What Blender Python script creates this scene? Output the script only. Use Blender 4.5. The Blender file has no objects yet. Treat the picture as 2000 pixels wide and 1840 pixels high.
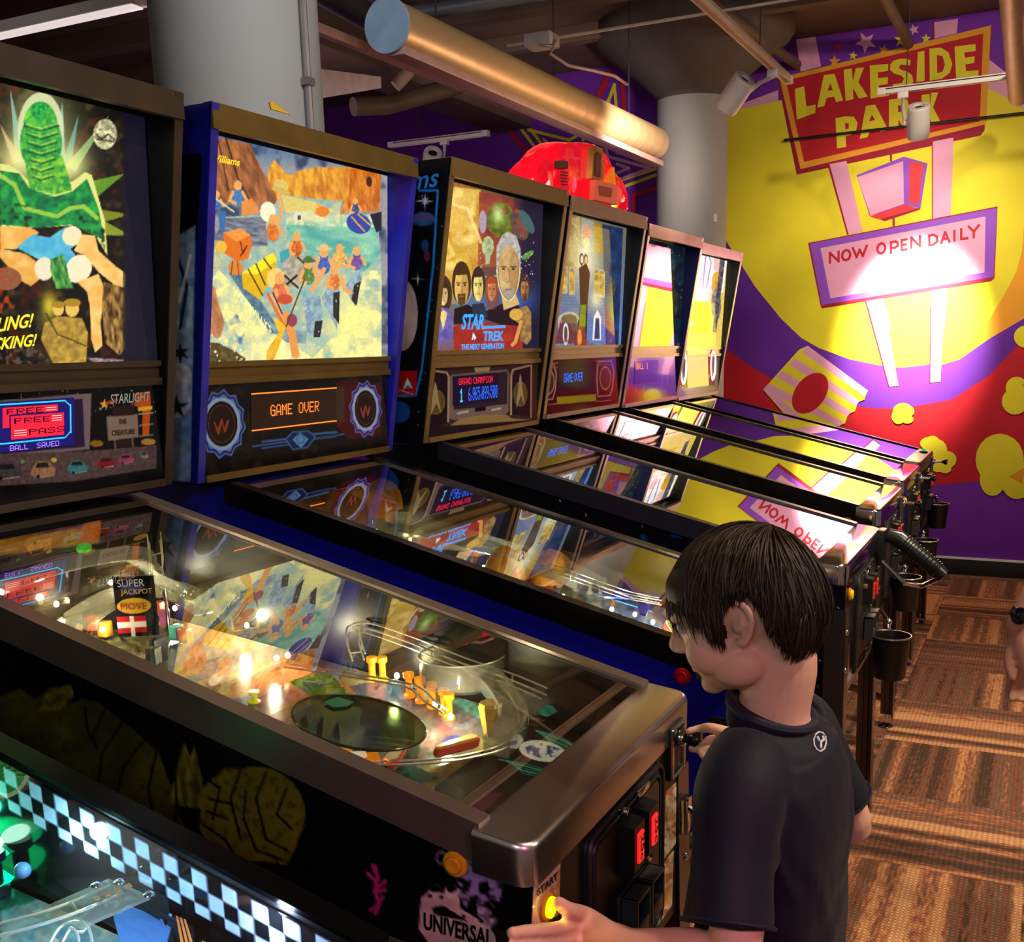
import bpy, bmesh, math, random
import numpy as np
from mathutils import Vector, Matrix, noise
from mathutils.geometry import tessellate_polygon
from mathutils.bvhtree import BVHTree

rnd = random.Random(11)
scn = bpy.context.scene
COL = scn.collection
PI = math.pi

# ------------------------------------------------------------------ camera
CP = Vector((-1.15417, -0.47309, 1.46178))
YAW, PITCH, ROLL, FPX, PPX, PPY = 0.4582, -0.21726, -0.02312, 2056.11, 1031.485, 1133.177
cf = Vector((math.cos(PITCH)*math.cos(YAW), math.cos(PITCH)*math.sin(YAW), math.sin(PITCH)))
_r = cf.cross(Vector((0, 0, 1))).normalized()
_u = _r.cross(cf)
cr = _r*math.cos(ROLL) + _u*math.sin(ROLL)
cu = -_r*math.sin(ROLL) + _u*math.cos(ROLL)
cam_data = bpy.data.cameras.new('camera')
cam = bpy.data.objects.new('camera', cam_data)
COL.objects.link(cam)
cam.matrix_world = Matrix(((cr.x, cu.x, -cf.x, CP.x), (cr.y, cu.y, -cf.y, CP.y), (cr.z, cu.z, -cf.z, CP.z), (0, 0, 0, 1)))
cam_data.sensor_width = 36.0
cam_data.lens = FPX*36.0/2000.0
cam_data.shift_x = -(PPX-1000.0)/2000.0
cam_data.shift_y = (PPY-920.0)/2000.0
cam_data.clip_start = 0.02
scn.camera = cam

# ------------------------------------------------------------------ colour management, world, room lights
vs = scn.view_settings
vs.view_transform = 'Standard'
vs.look = 'None'
vs.exposure = 0.0
vs.gamma = 1.0
vs.use_curve_mapping = False
scn.cycles.use_denoising = True
scn.cycles.max_bounces = 10
scn.cycles.sample_clamp_indirect = 6.0


def lin(c):
    c = np.asarray(c, dtype=float)/255.0
    return np.where(c <= 0.04045, c/12.92, ((c+0.055)/1.055)**2.4)


wd = bpy.data.worlds.new('world')
scn.world = wd
wd.use_nodes = True
wd.node_tree.nodes['Background'].inputs[0].default_value = (0.9, 0.72, 0.62, 1)
wd.node_tree.nodes['Background'].inputs[1].default_value = 0.13


def light(name, kind, loc, power, col, target=None, size=0.05, cone=60, blend=0.5, parent=None):
    l = bpy.data.lights.new(name, kind)
    l.energy = power
    l.color = tuple(col)
    if kind == 'SPOT':
        l.spot_size = math.radians(cone)
        l.spot_blend = blend
        l.shadow_soft_size = size
    elif kind == 'AREA':
        l.size = size
    else:
        l.shadow_soft_size = size
    o = bpy.data.objects.new(name, l)
    COL.objects.link(o)
    o.location = loc
    if target is not None:
        d = Vector(target)-Vector(loc)
        o.rotation_euler = d.to_track_quat('-Z', 'Y').to_euler()
    if parent is not None:
        o.parent = parent
    return o


WARM = (1.0, 0.80, 0.56)
# the track spot that lights the mural: a hard hot core inside a soft wide beam
light('spot_beam_core', 'SPOT', (4.98, 0.24, 2.44), 1350, (1.0, 0.93, 0.76), (5.89, 0.31, 1.59), 0.04, 43, 1.0)
light('spot_beam_wide', 'SPOT', (4.98, 0.24, 2.44), 46, (1.0, 0.88, 0.70), (5.89, 0.42, 1.75), 0.04, 124, 0.8)
# other track spots and room lamps, plus the added fills noted below
light('wall_spot', 'SPOT', (3.99, 1.02, 2.50), 120, (1.0, 0.84, 0.80), (5.6, 3.4, 2.3), 0.05, 84, 1.0)
light('mural_spot', 'SPOT', (3.2, -0.75, 3.0), 115, (1.0, 0.86, 0.68), (5.89, 0.5, 2.2), 0.05, 75, 1.0)
light('aisle_spot', 'SPOT', (2.6, -0.9, 3.1), 300, WARM, (2.5, -0.30, 0.0), 0.05, 80, 0.8)
light('aisle_spot_near', 'SPOT', (1.2, -1.6, 3.1), 190, WARM, (1.5, -0.5, 0.0), 0.05, 70, 0.8)
light('duct_spot', 'SPOT', (3.5, 0.75, 2.05), 24, (1.0, 0.74, 0.45), (3.3, 1.65, 2.6), 0.08, 120, 1.0)  # stands free below the track, aimed up at the duct
light('track_spot_row', 'SPOT', (0.3, -1.3, 3.1), 150, WARM, (0.9, 0.5, 1.1), 0.06, 80, 0.9)
light('magenta_wash', 'SPOT', (-1.3, -1.5, 1.9), 52, (1.0, 0.20, 0.50), (-0.16, -0.03, 0.70), 0.2, 30, 0.9)
light('fill_room', 'POINT', (1.2, -2.4, 2.5), 75, (1.0, 0.86, 0.72), size=0.3)  # added fill for the ceiling and fixtures, no lamp is seen there
light('fill_left', 'POINT', (-2.2, -0.6, 2.3), 36, (0.92, 0.92, 1.0), size=0.3)  # added fill from the left for the near cabinet sides
light('soffit_lamp', 'POINT', (2.9, 3.1, 2.2), 16, (1.0, 0.72, 0.95), size=0.1)
light('cool_fill', 'AREA', (0.7, 0.5, 2.9), 14, (0.86, 0.93, 1.0), (1.9, 1.65, 2.45), 0.5)  # unseen cool light, placed to brighten the column and duct cap


# ------------------------------------------------------------------ calibrated rays (a pixel of the photograph becomes a point on a real plane)
def ray(px, py):
    return cf + cr*((px-PPX)/FPX) - cu*((py-PPY)/FPX)


def at(px, py, depth):
    return CP + ray(px, py)*depth


def atx(px, py, x):
    d = ray(px, py)
    return CP + d*((x-CP.x)/d.x)


def aty(px, py, y):
    d = ray(px, py)
    return CP + d*((y-CP.y)/d.y)


def atz(px, py, z):
    d = ray(px, py)
    return CP + d*((z-CP.z)/d.z)


def atplane(px, py, o, n):
    d = ray(px, py)
    return CP + d*((o-CP).dot(n)/d.dot(n))


def project(P):
    """numpy (N,3) -> px, py"""
    d = P - np.array(CP)
    z = d @ np.array(cf)
    return PPX + FPX*(d @ np.array(cr))/z, PPY - FPX*(d @ np.array(cu))/z


# ------------------------------------------------------------------ materials
MATS = {}


def pm(name, col, rough=0.5, metal=0.0, spec=0.5, emit=None, es=0.0, trans=0.0, ior=1.45, coat=0.0, var=0.12, vscale=14.0,
       bump=0.0, bscale=60.0, alpha=1.0, rvar=0.1, sheen=0.0, stretch=None):
    if name in MATS:
        return MATS[name]
    m = bpy.data.materials.new(name)
    m.use_nodes = True
    nt = m.node_tree
    b = nt.nodes['Principled BSDF']
    c = lin(col)
    tc = nt.nodes.new('ShaderNodeTexCoord')
    src = tc.outputs['Object']
    if stretch:
        mp = nt.nodes.new('ShaderNodeMapping')
        mp.inputs['Scale'].default_value = stretch
        nt.links.new(src, mp.inputs[0])
        src = mp.outputs[0]
    nz = nt.nodes.new('ShaderNodeTexNoise')
    nz.inputs['Scale'].default_value = vscale
    nz.inputs['Detail'].default_value = 4
    nt.links.new(src, nz.inputs['Vector'])
    rp = nt.nodes.new('ShaderNodeValToRGB')
    rp.color_ramp.elements[0].position = 0.3
    rp.color_ramp.elements[1].position = 0.7
    rp.color_ramp.elements[0].color = (*[max(0, x*(1-var)) for x in c], 1)
    rp.color_ramp.elements[1].color = (*[min(1, x*(1+var)) for x in c], 1)
    nt.links.new(nz.outputs[0], rp.inputs[0])
    nt.links.new(rp.outputs[0], b.inputs['Base Color'])
    mr = nt.nodes.new('ShaderNodeMapRange')
    mr.inputs[3].default_value = max(0.0, rough-rvar*rough)
    mr.inputs[4].default_value = min(1.0, rough+rvar*rough)
    nt.links.new(nz.outputs[0], mr.inputs[0])
    nt.links.new(mr.outputs[0], b.inputs['Roughness'])
    b.inputs['Metallic'].default_value = metal
    b.inputs['Specular IOR Level'].default_value = spec
    b.inputs['IOR'].default_value = ior
    b.inputs['Transmission Weight'].default_value = trans
    b.inputs['Coat Weight'].default_value = coat
    b.inputs['Coat Roughness'].default_value = 0.05
    b.inputs['Alpha'].default_value = alpha
    if sheen:
        b.inputs['Sheen Weight'].default_value = sheen
    if emit is not None:
        b.inputs['Emission Color'].default_value = (*lin(emit), 1)
        b.inputs['Emission Strength'].default_value = es
    if bump:
        nb = nt.nodes.new('ShaderNodeTexNoise')
        nb.inputs['Scale'].default_value = bscale
        nb.inputs['Detail'].default_value = 3
        nt.links.new(src, nb.inputs['Vector'])
        bp = nt.nodes.new('ShaderNodeBump')
        bp.inputs['Strength'].default_value = bump
        bp.inputs['Distance'].default_value = 0.004
        nt.links.new(nb.outputs[0], bp.inputs['Height'])
        nt.links.new(bp.outputs[0], b.inputs['Normal'])
    MATS[name] = m
    return m


def art_mat(name, emit=0.0, rough=0.12, spec=0.5, base=1.0, coat=0.0):
    """paint or print whose colours are stored on the mesh itself"""
    if name in MATS:
        return MATS[name]
    m = bpy.data.materials.new(name)
    m.use_nodes = True
    nt = m.node_tree
    b = nt.nodes['Principled BSDF']
    a = nt.nodes.new('ShaderNodeAttribute')
    a.attribute_name = 'Col'
    tc = nt.nodes.new('ShaderNodeTexCoord')
    nz = nt.nodes.new('ShaderNodeTexNoise')
    nz.inputs['Scale'].default_value = 90
    nt.links.new(tc.outputs['Object'], nz.inputs['Vector'])
    mr = nt.nodes.new('ShaderNodeMapRange')
    mr.inputs[3].default_value = 0.96
    mr.inputs[4].default_value = 1.05
    nt.links.new(nz.outputs[0], mr.inputs[0])
    mx = nt.nodes.new('ShaderNodeVectorMath')
    mx.operation = 'SCALE'
    nt.links.new(a.outputs['Color'], mx.inputs[0])
    nt.links.new(mr.outputs[0], mx.inputs['Scale'])
    if emit:
        nt.links.new(mx.outputs[0], b.inputs['Emission Color'])
        b.inputs['Emission Strength'].default_value = emit
        b.inputs['Base Color'].default_value = (0.01, 0.01, 0.01, 1)
    else:
        nt.links.new(mx.outputs[0], b.inputs['Base Color'])
    b.inputs['Roughness'].default_value = rough
    b.inputs['Specular IOR Level'].default_value = spec
    b.inputs['Coat Weight'].default_value = coat
    b.inputs['Coat Roughness'].default_value = 0.03
    MATS[name] = m
    return m


def glass_mat(name, tint=(255, 255, 255), refl=1.0, ior=1.5, milk=0.0):
    """clear pane: passes light straight through, mirrors by its Fresnel term on the outer faces"""
    if name in MATS:
        return MATS[name]
    m = bpy.data.materials.new(name)
    m.use_nodes = True
    nt = m.node_tree
    for n in list(nt.nodes):
        if n.type != 'OUTPUT_MATERIAL':
            nt.nodes.remove(n)
    out = [n for n in nt.nodes if n.type == 'OUTPUT_MATERIAL'][0]
    tr = nt.nodes.new('ShaderNodeBsdfTransparent')
    tr.inputs[0].default_value = (*lin(tint), 1)
    gl = nt.nodes.new('ShaderNodeBsdfGlossy')
    gl.inputs['Roughness'].default_value = 0.012
    fr = nt.nodes.new('ShaderNodeFresnel')
    fr.inputs[0].default_value = ior
    geo = nt.nodes.new('ShaderNodeNewGeometry')
    sub = nt.nodes.new('ShaderNodeMath')
    sub.operation = 'SUBTRACT'
    sub.inputs[0].default_value = 1.0
    nt.links.new(geo.outputs['Backfacing'], sub.inputs[1])
    mul = nt.nodes.new('ShaderNodeMath')
    mul.operation = 'MULTIPLY'
    nt.links.new(fr.outputs[0], mul.inputs[0])
    nt.links.new(sub.outputs[0], mul.inputs[1])
    mu2 = nt.nodes.new('ShaderNodeMath')
    mu2.operation = 'MULTIPLY'
    mu2.use_clamp = True
    mu2.inputs[1].default_value = refl
    nt.links.new(mul.outputs[0], mu2.inputs[0])
    mx = nt.nodes.new('ShaderNodeMixShader')
    nt.links.new(mu2.outputs[0], mx.inputs[0])
    nt.links.new(tr.outputs[0], mx.inputs[1])
    nt.links.new(gl.outputs[0], mx.inputs[2])
    res = mx.outputs[0]
    if milk:
        df = nt.nodes.new('ShaderNodeBsdfPrincipled')
        df.inputs['Base Color'].default_value = (0.8, 0.78, 0.7, 1)
        df.inputs['Roughness'].default_value = 0.15
        m2 = nt.nodes.new('ShaderNodeMixShader')
        lw = nt.nodes.new('ShaderNodeTexNoise')
        lw.inputs['Scale'].default_value = 25
        mr = nt.nodes.new('ShaderNodeMapRange')
        mr.inputs[3].default_value = milk*0.6
        mr.inputs[4].default_value = milk*1.4
        nt.links.new(lw.outputs[0], mr.inputs[0])
        nt.links.new(mr.outputs[0], m2.inputs[0])
        nt.links.new(res, m2.inputs[1])
        nt.links.new(df.outputs[0], m2.inputs[2])
        res = m2.outputs[0]
    nt.links.new(res, out.inputs[0])
    MATS[name] = m
    return m


# ------------------------------------------------------------------ objects
def tag(o, label=None, cat=None, group=None, kind=None):
    if label:
        o['label'] = label
    if cat:
        o['category'] = cat
    if group:
        o['group'] = group
    if kind:
        o['kind'] = kind
    return o


def empty(name, loc, label=None, cat=None, group=None):
    o = bpy.data.objects.new(name, None)
    o.empty_display_size = 0.1
    COL.objects.link(o)
    o.location = loc
    return tag(o, label, cat, group)


def origin_of(o):
    v = Vector((0, 0, 0))
    while o is not None:
        v += o.location
        o = o.parent
    return v


class MB:
    """collects shapes in one bmesh, in world coordinates, then links them as ONE object"""

    def __init__(self):
        self.bm = bmesh.new()

    def verts_faces(self, vs_, fs):
        v = [self.bm.verts.new(p) for p in vs_]
        for f in fs:
            try:
                self.bm.faces.new([v[i] for i in f])
            except ValueError:
                pass
        return v

    def box(self, c, s, rot=None, bev=0.0):
        hx, hy, hz = s[0]/2, s[1]/2, s[2]/2
        pts = [Vector((x, y, z)) for x in (-hx, hx) for y in (-hy, hy) for z in (-hz, hz)]
        M = rot if rot is not None else Matrix.Identity(3)
        c = Vector(c)
        v = self.verts_faces([M @ p + c for p in pts], [(0, 1, 3, 2), (4, 6, 7, 5), (0, 4, 5, 1), (2, 3, 7, 6), (0, 2, 6, 4), (1, 5, 7, 3)])
        if bev:
            es = list({e for q in v for e in q.link_edges})
            bmesh.ops.bevel(self.bm, geom=es, offset=bev, segments=2, affect='EDGES', profile=0.6)
        return self

    def hexa(self, p):
        """8 points: bottom 4 (ccw) then top 4"""
        self.verts_faces(p, [(3, 2, 1, 0), (4, 5, 6, 7), (0, 1, 5, 4), (1, 2, 6, 5), (2, 3, 7, 6), (3, 0, 4, 7)])
        return self

    def prism(self, poly, vec, cap=True):
        """poly: list of 3D points, extruded by vec"""
        n = len(poly)
        vec = Vector(vec)
        a = [Vector(p) for p in poly]
        vs_ = a + [p+vec for p in a]
        fs = [(i, (i+1) % n, n+(i+1) % n, n+i) for i in range(n)]
        v = self.verts_faces(vs_, fs)
        if cap:
            tris = tessellate_polygon([a])
            for t in tris:
                for off in (0, n):
                    try:
                        self.bm.faces.new([v[i+off] for i in t])
                    except ValueError:
                        pass
        return self

    def tube(self, pts, r, seg=8, closed=False, r2=None):
        pts = [Vector(p) for p in pts]
        n = len(pts)
        rings = []
        up = None
        for i, p in enumerate(pts):
            if closed:
                t = pts[(i+1) % n]-pts[i-1]
            else:
                t = pts[min(i+1, n-1)]-pts[max(i-1, 0)]
            t.normalize()
            if up is None:
                up = t.orthogonal().normalized()
            up = (up - t*up.dot(t))
            if up.length < 1e-6:
                up = t.orthogonal()
            up.normalize()
            w = t.cross(up)
            rr = r if r2 is None else r+(r2-r)*i/(n-1)
            if callable(r):
                rr = r(i/(n-1))
            rings.append([self.bm.verts.new(p+(up*math.cos(2*PI*k/seg)+w*math.sin(2*PI*k/seg))*rr) for k in range(seg)])
        m = n if closed else n-1
        for i in range(m):
            a, b = rings[i], rings[(i+1) % n]
            for k in range(seg):
                self.bm.faces.new((a[k], a[(k+1) % seg], b[(k+1) % seg], b[k]))
        if not closed:
            self.bm.faces.new(rings[0][::-1])
            self.bm.faces.new(rings[-1])
        return self

    def lathe(self, prof, c, axis=(0, 0, 1), seg=24, close=False):
        """prof: list of (radius, height) along axis from point c"""
        ax = Vector(axis).normalized()
        a = ax.orthogonal().normalized()
        b = ax.cross(a)
        c = Vector(c)
        rings = []
        for r, h in prof:
            if r < 1e-6:
                rings.append([self.bm.verts.new(c+ax*h)])
            else:
                rings.append([self.bm.verts.new(c+ax*h+(a*math.cos(2*PI*k/seg)+b*math.sin(2*PI*k/seg))*r) for k in range(seg)])
        for i in range(len(rings)-1):
            p, q = rings[i], rings[i+1]
            for k in range(seg):
                k2 = (k+1) % seg
                if len(p) == 1 and len(q) == 1:
                    continue
                if len(p) == 1:
                    self.bm.faces.new((p[0], q[k2], q[k]))
                elif len(q) == 1:
                    self.bm.faces.new((p[k], p[k2], q[0]))
                else:
                    self.bm.faces.new((p[k], p[k2], q[k2], q[k]))
        return self

    def cyl(self, c, r, h, axis=(0, 0, 1), seg=20, bev=0.0):
        b = min(bev, r*0.5, h*0.45)
        if b:
            return self.lathe([(0, 0), (r-b, 0), (r-0.3*b, 0.3*b), (r, b), (r, h-b), (r-0.3*b, h-0.3*b), (r-b, h), (0, h)], c, axis, seg)
        return self.lathe([(0, 0), (r, 0), (r, h), (0, h)], c, axis, seg)

    def ball(self, c, r, sx=1, sy=1, sz=1, seg=14, rings=9, rot=None):
        M = Matrix.Identity(3) if rot is None else rot
        c = Vector(c)
        rows = []
        for i in range(rings+1):
            th = PI*i/rings
            if i in (0, rings):
                rows.append([self.bm.verts.new(c+M @ Vector((0, 0, r*sz*math.cos(th))))])
            else:
                rows.append([self.bm.verts.new(c+M @ Vector((r*sx*math.sin(th)*math.cos(2*PI*k/seg), r*sy*math.sin(th)*math.sin(2*PI*k/seg), r*sz*math.cos(th)))) for k in range(seg)])
        for i in range(rings):
            p, q = rows[i], rows[i+1]
            for k in range(seg):
                k2 = (k+1) % seg
                if len(p) == 1:
                    self.bm.faces.new((p[0], q[k], q[k2]))
                elif len(q) == 1:
                    self.bm.faces.new((p[k], q[0], p[k2]))
                else:
                    self.bm.faces.new((p[k], q[k], q[k2], p[k2]))
        return self

    def build(self, name, mat, parent=None, smooth=True, angle=40, label=None):
        bm = self.bm
        bmesh.ops.recalc_face_normals(bm, faces=bm.faces[:])
        o0 = origin_of(parent) if parent is not None else Vector((0, 0, 0))
        if parent is None:
            # put the origin at the middle of the base
            xs = [v.co for v in bm.verts]
            lo = Vector((min(p.x for p in xs), min(p.y for p in xs), min(p.z for p in xs)))
            hi = Vector((max(p.x for p in xs), max(p.y for p in xs), max(p.z for p in xs)))
            o0 = Vector(((lo.x+hi.x)/2, (lo.y+hi.y)/2, lo.z))
        bmesh.ops.translate(bm, verts=bm.verts[:], vec=-o0)
        me = bpy.data.meshes.new(name)
        bm.to_mesh(me)
        bm.free()
        if smooth:
            me.polygons.foreach_set('use_smooth', [True]*len(me.polygons))
            me.set_sharp_from_angle(angle=math.radians(angle))
        o = bpy.data.objects.new(name, me)
        COL.objects.link(o)
        if isinstance(mat, (list, tuple)):
            for q in mat:
                me.materials.append(q)
        else:
            me.materials.append(mat)
        if parent is not None:
            o.parent = parent
        else:
            o.location = o0
        if label:
            o['label'] = label
        return o


# ------------------------------------------------------------------ prints: colours computed point by point on a fine grid
class Paint:
    def __init__(self, X, Y):
        self.X, self.Y = X, Y
        self.C = np.zeros((len(X), 3))
        self.zoom(0, 0, 1)

    def zoom(self, ox, oy, s):
        self.ox, self.oy, self.s = ox, oy, s
        self.x = (self.X-ox)*s
        self.y = (self.Y-oy)*s
        return self

    def _mix(self, mask, c, a=1.0):
        m = (mask*a)[:, None]
        self.C = self.C*(1-m) + np.asarray(c, float)[None, :]*m
        return self

    def fill(self, c):
        self.C[:] = c
        return self

    def inside(self, pts):
        p = np.asarray(pts, float)
        x, y = self.x, self.y
        r = np.zeros(len(x), bool)
        j = len(p)-1
        for i in range(len(p)):
            xi, yi, xj, yj = p[i, 0], p[i, 1], p[j, 0], p[j, 1]
            if yi != yj:
                r ^= ((yi > y) != (yj > y)) & (x < (xj-xi)*(y-yi)/(yj-yi)+xi)
            j = i
        return r

    def poly(self, pts, c, a=1.0, tex=0, sc=12, ang=0, c2=None):
        m = self.inside(pts).astype(float)
        if tex or c2 is not None:
            n = self.noise(sc, ang)
            if c2 is None:
                c2 = [min(255, k*(1+tex)) for k in c]
                c = [k*(1-tex) for k in c]
            cc = np.asarray(c, float)[None, :]*(1-n[:, None]) + np.asarray(c2, float)[None, :]*n[:, None]
            mm = (m*a)[:, None]
            self.C = self.C*(1-mm)+cc*mm
            return self
        return self._mix(m, c, a)

    def noise(self, sc=12, ang=0, aspect=3.0, seed=3):
        """value noise 0..1 with cells of about sc units, stretched along ang when ang is not 0"""
        x, y = self.x/sc, self.y/sc
        if ang:
            ca, sa = math.cos(ang), math.sin(ang)
            x, y = (x*ca+y*sa)/aspect, -x*sa+y*ca
        out = np.zeros(len(x))
        amp, tot = 1.0, 0.0
        for o in range(2):
            f = 2.0**o
            xi, yi = np.floor(x*f), np.floor(y*f)
            fx, fy = x*f-xi, y*f-yi
            fx, fy = fx*fx*(3-2*fx), fy*fy*(3-2*fy)

            def h(a, b):
                v = np.sin(a*127.1+b*311.7+seed*17.3+o*9.1)*43758.5453
                return v-np.floor(v)
            v = (h(xi, yi)*(1-fx)+h(xi+1, yi)*fx)*(1-fy)+(h(xi, yi+1)*(1-fx)+h(xi+1, yi+1)*fx)*fy
            out += v*amp
            tot += amp
            amp *= 0.55
        return np.clip((out/tot-0.5)*1.45+0.5, 0, 1)

    def grain(self, amt=0.15, sc=6):
        self.C *= (1-amt+2*amt*self.noise(sc))[:, None]
        return self

    def cloud(self, c, sc, lo=0.5, hi=0.8, a=1.0, mask=None, seed=5, ang=0):
        n = np.clip((self.noise(sc, ang, seed=seed)-lo)/(hi-lo), 0, 1)
        if mask is not None:
            n = n*self.inside(mask)
        return self._mix(n, c, a)

    def ell(self, cx, cy, rx, ry, c, rot=0, a=1.0, ring=0, tex=0, sc=10, c2=None):
        ca, sa = math.cos(rot), math.sin(rot)
        dx, dy = self.x-cx, self.y-cy
        u, v = (dx*ca+dy*sa)/rx, (-dx*sa+dy*ca)/ry
        d = np.sqrt(u*u+v*v)
        m = (d < 1)
        if ring:
            m &= d > 1-ring
        m = m.astype(float)
        if tex or c2 is not None:
            n = self.noise(sc)
            cb = c2 if c2 is not None else [min(255, k*(1+tex)) for k in c]
            c_ = c if c2 is not None else [k*(1-tex) for k in c]
            cc = np.asarray(c_, float)[None, :]*(1-n[:, None]) + np.asarray(cb, float)[None, :]*n[:, None]
            mm = (m*a)[:, None]
            self.C = self.C*(1-mm)+cc*mm
            return self
        return self._mix(m, c, a)

    def glow(self, cx, cy, r, c, a=1.0, ry=None, rot=0):
        ca, sa = math.cos(rot), math.sin(rot)
        dx, dy = self.x-cx, self.y-cy
        u, v = (dx*ca+dy*sa)/r, (-dx*sa+dy*ca)/(ry or r)
        return self._mix(np.exp(-(u*u+v*v)*1.5), c, a)

    def line(self, pts, w, c, a=1.0, closed=False, soft=0):
        p = np.asarray(pts, float)
        n = len(p)
        d = np.full(len(self.x), 1e9)
        for i in range(n if closed else n-1):
            q, s = p[i], p[(i+1) % n]
            e = s-q
            L = e@e+1e-9
            t = np.clip(((self.x-q[0])*e[0]+(self.y-q[1])*e[1])/L, 0, 1)
            d = np.minimum(d, np.hypot(self.x-q[0]-t*e[0], self.y-q[1]-t*e[1]))
        if soft:
            return self._mix(np.exp(-(d/(w))**2), c, a)
        return self._mix((d < w/2).astype(float), c, a)

    def star(self, cx, cy, r1, r2, n, c, rot=0, a=1.0, sy=1.0):
        return self.poly([(cx+(r1 if i % 2 == 0 else r2)*math.sin(rot+PI*i/n), cy-sy*(r1 if i % 2 == 0 else r2)*math.cos(rot+PI*i/n)) for i in range(2*n)], c, a)

    def grad(self, x0, y0, x1, y1, c0, c1, a=1.0):
        e = np.array([x1-x0, y1-y0], float)
        t = np.clip(((self.x-x0)*e[0]+(self.y-y0)*e[1])/(e@e), 0, 1)[:, None]
        self.C = self.C*(1-a)+a*(np.asarray(c0, float)*(1-t)+np.asarray(c1, float)*t)
        return self

    def dots(self, n, box, c, r=2.0, seed=1):
        q = random.Random(seed)
        for _ in range(n):
            self.ell(q.uniform(box[0], box[2]), q.uniform(box[1], box[3]), r*q.uniform(.5, 1.2), r*q.uniform(.5, 1.2), c)
        return self


def panel(name, parent, q, nx, ny, paint, mat, thick=0.004, label=None):
    """flat printed panel: q = four world corners (u0v0, u1v0, u1v1, u0v1); paint(Paint) sets the print; real thickness behind it"""
    q = [Vector(p) for p in q]
    o0 = origin_of(parent)
    s, t = np.meshgrid(np.linspace(0, 1, nx), np.linspace(0, 1, ny))
    s, t = s.ravel()[:, None], t.ravel()[:, None]
    Q = [np.array(p) for p in q]

    def pos(s, t):
        return Q[0]*(1-s)*(1-t)+Q[1]*s*(1-t)+Q[2]*s*t+Q[3]*(1-s)*t
    P = pos(s, t)
    C = 0
    for ds, dt in ((-.3, -.1), (.1, -.3), (.3, .1), (-.1, .3)):      # soft print edges
        s2, t2 = s+ds/(nx-1), t+dt/(ny-1)
        pt = Paint(*project(pos(s2, t2)))
        pt.s_, pt.t_ = s2.ravel(), t2.ravel()
        paint(pt)
        C = C+np.clip(pt.C, 0, 255)*0.25
    C = lin(C)
    n = (q[1]-q[0]).cross(q[3]-q[0]).normalized()
    if n.dot(CP-q[0]) < 0:
        n = -n
    back = P - np.array(n)*thick
    idx = np.arange(nx*ny).reshape(ny, nx)
    f = np.stack([idx[:-1, :-1].ravel(), idx[:-1, 1:].ravel(), idx[1:, 1:].ravel(), idx[1:, :-1].ravel()], 1)
    loop = list(idx[0, :])+list(idx[1:, -1])+list(idx[-1, -2::-1])+list(idx[-2:0:-1, 0])
    m = len(loop)
    N = nx*ny
    verts = np.concatenate([P, back[loop]])-np.array(o0)
    faces = f.tolist()
    for i in range(m):
        j = (i+1) % m
        faces.append((loop[j], loop[i], N+i, N+j))
    faces.append([N+i for i in range(m)])
    me = bpy.data.meshes.new(name)
    me.from_pydata(verts.tolist(), [], faces)
    at_ = me.color_attributes.new('Col', 'FLOAT_COLOR', 'POINT')
    cc = np.concatenate([np.concatenate([C, C[loop]*0.3]), np.ones((N+m, 1))], 1).astype(np.float32)
    at_.data.foreach_set('color', cc.ravel())
    me.materials.append(mat)
    me.update()
    # make normals face outward
    bm = bmesh.new()
    bm.from_mesh(me)
    bmesh.ops.recalc_face_normals(bm, faces=bm.faces[:])
    bm.to_mesh(me)
    bm.free()
    o = bpy.data.objects.new(name, me)
    COL.objects.link(o)
    o.parent = parent
    if label:
        o['label'] = label
    return o


def lettering(name, s, mat, parent, O, eu, ev, depth=0.0006, bold=0.0, shear=0.0, lift=0.0004):
    """raised letters fitted into the parallelogram O, O+eu, O+ev"""
    cu_ = bpy.data.curves.new(name, 'FONT')
    cu_.body = s
    cu_.extrude = 0.02
    cu_.offset = bold
    cu_.shear = shear
    cu_.resolution_u = 3
    tmp = bpy.data.objects.new(name, cu_)
    COL.objects.link(tmp)
    dg = bpy.context.evaluated_depsgraph_get()
    me = bpy.data.meshes.new_from_object(tmp.evaluated_get(dg))
    bpy.data.objects.remove(tmp)
    bpy.data.curves.remove(cu_)
    n = len(me.vertices)
    co = np.zeros(n*3)
    me.vertices.foreach_get('co', co)
    co = co.reshape(-1, 3)
    lo, hi = co.min(0), co.max(0)
    eu, ev, O = Vector(eu), Vector(ev), Vector(O)
    nn = eu.cross(ev).normalized()
    if nn.dot(CP-O) < 0:
        nn = -nn
    s_ = (co[:, 0]-lo[0])/(hi[0]-lo[0])
    t_ = (co[:, 1]-lo[1])/(hi[1]-lo[1])
    w_ = (co[:, 2]-lo[2])/(hi[2]-lo[2])*depth+lift
    P = np.array(O)+s_[:, None]*np.array(eu)+t_[:, None]*np.array(ev)+w_[:, None]*np.array(nn)
    P -= np.array(origin_of(parent))
    me.vertices.foreach_set('co', P.ravel())
    me.materials.clear()
    me.materials.append(mat)
    me.update()
    o = bpy.data.objects.new(name, me)
    COL.objects.link(o)
    o.parent = parent
    return o


FONT57 = {'A': '7E1111117E', 'B': '7F49494936', 'C': '3E41414122', 'D': '7F4141413E', 'E': '7F49494941', 'F': '7F09090901', 'G': '3E4149497A',
          'H': '7F0808087F', 'I': '00417F4100', 'L': '7F40404040', 'M': '7F020C027F', 'N': '7F0408107F', 'O': '3E4141413E', 'P': '7F09090906',
          'R': '7F09192946', 'S': '4649494931', 'T': '01017F0101', 'V': '1F2040201F', '0': '3E5149453E', '1': '00427F4000', '5': '2745454539',
          '6': '3C4A494930', '9': '064949291E', '8': '3649494936', ',': '0050300000', ' ': '0000000000'}


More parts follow.
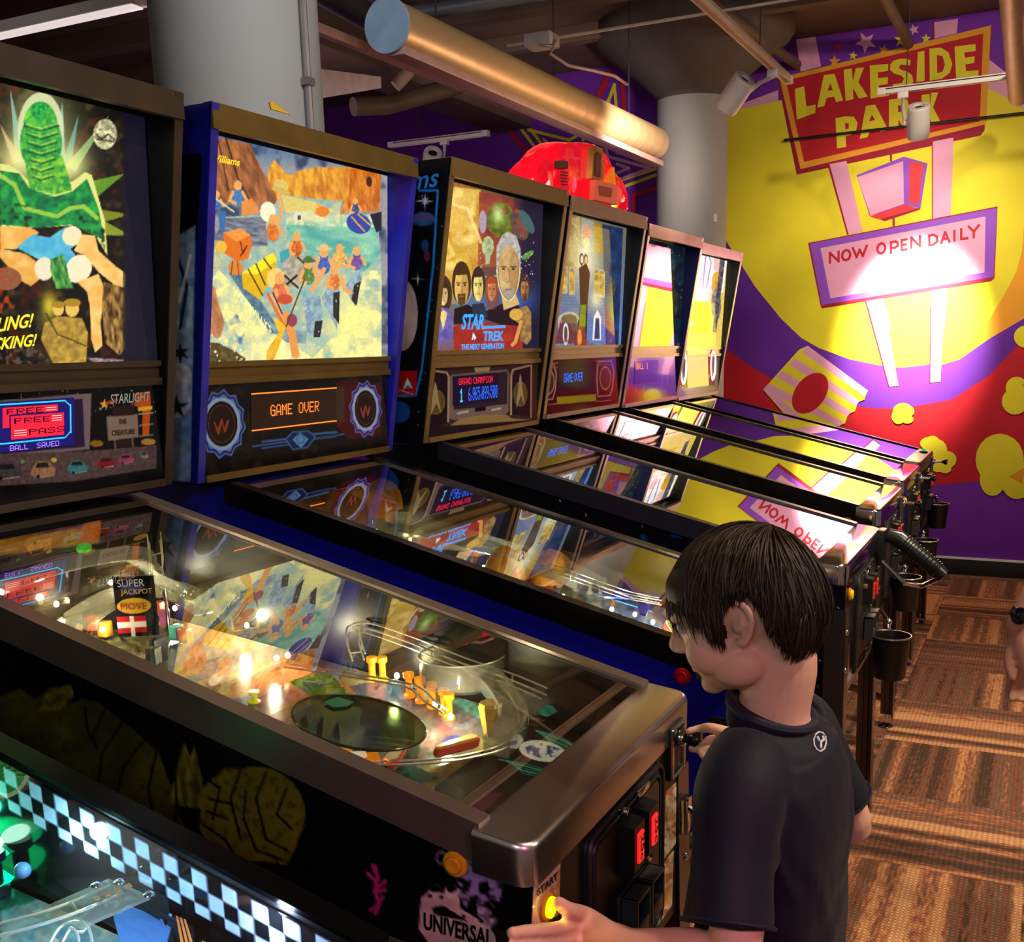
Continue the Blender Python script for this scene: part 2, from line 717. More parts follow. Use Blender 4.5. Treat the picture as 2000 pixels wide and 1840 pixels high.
def dotmap(rows):
    """rows: list of (text, col, row, colour key) -> {(c, r): key}; row counts down from the top"""
    d = {}
    for txt, c0, r0, key, big in rows:
        c = c0
        for ch in txt:
            h = FONT57[ch]
            for i in range(5):
                b = int(h[2*i:2*i+2], 16)
                for j in range(7):
                    if b >> j & 1:
                        for a in range(big[0]):
                            for e in range(big[1]):
                                d[(c+i*big[0]+a, r0+j*big[1]+e)] = key
            c += (6 if ch != ',' else 4)*big[0]
    return d
# ================================================================== the room
XW = 5.89            # mural wall
ZC = 3.27            # ceiling
brown = pm('ceiling_paint', (92, 74, 58), 0.75, var=0.2, vscale=3)


def carpet_mat():
    m = bpy.data.materials.new('carpet_tiles')
    m.use_nodes = True
    nt = m.node_tree
    L = nt.links.new
    b = nt.nodes['Principled BSDF']

    def node(t, **k):
        n = nt.nodes.new(t)
        for a, v in k.items():
            setattr(n, a, v)
        return n

    def math_(op, a, b_=None, c=None):
        n = node('ShaderNodeMath', operation=op)
        for i, v in enumerate((a, b_, c)):
            if v is None:
                continue
            if isinstance(v, (int, float)):
                n.inputs[i].default_value = v
            else:
                L(v, n.inputs[i])
        return n.outputs[0]
    tc = node('ShaderNodeTexCoord')
    sp = node('ShaderNodeSeparateXYZ')
    L(tc.outputs['Object'], sp.inputs[0])
    x, y = sp.outputs[0], sp.outputs[1]
    S = 1/0.50
    tx, ty = math_('MULTIPLY', math_('ADD', x, 0.13), S), math_('MULTIPLY', math_('ADD', y, 0.21), S)
    ix, iy = math_('FLOOR', tx), math_('FLOOR', ty)
    par = math_('ABSOLUTE', math_('MODULO', math_('ADD', ix, iy), 2.0))
    # along / across the stripes of each tile (quarter turned)
    u = node('ShaderNodeMix', data_type='FLOAT')
    L(par, u.inputs[0]); L(x, u.inputs[2]); L(y, u.inputs[3])
    v = node('ShaderNodeMix', data_type='FLOAT')
    L(par, v.inputs[0]); L(y, v.inputs[2]); L(x, v.inputs[3])
    al, ac = u.outputs[0], v.outputs[0]
    idv = math_('ADD', math_('MULTIPLY', ix, 7.31), math_('MULTIPLY', iy, 3.77))
    # broad bands
    cb = node('ShaderNodeCombineXYZ')
    L(math_('MULTIPLY', al, 0.22), cb.inputs[0]); L(math_('MULTIPLY', ac, 15.0), cb.inputs[1]); L(math_('MULTIPLY', idv, 5.0), cb.inputs[2])
    n1 = node('ShaderNodeTexNoise')
    n1.inputs['Scale'].default_value = 1.0
    n1.inputs['Detail'].default_value = 1.5
    L(cb.outputs[0], n1.inputs['Vector'])
    # threads along the stripes
    cb2 = node('ShaderNodeCombineXYZ')
    L(math_('MULTIPLY', al, 26.0), cb2.inputs[0]); L(math_('MULTIPLY', ac, 110.0), cb2.inputs[1]); L(idv, cb2.inputs[2])
    n2 = node('ShaderNodeTexNoise')
    n2.inputs['Scale'].default_value = 1.0
    n2.inputs['Detail'].default_value = 3
    L(cb2.outputs[0], n2.inputs['Vector'])
    # loops across
    w = math_('SINE', math_('MULTIPLY', al, 420.0))
    w2 = math_('SINE', math_('MULTIPLY', ac, 500.0))
    val = math_('ADD', n1.outputs[0], math_('MULTIPLY', math_('SUBTRACT', n2.outputs[0], 0.5), 0.34))
    tl = node('ShaderNodeTexWhiteNoise', noise_dimensions='1D')
    L(idv, tl.inputs['W'])
    val = math_('ADD', val, math_('MULTIPLY', math_('SUBTRACT', tl.outputs[0], 0.5), 0.12))
    rp = node('ShaderNodeValToRGB')
    e = rp.color_ramp.elements
    cols = [(0.0, (60, 45, 36)), (0.36, (82, 62, 50)), (0.43, (132, 80, 60)), (0.48, (104, 86, 72)), (0.54, (152, 92, 68)), (0.60, (186, 130, 88)), (0.70, (204, 152, 108)), (1.0, (150, 90, 68))]
    e[0].position, e[0].color = 0.0, (*lin(cols[0][1]), 1)
    e[1].position, e[1].color = 1.0, (*lin(cols[-1][1]), 1)
    for p, c in cols[1:-1]:
        q = e.new(p)
        q.color = (*lin(c), 1)
    L(val, rp.inputs[0])
    dk = math_('ADD', 0.82, math_('MULTIPLY', math_('MULTIPLY', math_('ADD', w, 0.3), math_('ADD', w2, 0.4)), 0.34))
    # tile seams
    fx, fy = math_('FRACT', tx), math_('FRACT', ty)
    ex = math_('MINIMUM', math_('MINIMUM', fx, math_('SUBTRACT', 1.0, fx)), math_('MINIMUM', fy, math_('SUBTRACT', 1.0, fy)))
    sm = node('ShaderNodeMapRange')
    L(ex, sm.inputs[0])
    sm.inputs[1].default_value = 0.0
    sm.inputs[2].default_value = 0.012
    sm.inputs[3].default_value = 0.8
    sm.inputs[4].default_value = 1.0
    dk = math_('MULTIPLY', dk, sm.outputs[0])
    sc = node('ShaderNodeVectorMath', operation='SCALE')
    L(rp.outputs[0], sc.inputs[0]); L(dk, sc.inputs['Scale'])
    L(sc.outputs[0], b.inputs['Base Color'])
    b.inputs['Roughness'].default_value = 0.95
    b.inputs['Specular IOR Level'].default_value = 0.1
    bp = node('ShaderNodeBump')
    bp.inputs['Strength'].default_value = 0.5
    bp.inputs['Distance'].default_value = 0.003
    L(math_('ADD', n2.outputs[0], math_('MULTIPLY', w, 0.3)), bp.inputs['Height'])
    L(bp.outputs[0], b.inputs['Normal'])
    return m


tag(MB().box((1.9, 1.2, -0.05), (8.6, 9.6, 0.1)).build('floor', carpet_mat(), smooth=False), kind='structure')
tag(MB().box((1.9, 1.2, ZC+0.06), (8.6, 9.6, 0.12)).build('ceiling', brown, smooth=False), kind='structure')
# ribs of the ceiling deck and main beams, running across the row
k = 0
for x, w_, h_ in ((0.9, 0.12, 0.16), (1.7, 0.10, 0.12), (2.35, 0.10, 0.12), (3.0, 0.10, 0.12), (3.65, 0.10, 0.12), (4.3, 0.10, 0.10), (4.95, 0.08, 0.09)):
    k += 1
    tag(MB().box((x, 2.2, ZC-h_/2), (w_, 7.4, h_), bev=0.004).build('trim_%d' % k, brown, smooth=False), kind='structure', label='brown rib across the underside of the ceiling deck')
tag(MB().box((2.6, 3.0, ZC-0.17), (6.4, 0.3, 0.34), bev=0.006).build('trim_8', brown, smooth=False), kind='structure', label='deep brown ceiling beam running the length of the machine row')

# ---- painted mural wall: layers of paint on one wall mesh
PUR, PUR2, YEL, RED, PNK, ORA, DRED, VIO, BRT = 0, 1, 2, 3, 4, 5, 6, 7, 8
mural_cols = [(112, 40, 158), (98, 40, 150), (226, 208, 44), (186, 26, 40), (226, 156, 188), (226, 152, 40), (150, 20, 48), (140, 74, 190), (222, 52, 58)]
mural_mats = [pm('mural_%s' % n, c, 0.62, var=0.06, vscale=5, bump=0.08, bscale=30, spec=0.3) for n, c in
              zip(('purple', 'deep_purple', 'yellow', 'red', 'pink', 'orange', 'dark_red', 'violet', 'bright_red'), mural_cols)]
wall = MB()
wall.box((XW+0.06, 2.0, ZC/2), (0.12, 7.6, ZC))
wall_layers = []


def zz(ox, oy, s):
    return lambda pts: [(ox+x/s, oy+y/s) for x, y in pts]


Z7, Z9, Z5, Z8 = zz(1300, 0, 2.857), zz(1300, 600, 2.857), zz(1500, 20, 4.0), zz(940, 130, 5.556)
W_ = wall_layers.append


def arc(cx, cy, rx, ry, a0, a1, n=24, rot=0):
    ca, sa = math.cos(rot), math.sin(rot)
    out = []
    for i in range(n+1):
        t = math.radians(a0+(a1-a0)*i/n)
        x, y = rx*math.cos(t), ry*math.sin(t)
        out.append((cx+x*ca-y*sa, cy+x*sa+y*ca))
    return out


def strip(pts, w, closed=False):
    """polygons of a painted stroke"""
    out = []
    n = len(pts)
    for i in range(n if closed else n-1):
        a, b = Vector(pts[i]), Vector(pts[(i+1) % n])
        d = (b-a)
        if d.length < 1e-6:
            continue
        d.normalize()
        nrm = Vector((-d.y, d.x))*w/2
        e = d*w*0.45
        out.append([tuple(a+nrm-e), tuple(b+nrm+e), tuple(b-nrm+e), tuple(a-nrm-e)])
    return out


# big discs
W_((RED, [(1380, 640), (1410, 675), (1450, 705), (1500, 735), (1560, 770), (1640, 790), (1700, 797), (1760, 798), (1860, 780), (1930, 735), (1980, 682), (2030, 630), (2150, 560), (2150, 900), (2000, 925), (1912, 940), (1818, 948), (1700, 950), (1550, 940), (1400, 900), (1380, 800)]))
W_((PUR2, [(1380, 560), (1412, 672), (1450, 704), (1500, 735), (1560, 770), (1640, 790), (1700, 797), (1760, 798), (1860, 780), (1930, 735), (1980, 682), (2040, 600), (2100, 480), (2100, 300), (1380, 300)]))
W_((PNK, [(1380, 230), (1440, 206), (1520, 176), (1520, 200), (1425, 222), (1380, 250)]))
W_((PNK, [(1928, 113), (1975, 150), (2040, 195), (2100, 250), (2100, 330), (2000, 218), (1930, 172)]))
W_((ORA, [(1835, 714), (1874, 702), (1935, 660), (2000, 622), (2060, 560), (2060, 300), (2000, 440), (1985, 520), (1950, 590), (1900, 640), (1850, 690)]))
W_((YEL, [(1380, 240), (1425, 218), (1525, 196), (1600, 190), (1928, 172), (1965, 190), (2000, 214), (2050, 270), (2050, 330), (2000, 440), (1996, 490), (1985, 530), (1962, 575), (1925, 635), (1876, 690), (1840, 706), (1800, 714), (1760, 718), (1720, 714), (1660, 702), (1600, 680), (1565, 660), (1525, 622), (1475, 560), (1418, 470), (1390, 420)]))
# top posts, stars
W_((PNK, Z5([(215, 215), (370, 203), (415, 440), (250, 482)])))
W_((PNK, Z5([(1295, 95), (1485, 65), (1475, 180), (1300, 222)])))
W_((DRED, Z5([(205, 220), (220, 212), (256, 482), (245, 484)])))
W_((DRED, Z5([(1284, 98), (1298, 95), (1303, 222), (1292, 224)])))


def starpoly(cx, cy, r, rot=0, k=0.42, sx=1.0, sy=1.0):
    return [(cx+sx*(r if i % 2 == 0 else r*k)*math.sin(rot+PI*i/5), cy-sy*(r if i % 2 == 0 else r*k)*math.cos(rot+PI*i/5)) for i in range(10)]


for c, cx, cy, r, ro in ((PNK, 765, 250, 88, -.5), (YEL, 1042, 235, 62, .1), (PNK, 1140, 152, 46, -.3), (YEL, 1235, 222, 40, 0), (YEL, 665, 355, 36, .1), (ORA, 520, 400, 50, 0), (ORA, 905, 312, 44, .2), (RED, 545, 285, 44, .2)):
    W_((c, Z5(starpoly(cx, cy, r, ro))))
# LAKESIDE PARK board
W_((DRED, Z5([(75, 540), (90, 528), (1742, 118), (1745, 170), (1692, 940), (1660, 980), (225, 1285), (215, 1240)])))
W_((ORA, Z5([(90, 528), (1742, 118), (1705, 890), (255, 1242)])))
W_((RED, Z5([(140, 550), (1682, 182), (1655, 868), (283, 1185)])))
for lt in ([(210, 615), (283, 595), (300, 752), (372, 738), (370, 803), (226, 855)],                         # L
           [(437, 508), (520, 497), (588, 705), (532, 718), (518, 676), (458, 686), (440, 748), (385, 762)],  # A
           [(592, 466), (655, 455), (664, 560), (686, 452), (750, 448), (706, 560), (780, 675), (712, 690), (664, 608), (668, 696), (607, 708)],  # K
           [(795, 432), (940, 420), (938, 475), (858, 486), (862, 532), (938, 522), (935, 577), (866, 588), (872, 632), (945, 618), (945, 668), (802, 690)],  # E
           [(1115, 392), (1085, 378), (1030, 380), (980, 395), (955, 425), (955, 468), (985, 495), (1040, 510), (1064, 535), (1045, 568), (975, 580), (985, 620), (1060, 632), (1110, 610), (1135, 560), (1128, 510), (1090, 480), (1040, 465), (1020, 445), (1040, 425), (1110, 432)],  # S
           [(1170, 328), (1222, 318), (1224, 552), (1160, 562)],                                             # I
           [(1262, 300), (1350, 292), (1410, 330), (1440, 420), (1420, 490), (1360, 535), (1264, 552)],        # D
           [(1458, 285), (1622, 265), (1622, 318), (1532, 332), (1540, 372), (1615, 360), (1612, 412), (1542, 425), (1548, 478), (1645, 468), (1645, 520), (1470, 536)],  # E
           [(528, 845), (600, 830), (670, 832), (700, 880), (690, 940), (650, 975), (606, 985), (612, 1068), (540, 1080)],  # P
           [(765, 748), (838, 738), (940, 935), (880, 950), (866, 918), (800, 932), (780, 990), (718, 1006)],  # A
           [(945, 700), (1030, 688), (1090, 700), (1105, 760), (1085, 815), (1130, 910), (1062, 925), (1018, 850), (1020, 915), (945, 930)],  # R
           [(1200, 662), (1262, 655), (1268, 740), (1275, 645), (1330, 642), (1290, 760), (1355, 885), (1285, 900), (1262, 830), (1265, 900), (1200, 908)]):   # K
    W_((YEL, Z5(lt)))
for ct in ([(466, 630), (486, 570), (508, 625)], [(1320, 350), (1365, 360), (1382, 425), (1365, 480), (1322, 492)], [(602, 880), (632, 884), (632, 925), (604, 932)], [(790, 868), (812, 815), (838, 858)], [(1015, 745), (1045, 742), (1048, 790), (1018, 798)]):
    W_((RED, Z5(ct)))
# posts, lantern
W_((DRED, Z7([(905, 920), (918, 915), (1026, 1308), (1014, 1312)])))
W_((PNK, Z7([(915, 916), (1010, 898), (1100, 1290), (1022, 1310)])))
W_((DRED, Z7([(1486, 790), (1495, 788), (1495, 1220), (1486, 1222)])))
W_((PNK, Z7([(1492, 790), (1606, 768), (1592, 1200), (1492, 1222)])))
W_((DRED, Z7([(1252, 858), (1264, 856), (1264, 900), (1252, 902)])))
W_((DRED, Z7([(1266, 1215), (1278, 1213), (1280, 1262), (1268, 1264)])))
W_((VIO, Z7([(1066, 978), (1330, 874), (1462, 912), (1422, 1165), (1342, 1140), (1330, 1150), (1140, 1205), (1068, 985)])))
W_((PNK, Z7([(1070, 988), (1326, 900), (1330, 1138), (1145, 1202)])))
W_((BRT, Z7([(1362, 902), (1440, 915), (1412, 1140), (1358, 1130)])))
W_((BRT, Z7([(1140, 1208), (1340, 1140), (1416, 1166), (1220, 1232)])))
W_((DRED, Z7([(1200, 1224), (1420, 1160), (1420, 1170), (1222, 1234)])))
# NOW OPEN DAILY board
W_((DRED, Z7([(1110, 1672), (1122, 1670), (1170, 1835), (1158, 1838)])))
W_((PNK, Z7([(1118, 1672), (1210, 1652), (1262, 1836), (1166, 1838)])))
W_((PNK, Z7([(1488, 1610), (1570, 1595), (1556, 1836), (1486, 1838)])))
W_((DRED, Z9([(1122, 0), (1134, 0), (1254, 440), (1243, 442)])))
W_((PNK, Z9([(1130, -6), (1220, -6), (1300, 438), (1250, 444)])))
W_((DRED, Z9([(1476, -6), (1486, -6), (1482, 422), (1472, 422)])))
W_((PNK, Z9([(1484, -6), (1556, -6), (1534, 415), (1478, 421)])))
W_((DRED, Z7([(797, 1356), (1852, 1152), (1835, 1552), (1815, 1568), (872, 1720), (866, 1700)])))
W_((VIO, Z7([(806, 1360), (1850, 1160), (1830, 1545), (872, 1702)])))
W_((PNK, Z7([(865, 1385), (1785, 1208), (1780, 1520), (920, 1665)])))
NOW = {'N': [[(0, 1), (0, 0), (1, 1), (1, 0)]], 'O': [[(.5+.5*math.sin(i*PI/5), .5-.5*math.cos(i*PI/5)) for i in range(11)]], 'W': [[(0, 0), (.28, 1), (.5, .3), (.72, 1), (1, 0)]],
       'P': [[(0, 1), (0, 0), (.6, 0), (.95, .12), (.95, .42), (.6, .56), (0, .56)]], 'E': [[(1, 0), (0, 0), (0, 1), (1, 1)], [(0, .5), (.85, .5)]],
       'D': [[(0, 0), (.5, 0), (.95, .25), (.95, .75), (.5, 1), (0, 1), (0, 0)]], 'A': [[(0, 1), (.5, 0), (1, 1)], [(.25, .66), (.75, .66)]], 'I': [[(.5, 0), (.5, 1)]],
       'L': [[(0, 0), (0, 1), (1, 1)]], 'Y': [[(0, 0), (.5, .5), (1, 0)], [(.5, .5), (.5, 1)]]}
# letter boxes in the zoomed frame: x, y(top), width, height
for ch, x, y, w, h in (('N', 918, 1412, 48, 54), ('O', 985, 1400, 46, 56), ('W', 1045, 1384, 78, 54), ('O', 1182, 1362, 44, 56), ('P', 1258, 1352, 40, 60), ('E', 1318, 1340, 28, 56), ('N', 1372, 1326, 48, 56),
                       ('D', 1472, 1314, 46, 54), ('A', 1538, 1300, 46, 56), ('I', 1602, 1290, 20, 54), ('L', 1650, 1280, 34, 54), ('Y', 1692, 1266, 56, 62)):
    for st in NOW[ch]:
        for poly in strip([(x+a*w, y+b*h-(a*w)*0.16) for a, b in st], 13):
            W_((RED, Z7(poly)))
# striped popcorn box
tl, tr, br_, bl = (795, 215), (1130, 465), (970, 668), (545, 460)


def bil(s, t):
    ax, ay = tl[0]+(tr[0]-tl[0])*s, tl[1]+(tr[1]-tl[1])*s
    bx, by = bl[0]+(br_[0]-bl[0])*s, bl[1]+(br_[1]-bl[1])*s
    return (ax+(bx-ax)*t, ay+(by-ay)*t)


W_((YEL, Z9([(795, 215), (745, 238), (545, 460), (660, 590), (640, 640), (780, 668)] + [(970+i*27+(6 if i % 2 else -4), 668-i*33+(12 if i % 2 else -6)) for i in range(6)] + [(1115, 500), (1130, 465)])))
for i in range(4):
    a, b = i/3.5, i/3.5+0.14
    if b > 1:
        b = 1.0
    W_((PNK, Z9([bil(0, a), bil(1, a), bil(1, b), bil(0, b)])))
W_((PNK, Z9([(545, 460), (640, 508), (760, 612), (720, 640), (655, 575)])))
W_((RED, Z9(arc(808, 480, 128, 84, 0, 360, 28, rot=-0.93))))


def popcorn(lobes, shade=None):
    for cx, cy, rx, ry in lobes:
        W_((YEL, Z9(arc(cx, cy, rx, ry, 0, 360, 20))))
    if shade:
        W_((ORA, Z9(shade)))


popcorn([(1325, 580, 56, 46), (1300, 610, 38, 42), (1350, 625, 34, 24), (1360, 580, 28, 30)], [(1335, 585), (1362, 572), (1345, 605)])
popcorn([(1480, 760, 60, 38), (1490, 745, 36, 28), (1520, 800, 52, 62), (1570, 850, 54, 48), (1520, 880, 42, 40), (1560, 900, 36, 26)], [(1530, 855), (1556, 850), (1545, 870)])
popcorn([(1865, 850, 135, 145), (1825, 960, 72, 92), (1960, 960, 90, 110), (2030, 980, 90, 90), (1900, 960, 60, 60)], [(1915, 945), (2010, 890), (1990, 985)])
popcorn([(1960, 450, 62, 62), (1950, 525, 74, 74), (2040, 500, 70, 90)], [(1985, 428), (2010, 425), (2000, 455)])
popcorn([(2010, 165, 66, 62), (2060, 120, 60, 60)])


# nested star on the left part of the wall
def star_outline(layers, col):
    for pl in layers:
        for poly in strip(pl, 46 if col == RED else 34):
            W_((col, Z8(poly)))


star_outline([[(-60, 300), (100, 440), (560, 1010), (900, 1500)], [(60, 400), (700, 560), (1240, 380), (1360, 190)], [(1240, 380), (1400, 60)], [(1540, 190), (1560, 560), (1700, 720), (2150, 820)], [(2150, 1240), (1660, 1400), (1660, 1640)]], RED)
star_outline([[(380, 600), (620, 920), (900, 1400)], [(545, 690), (680, 870)], [(520, 690), (960, 800), (1300, 620), (1450, 200), (1480, 560)], [(1140, 740), (1110, 800)], [(1430, 880), (1480, 930), (1900, 1060)], [(1480, 860), (1900, 960)], [(1900, 1110), (1480, 1250)], [(1900, 1180), (1540, 1310), (1540, 1600)]], YEL)
W_((YEL, Z8([(1330, 430), (1405, 300), (1412, 470)])))
star_outline([[(1200, 790), (1350, 860), (1380, 980), (1840, 1105), (1480, 1240)]], PNK)
star_outline([[(1480, 1060), (1600, 1105), (1480, 1160)]], PNK)
W_((PNK, Z8([(660, 770), (730, 800), (700, 860)])))

wl = wall.bm
wall_faces = []
for li, (mi, pts) in enumerate(wall_layers):
    P = [atx(x, y, XW) for x, y in pts]
    P = [Vector((XW-0.0006-0.00006*li, p.y, min(max(p.z, 0.10), ZC-0.001))) for p in P]
    vs3 = [wl.verts.new(p) for p in P]
    for t in tessellate_polygon([P]):
        if len(set(t)) == 3:
            try:
                f = wl.faces.new([vs3[i] for i in t])
                f.normal_update()
                if f.normal.x > 0:
                    f.normal_flip()
                f.material_index = mi
                wall_faces.append(f)
            except ValueError:
                pass
me = bpy.data.meshes.new('wall_far')
bmesh.ops.translate(wl, verts=wl.verts[:], vec=(-XW, -2.0, 0))
wl.to_mesh(me)
wl.free()
for m_ in mural_mats:
    me.materials.append(m_)
wo = bpy.data.objects.new('wall_far', me)
wo.location = (XW, 2.0, 0)
COL.objects.link(wo)
tag(wo, kind='structure', label='purple wall with the painted amusement park mural')

# black baseboard with a pale top line
bb = MB().box((XW-0.008, 2.0, 0.05), (0.016, 7.6, 0.10), bev=0.002).build('baseboard_far', pm('baseboard_black', (30, 28, 26), 0.5))
tag(bb, kind='structure')
MB().box((XW-0.011, 2.0, 0.1055), (0.022, 7.6, 0.011)).build('caulk_line', pm('white_caulk', (244, 238, 230), 0.6), bb)
# wall behind the machines, far back
tag(MB().box((1.9, 6.0, ZC/2), (8.6, 0.1, ZC)).build('wall_back', pm('wall_dark_purple', (60, 26, 80), 0.7), smooth=False), kind='structure')

# columns
grey = pm('column_grey', (150, 148, 142), 0.7, var=0.05, vscale=2, bump=0.05)
capm = pm('column_capital_brown', (82, 72, 64), 0.8, var=0.1)
c1 = MB().cyl((1.44, 1.70, 0), 0.235, ZC, seg=64).build('column', grey)
tag(c1, kind='structure', label='thick round grey column behind the blue machine')
c2 = MB().cyl((5.29, 1.55, 0), 0.209, 2.88, seg=56).build('column', grey)
tag(c2, kind='structure', label='round grey column with a flared brown capital beside the mural')
MB().lathe([(0.211, 2.86), (0.212, 2.885), (0.30, 2.97), (0.56, 3.17), (0.58, 3.2), (0.58, ZC-0.001), (0.0, ZC-0.001)], (5.29, 1.55, 0), seg=56).build('column_capital', capm, c2)
MB().box((5.165, 1.365, 2.18), (0.003, 0.02, 0.045)).build('paint_chip', pm('chip_white', (220, 220, 215)), c2)
_d = ray(597, 100)
_d = Vector((_d.x, _d.y))
_o = Vector((CP.x-1.44, CP.y-1.70))
_A, _B, _C = _d.dot(_d), 2*_o.dot(_d), _o.dot(_o)-0.247**2
_t = (-_B-math.sqrt(max(0.0, _B*_B-4*_A*_C)))/(2*_A)
cdx, cdy = CP.x+_d.x*_t, CP.y+_d.y*_t
cd = MB().tube([(cdx, cdy, 0.0), (cdx, cdy, ZC)], 0.011, 8)
for z in (1.2, 2.2, 3.0):
    cd.box((cdx, cdy, z), (0.03, 0.03, 0.02))
tag(cd.build('conduit', pm('conduit_grey', (140, 132, 128), 0.45, 0.6)), 'thin vertical steel conduit strapped to the front grey column', 'conduit')

# pale soffit lit from a lamp behind the column
sf = MB().hexa([at(622, 134, 4.3), at(622, 193, 4.3), at(622, 193, 4.8), at(622, 134, 4.8), at(744, 150, 4.75), at(745, 172, 4.75), at(745, 172, 5.2), at(744, 150, 5.2)])
tag(sf.build('soffit', pm('soffit_white', (205, 190, 200), 0.7), smooth=False), 'pale boxed soffit under the ceiling right of the front column', 'soffit', kind='structure')

# ---- services under the ceiling
steel = pm('duct_steel', (206, 172, 122), 0.38, 0.35, var=0.04, stretch=(1, 30, 30))
p0, p1 = Vector((2.174, 1.655, 2.548)), Vector((4.93, 1.66, 2.585))
ax = (p1-p0).normalized()
du = empty('air_duct', p0, 'long round silver duct under the ceiling with a pale blue end cap', 'air duct')
L_ = (p1-p0).length
d = MB()
prof = []
for i in range(24):
    h = L_*i/23
    prof += [(0.086, h-0.003 if i else 0), (0.0863, h), (0.086, h+0.003)]
d.lathe([(0.0, 0.002)]+prof+[(0.0, L_)], p0, ax, 40)
d.build('duct_body', steel, du, angle=60)
MB().box((p0+p1)/2+Vector((0, -0.02, -0.098)), (L_-0.02, 0.075, 0.03), bev=0.006).build('bottom_rail', pm('rail_pinkish', (206, 168, 150), 0.4, 0.3), du)
MB().lathe([(0, 0), (0.089, 0), (0.0895, 0.004), (0.089, 0.012), (0, 0.012)], p0-ax*0.008, ax, 40).build('end_cap', pm('cap_blue', (150, 178, 200), 0.6), du)
for t in (0.12, 0.5, 0.85):
    p = p0.lerp(p1, t)
    MB().tube([p+Vector((0, 0, 0.085)), Vector((p.x, p.y, ZC))], 0.003, 6).build('hanger_wire', pm('wire_dark', (40, 34, 30), 0.5), du)

a, b = at(600, 48, 3.5), at(1042, 226, 5.6)
tr = MB().tube([a, b], 0.022, 4)
tag(tr.build('cable_tray', pm('tray_tan', (176, 132, 112), 0.5, 0.3), smooth=False), 'narrow tan cable tray running beside the round duct', 'cable tray')

dark = pm('pipe_brown', (96, 80, 66), 0.6, 0.1)
tan = pm('pipe_tan', (170, 130, 86), 0.5, 0.2)


def pipe(name, pts, r, m, label, cat='pipe', group=None):
    o = MB().tube(pts, r, 12).build(name, m)
    return tag(o, label, cat, group)


pipe('ceiling_pipe', [(3.0, 1.27, 3.1), (5.87, 1.07, 3.12)], 0.028, dark, 'brown pipe ending at the pink post left of the star cluster on the mural')
pipe('ceiling_pipe', [(3.0, 0.42, 3.13), (5.87, 0.42, 3.15)], 0.028, dark, 'brown pipe ending above the middle of the red mural board')
pipe('ceiling_pipe', [(2.2, -0.27, 2.66), (5.2, -0.215, 2.665)], 0.048, tan, 'thick tan pipe at the top right corner in front of the mural')
pipe('drain_pipe', [at(610, -30, 3.6), at(700, 22, 3.9), at(760, 60, 4.3)], 0.05, pm('pipe_dark', (52, 46, 44), 0.5), 'dark fat pipe behind the pale blue duct end')
pipe('sprinkler_pipe', [at(735, 32, 4.6), at(850, 20, 4.6), at(1100, -20, 4.6)], 0.03, pm('pipe_bluegrey', (82, 84, 90), 0.5), 'grey blue pipe above the silver duct')
pipe('waste_pipe', [at(690, 208, 5.2), at(760, 205, 5.3), at(900, 165, 5.5)], 0.045, dark, 'brown pipe crossing below the soffit')
pipe('drop_pipe', [at(772, 168, 4.9), at(800, 138, 4.9)], 0.03, pm('pipe_rose', (160, 124, 108), 0.5), 'short tan pipe stub under the cable tray')
pts = [Vector((3.0+0.0*i, 2.3-0.2*i, 2.68)) for i in range(13)]
cw = pm('conduit_pale', (190, 170, 150), 0.4, 0.3)
pipe('thin_conduit', [(3.13, 1.68, 2.7), (3.13, 1.10, 2.7), (3.13, 0.62, 2.7), (3.12, 0.0, 2.7), (3.12, -0.4, 2.7)], 0.006, cw, 'thin pale conduit with clips crossing below the ceiling', 'conduit')
jb = MB().box((3.13, 1.52, 2.695), (0.10, 0.12, 0.05), bev=0.006)
tag(jb.build('junction_box', pm('box_grey', (150, 140, 134), 0.5)), 'small grey junction box on the thin ceiling conduit', 'junction box')
pipe('drooping_cable', [Vector((3.13, 1.452, 2.69)), at(1075, 105, 4.3), at(1110, 128, 4.35), at(1160, 138, 4.4), at(1200, 148, 4.6), at(1225, 165, 5.0)], 0.007, pm('cable_pale', (150, 120, 112), 0.5), 'pale cable drooping from the junction box towards the column', 'cable')
pipe('hanging_rod', [Vector((5.86, 1.135, 2.69)), Vector((5.86, -0.25, 2.70))], 0.008, pm('rod_black', (30, 24, 22), 0.4), 'thin black rod fixed across the lettering of the red board', 'rod')
pipe('suspension_wire', [Vector((4.82, 0.29, 2.70)), Vector((4.82, 0.29, ZC))], 0.003, pm('wire_dark', (40, 34, 30), 0.5), 'thin dark wire holding the white track before the red board', 'wire')

# ---- track lights
white = pm('fixture_white', (226, 216, 208), 0.45, var=0.03)
warmw = pm('track_cream', (248, 222, 190), 0.45, var=0.03)
black = pm('matte_black', (14, 13, 13), 0.5)


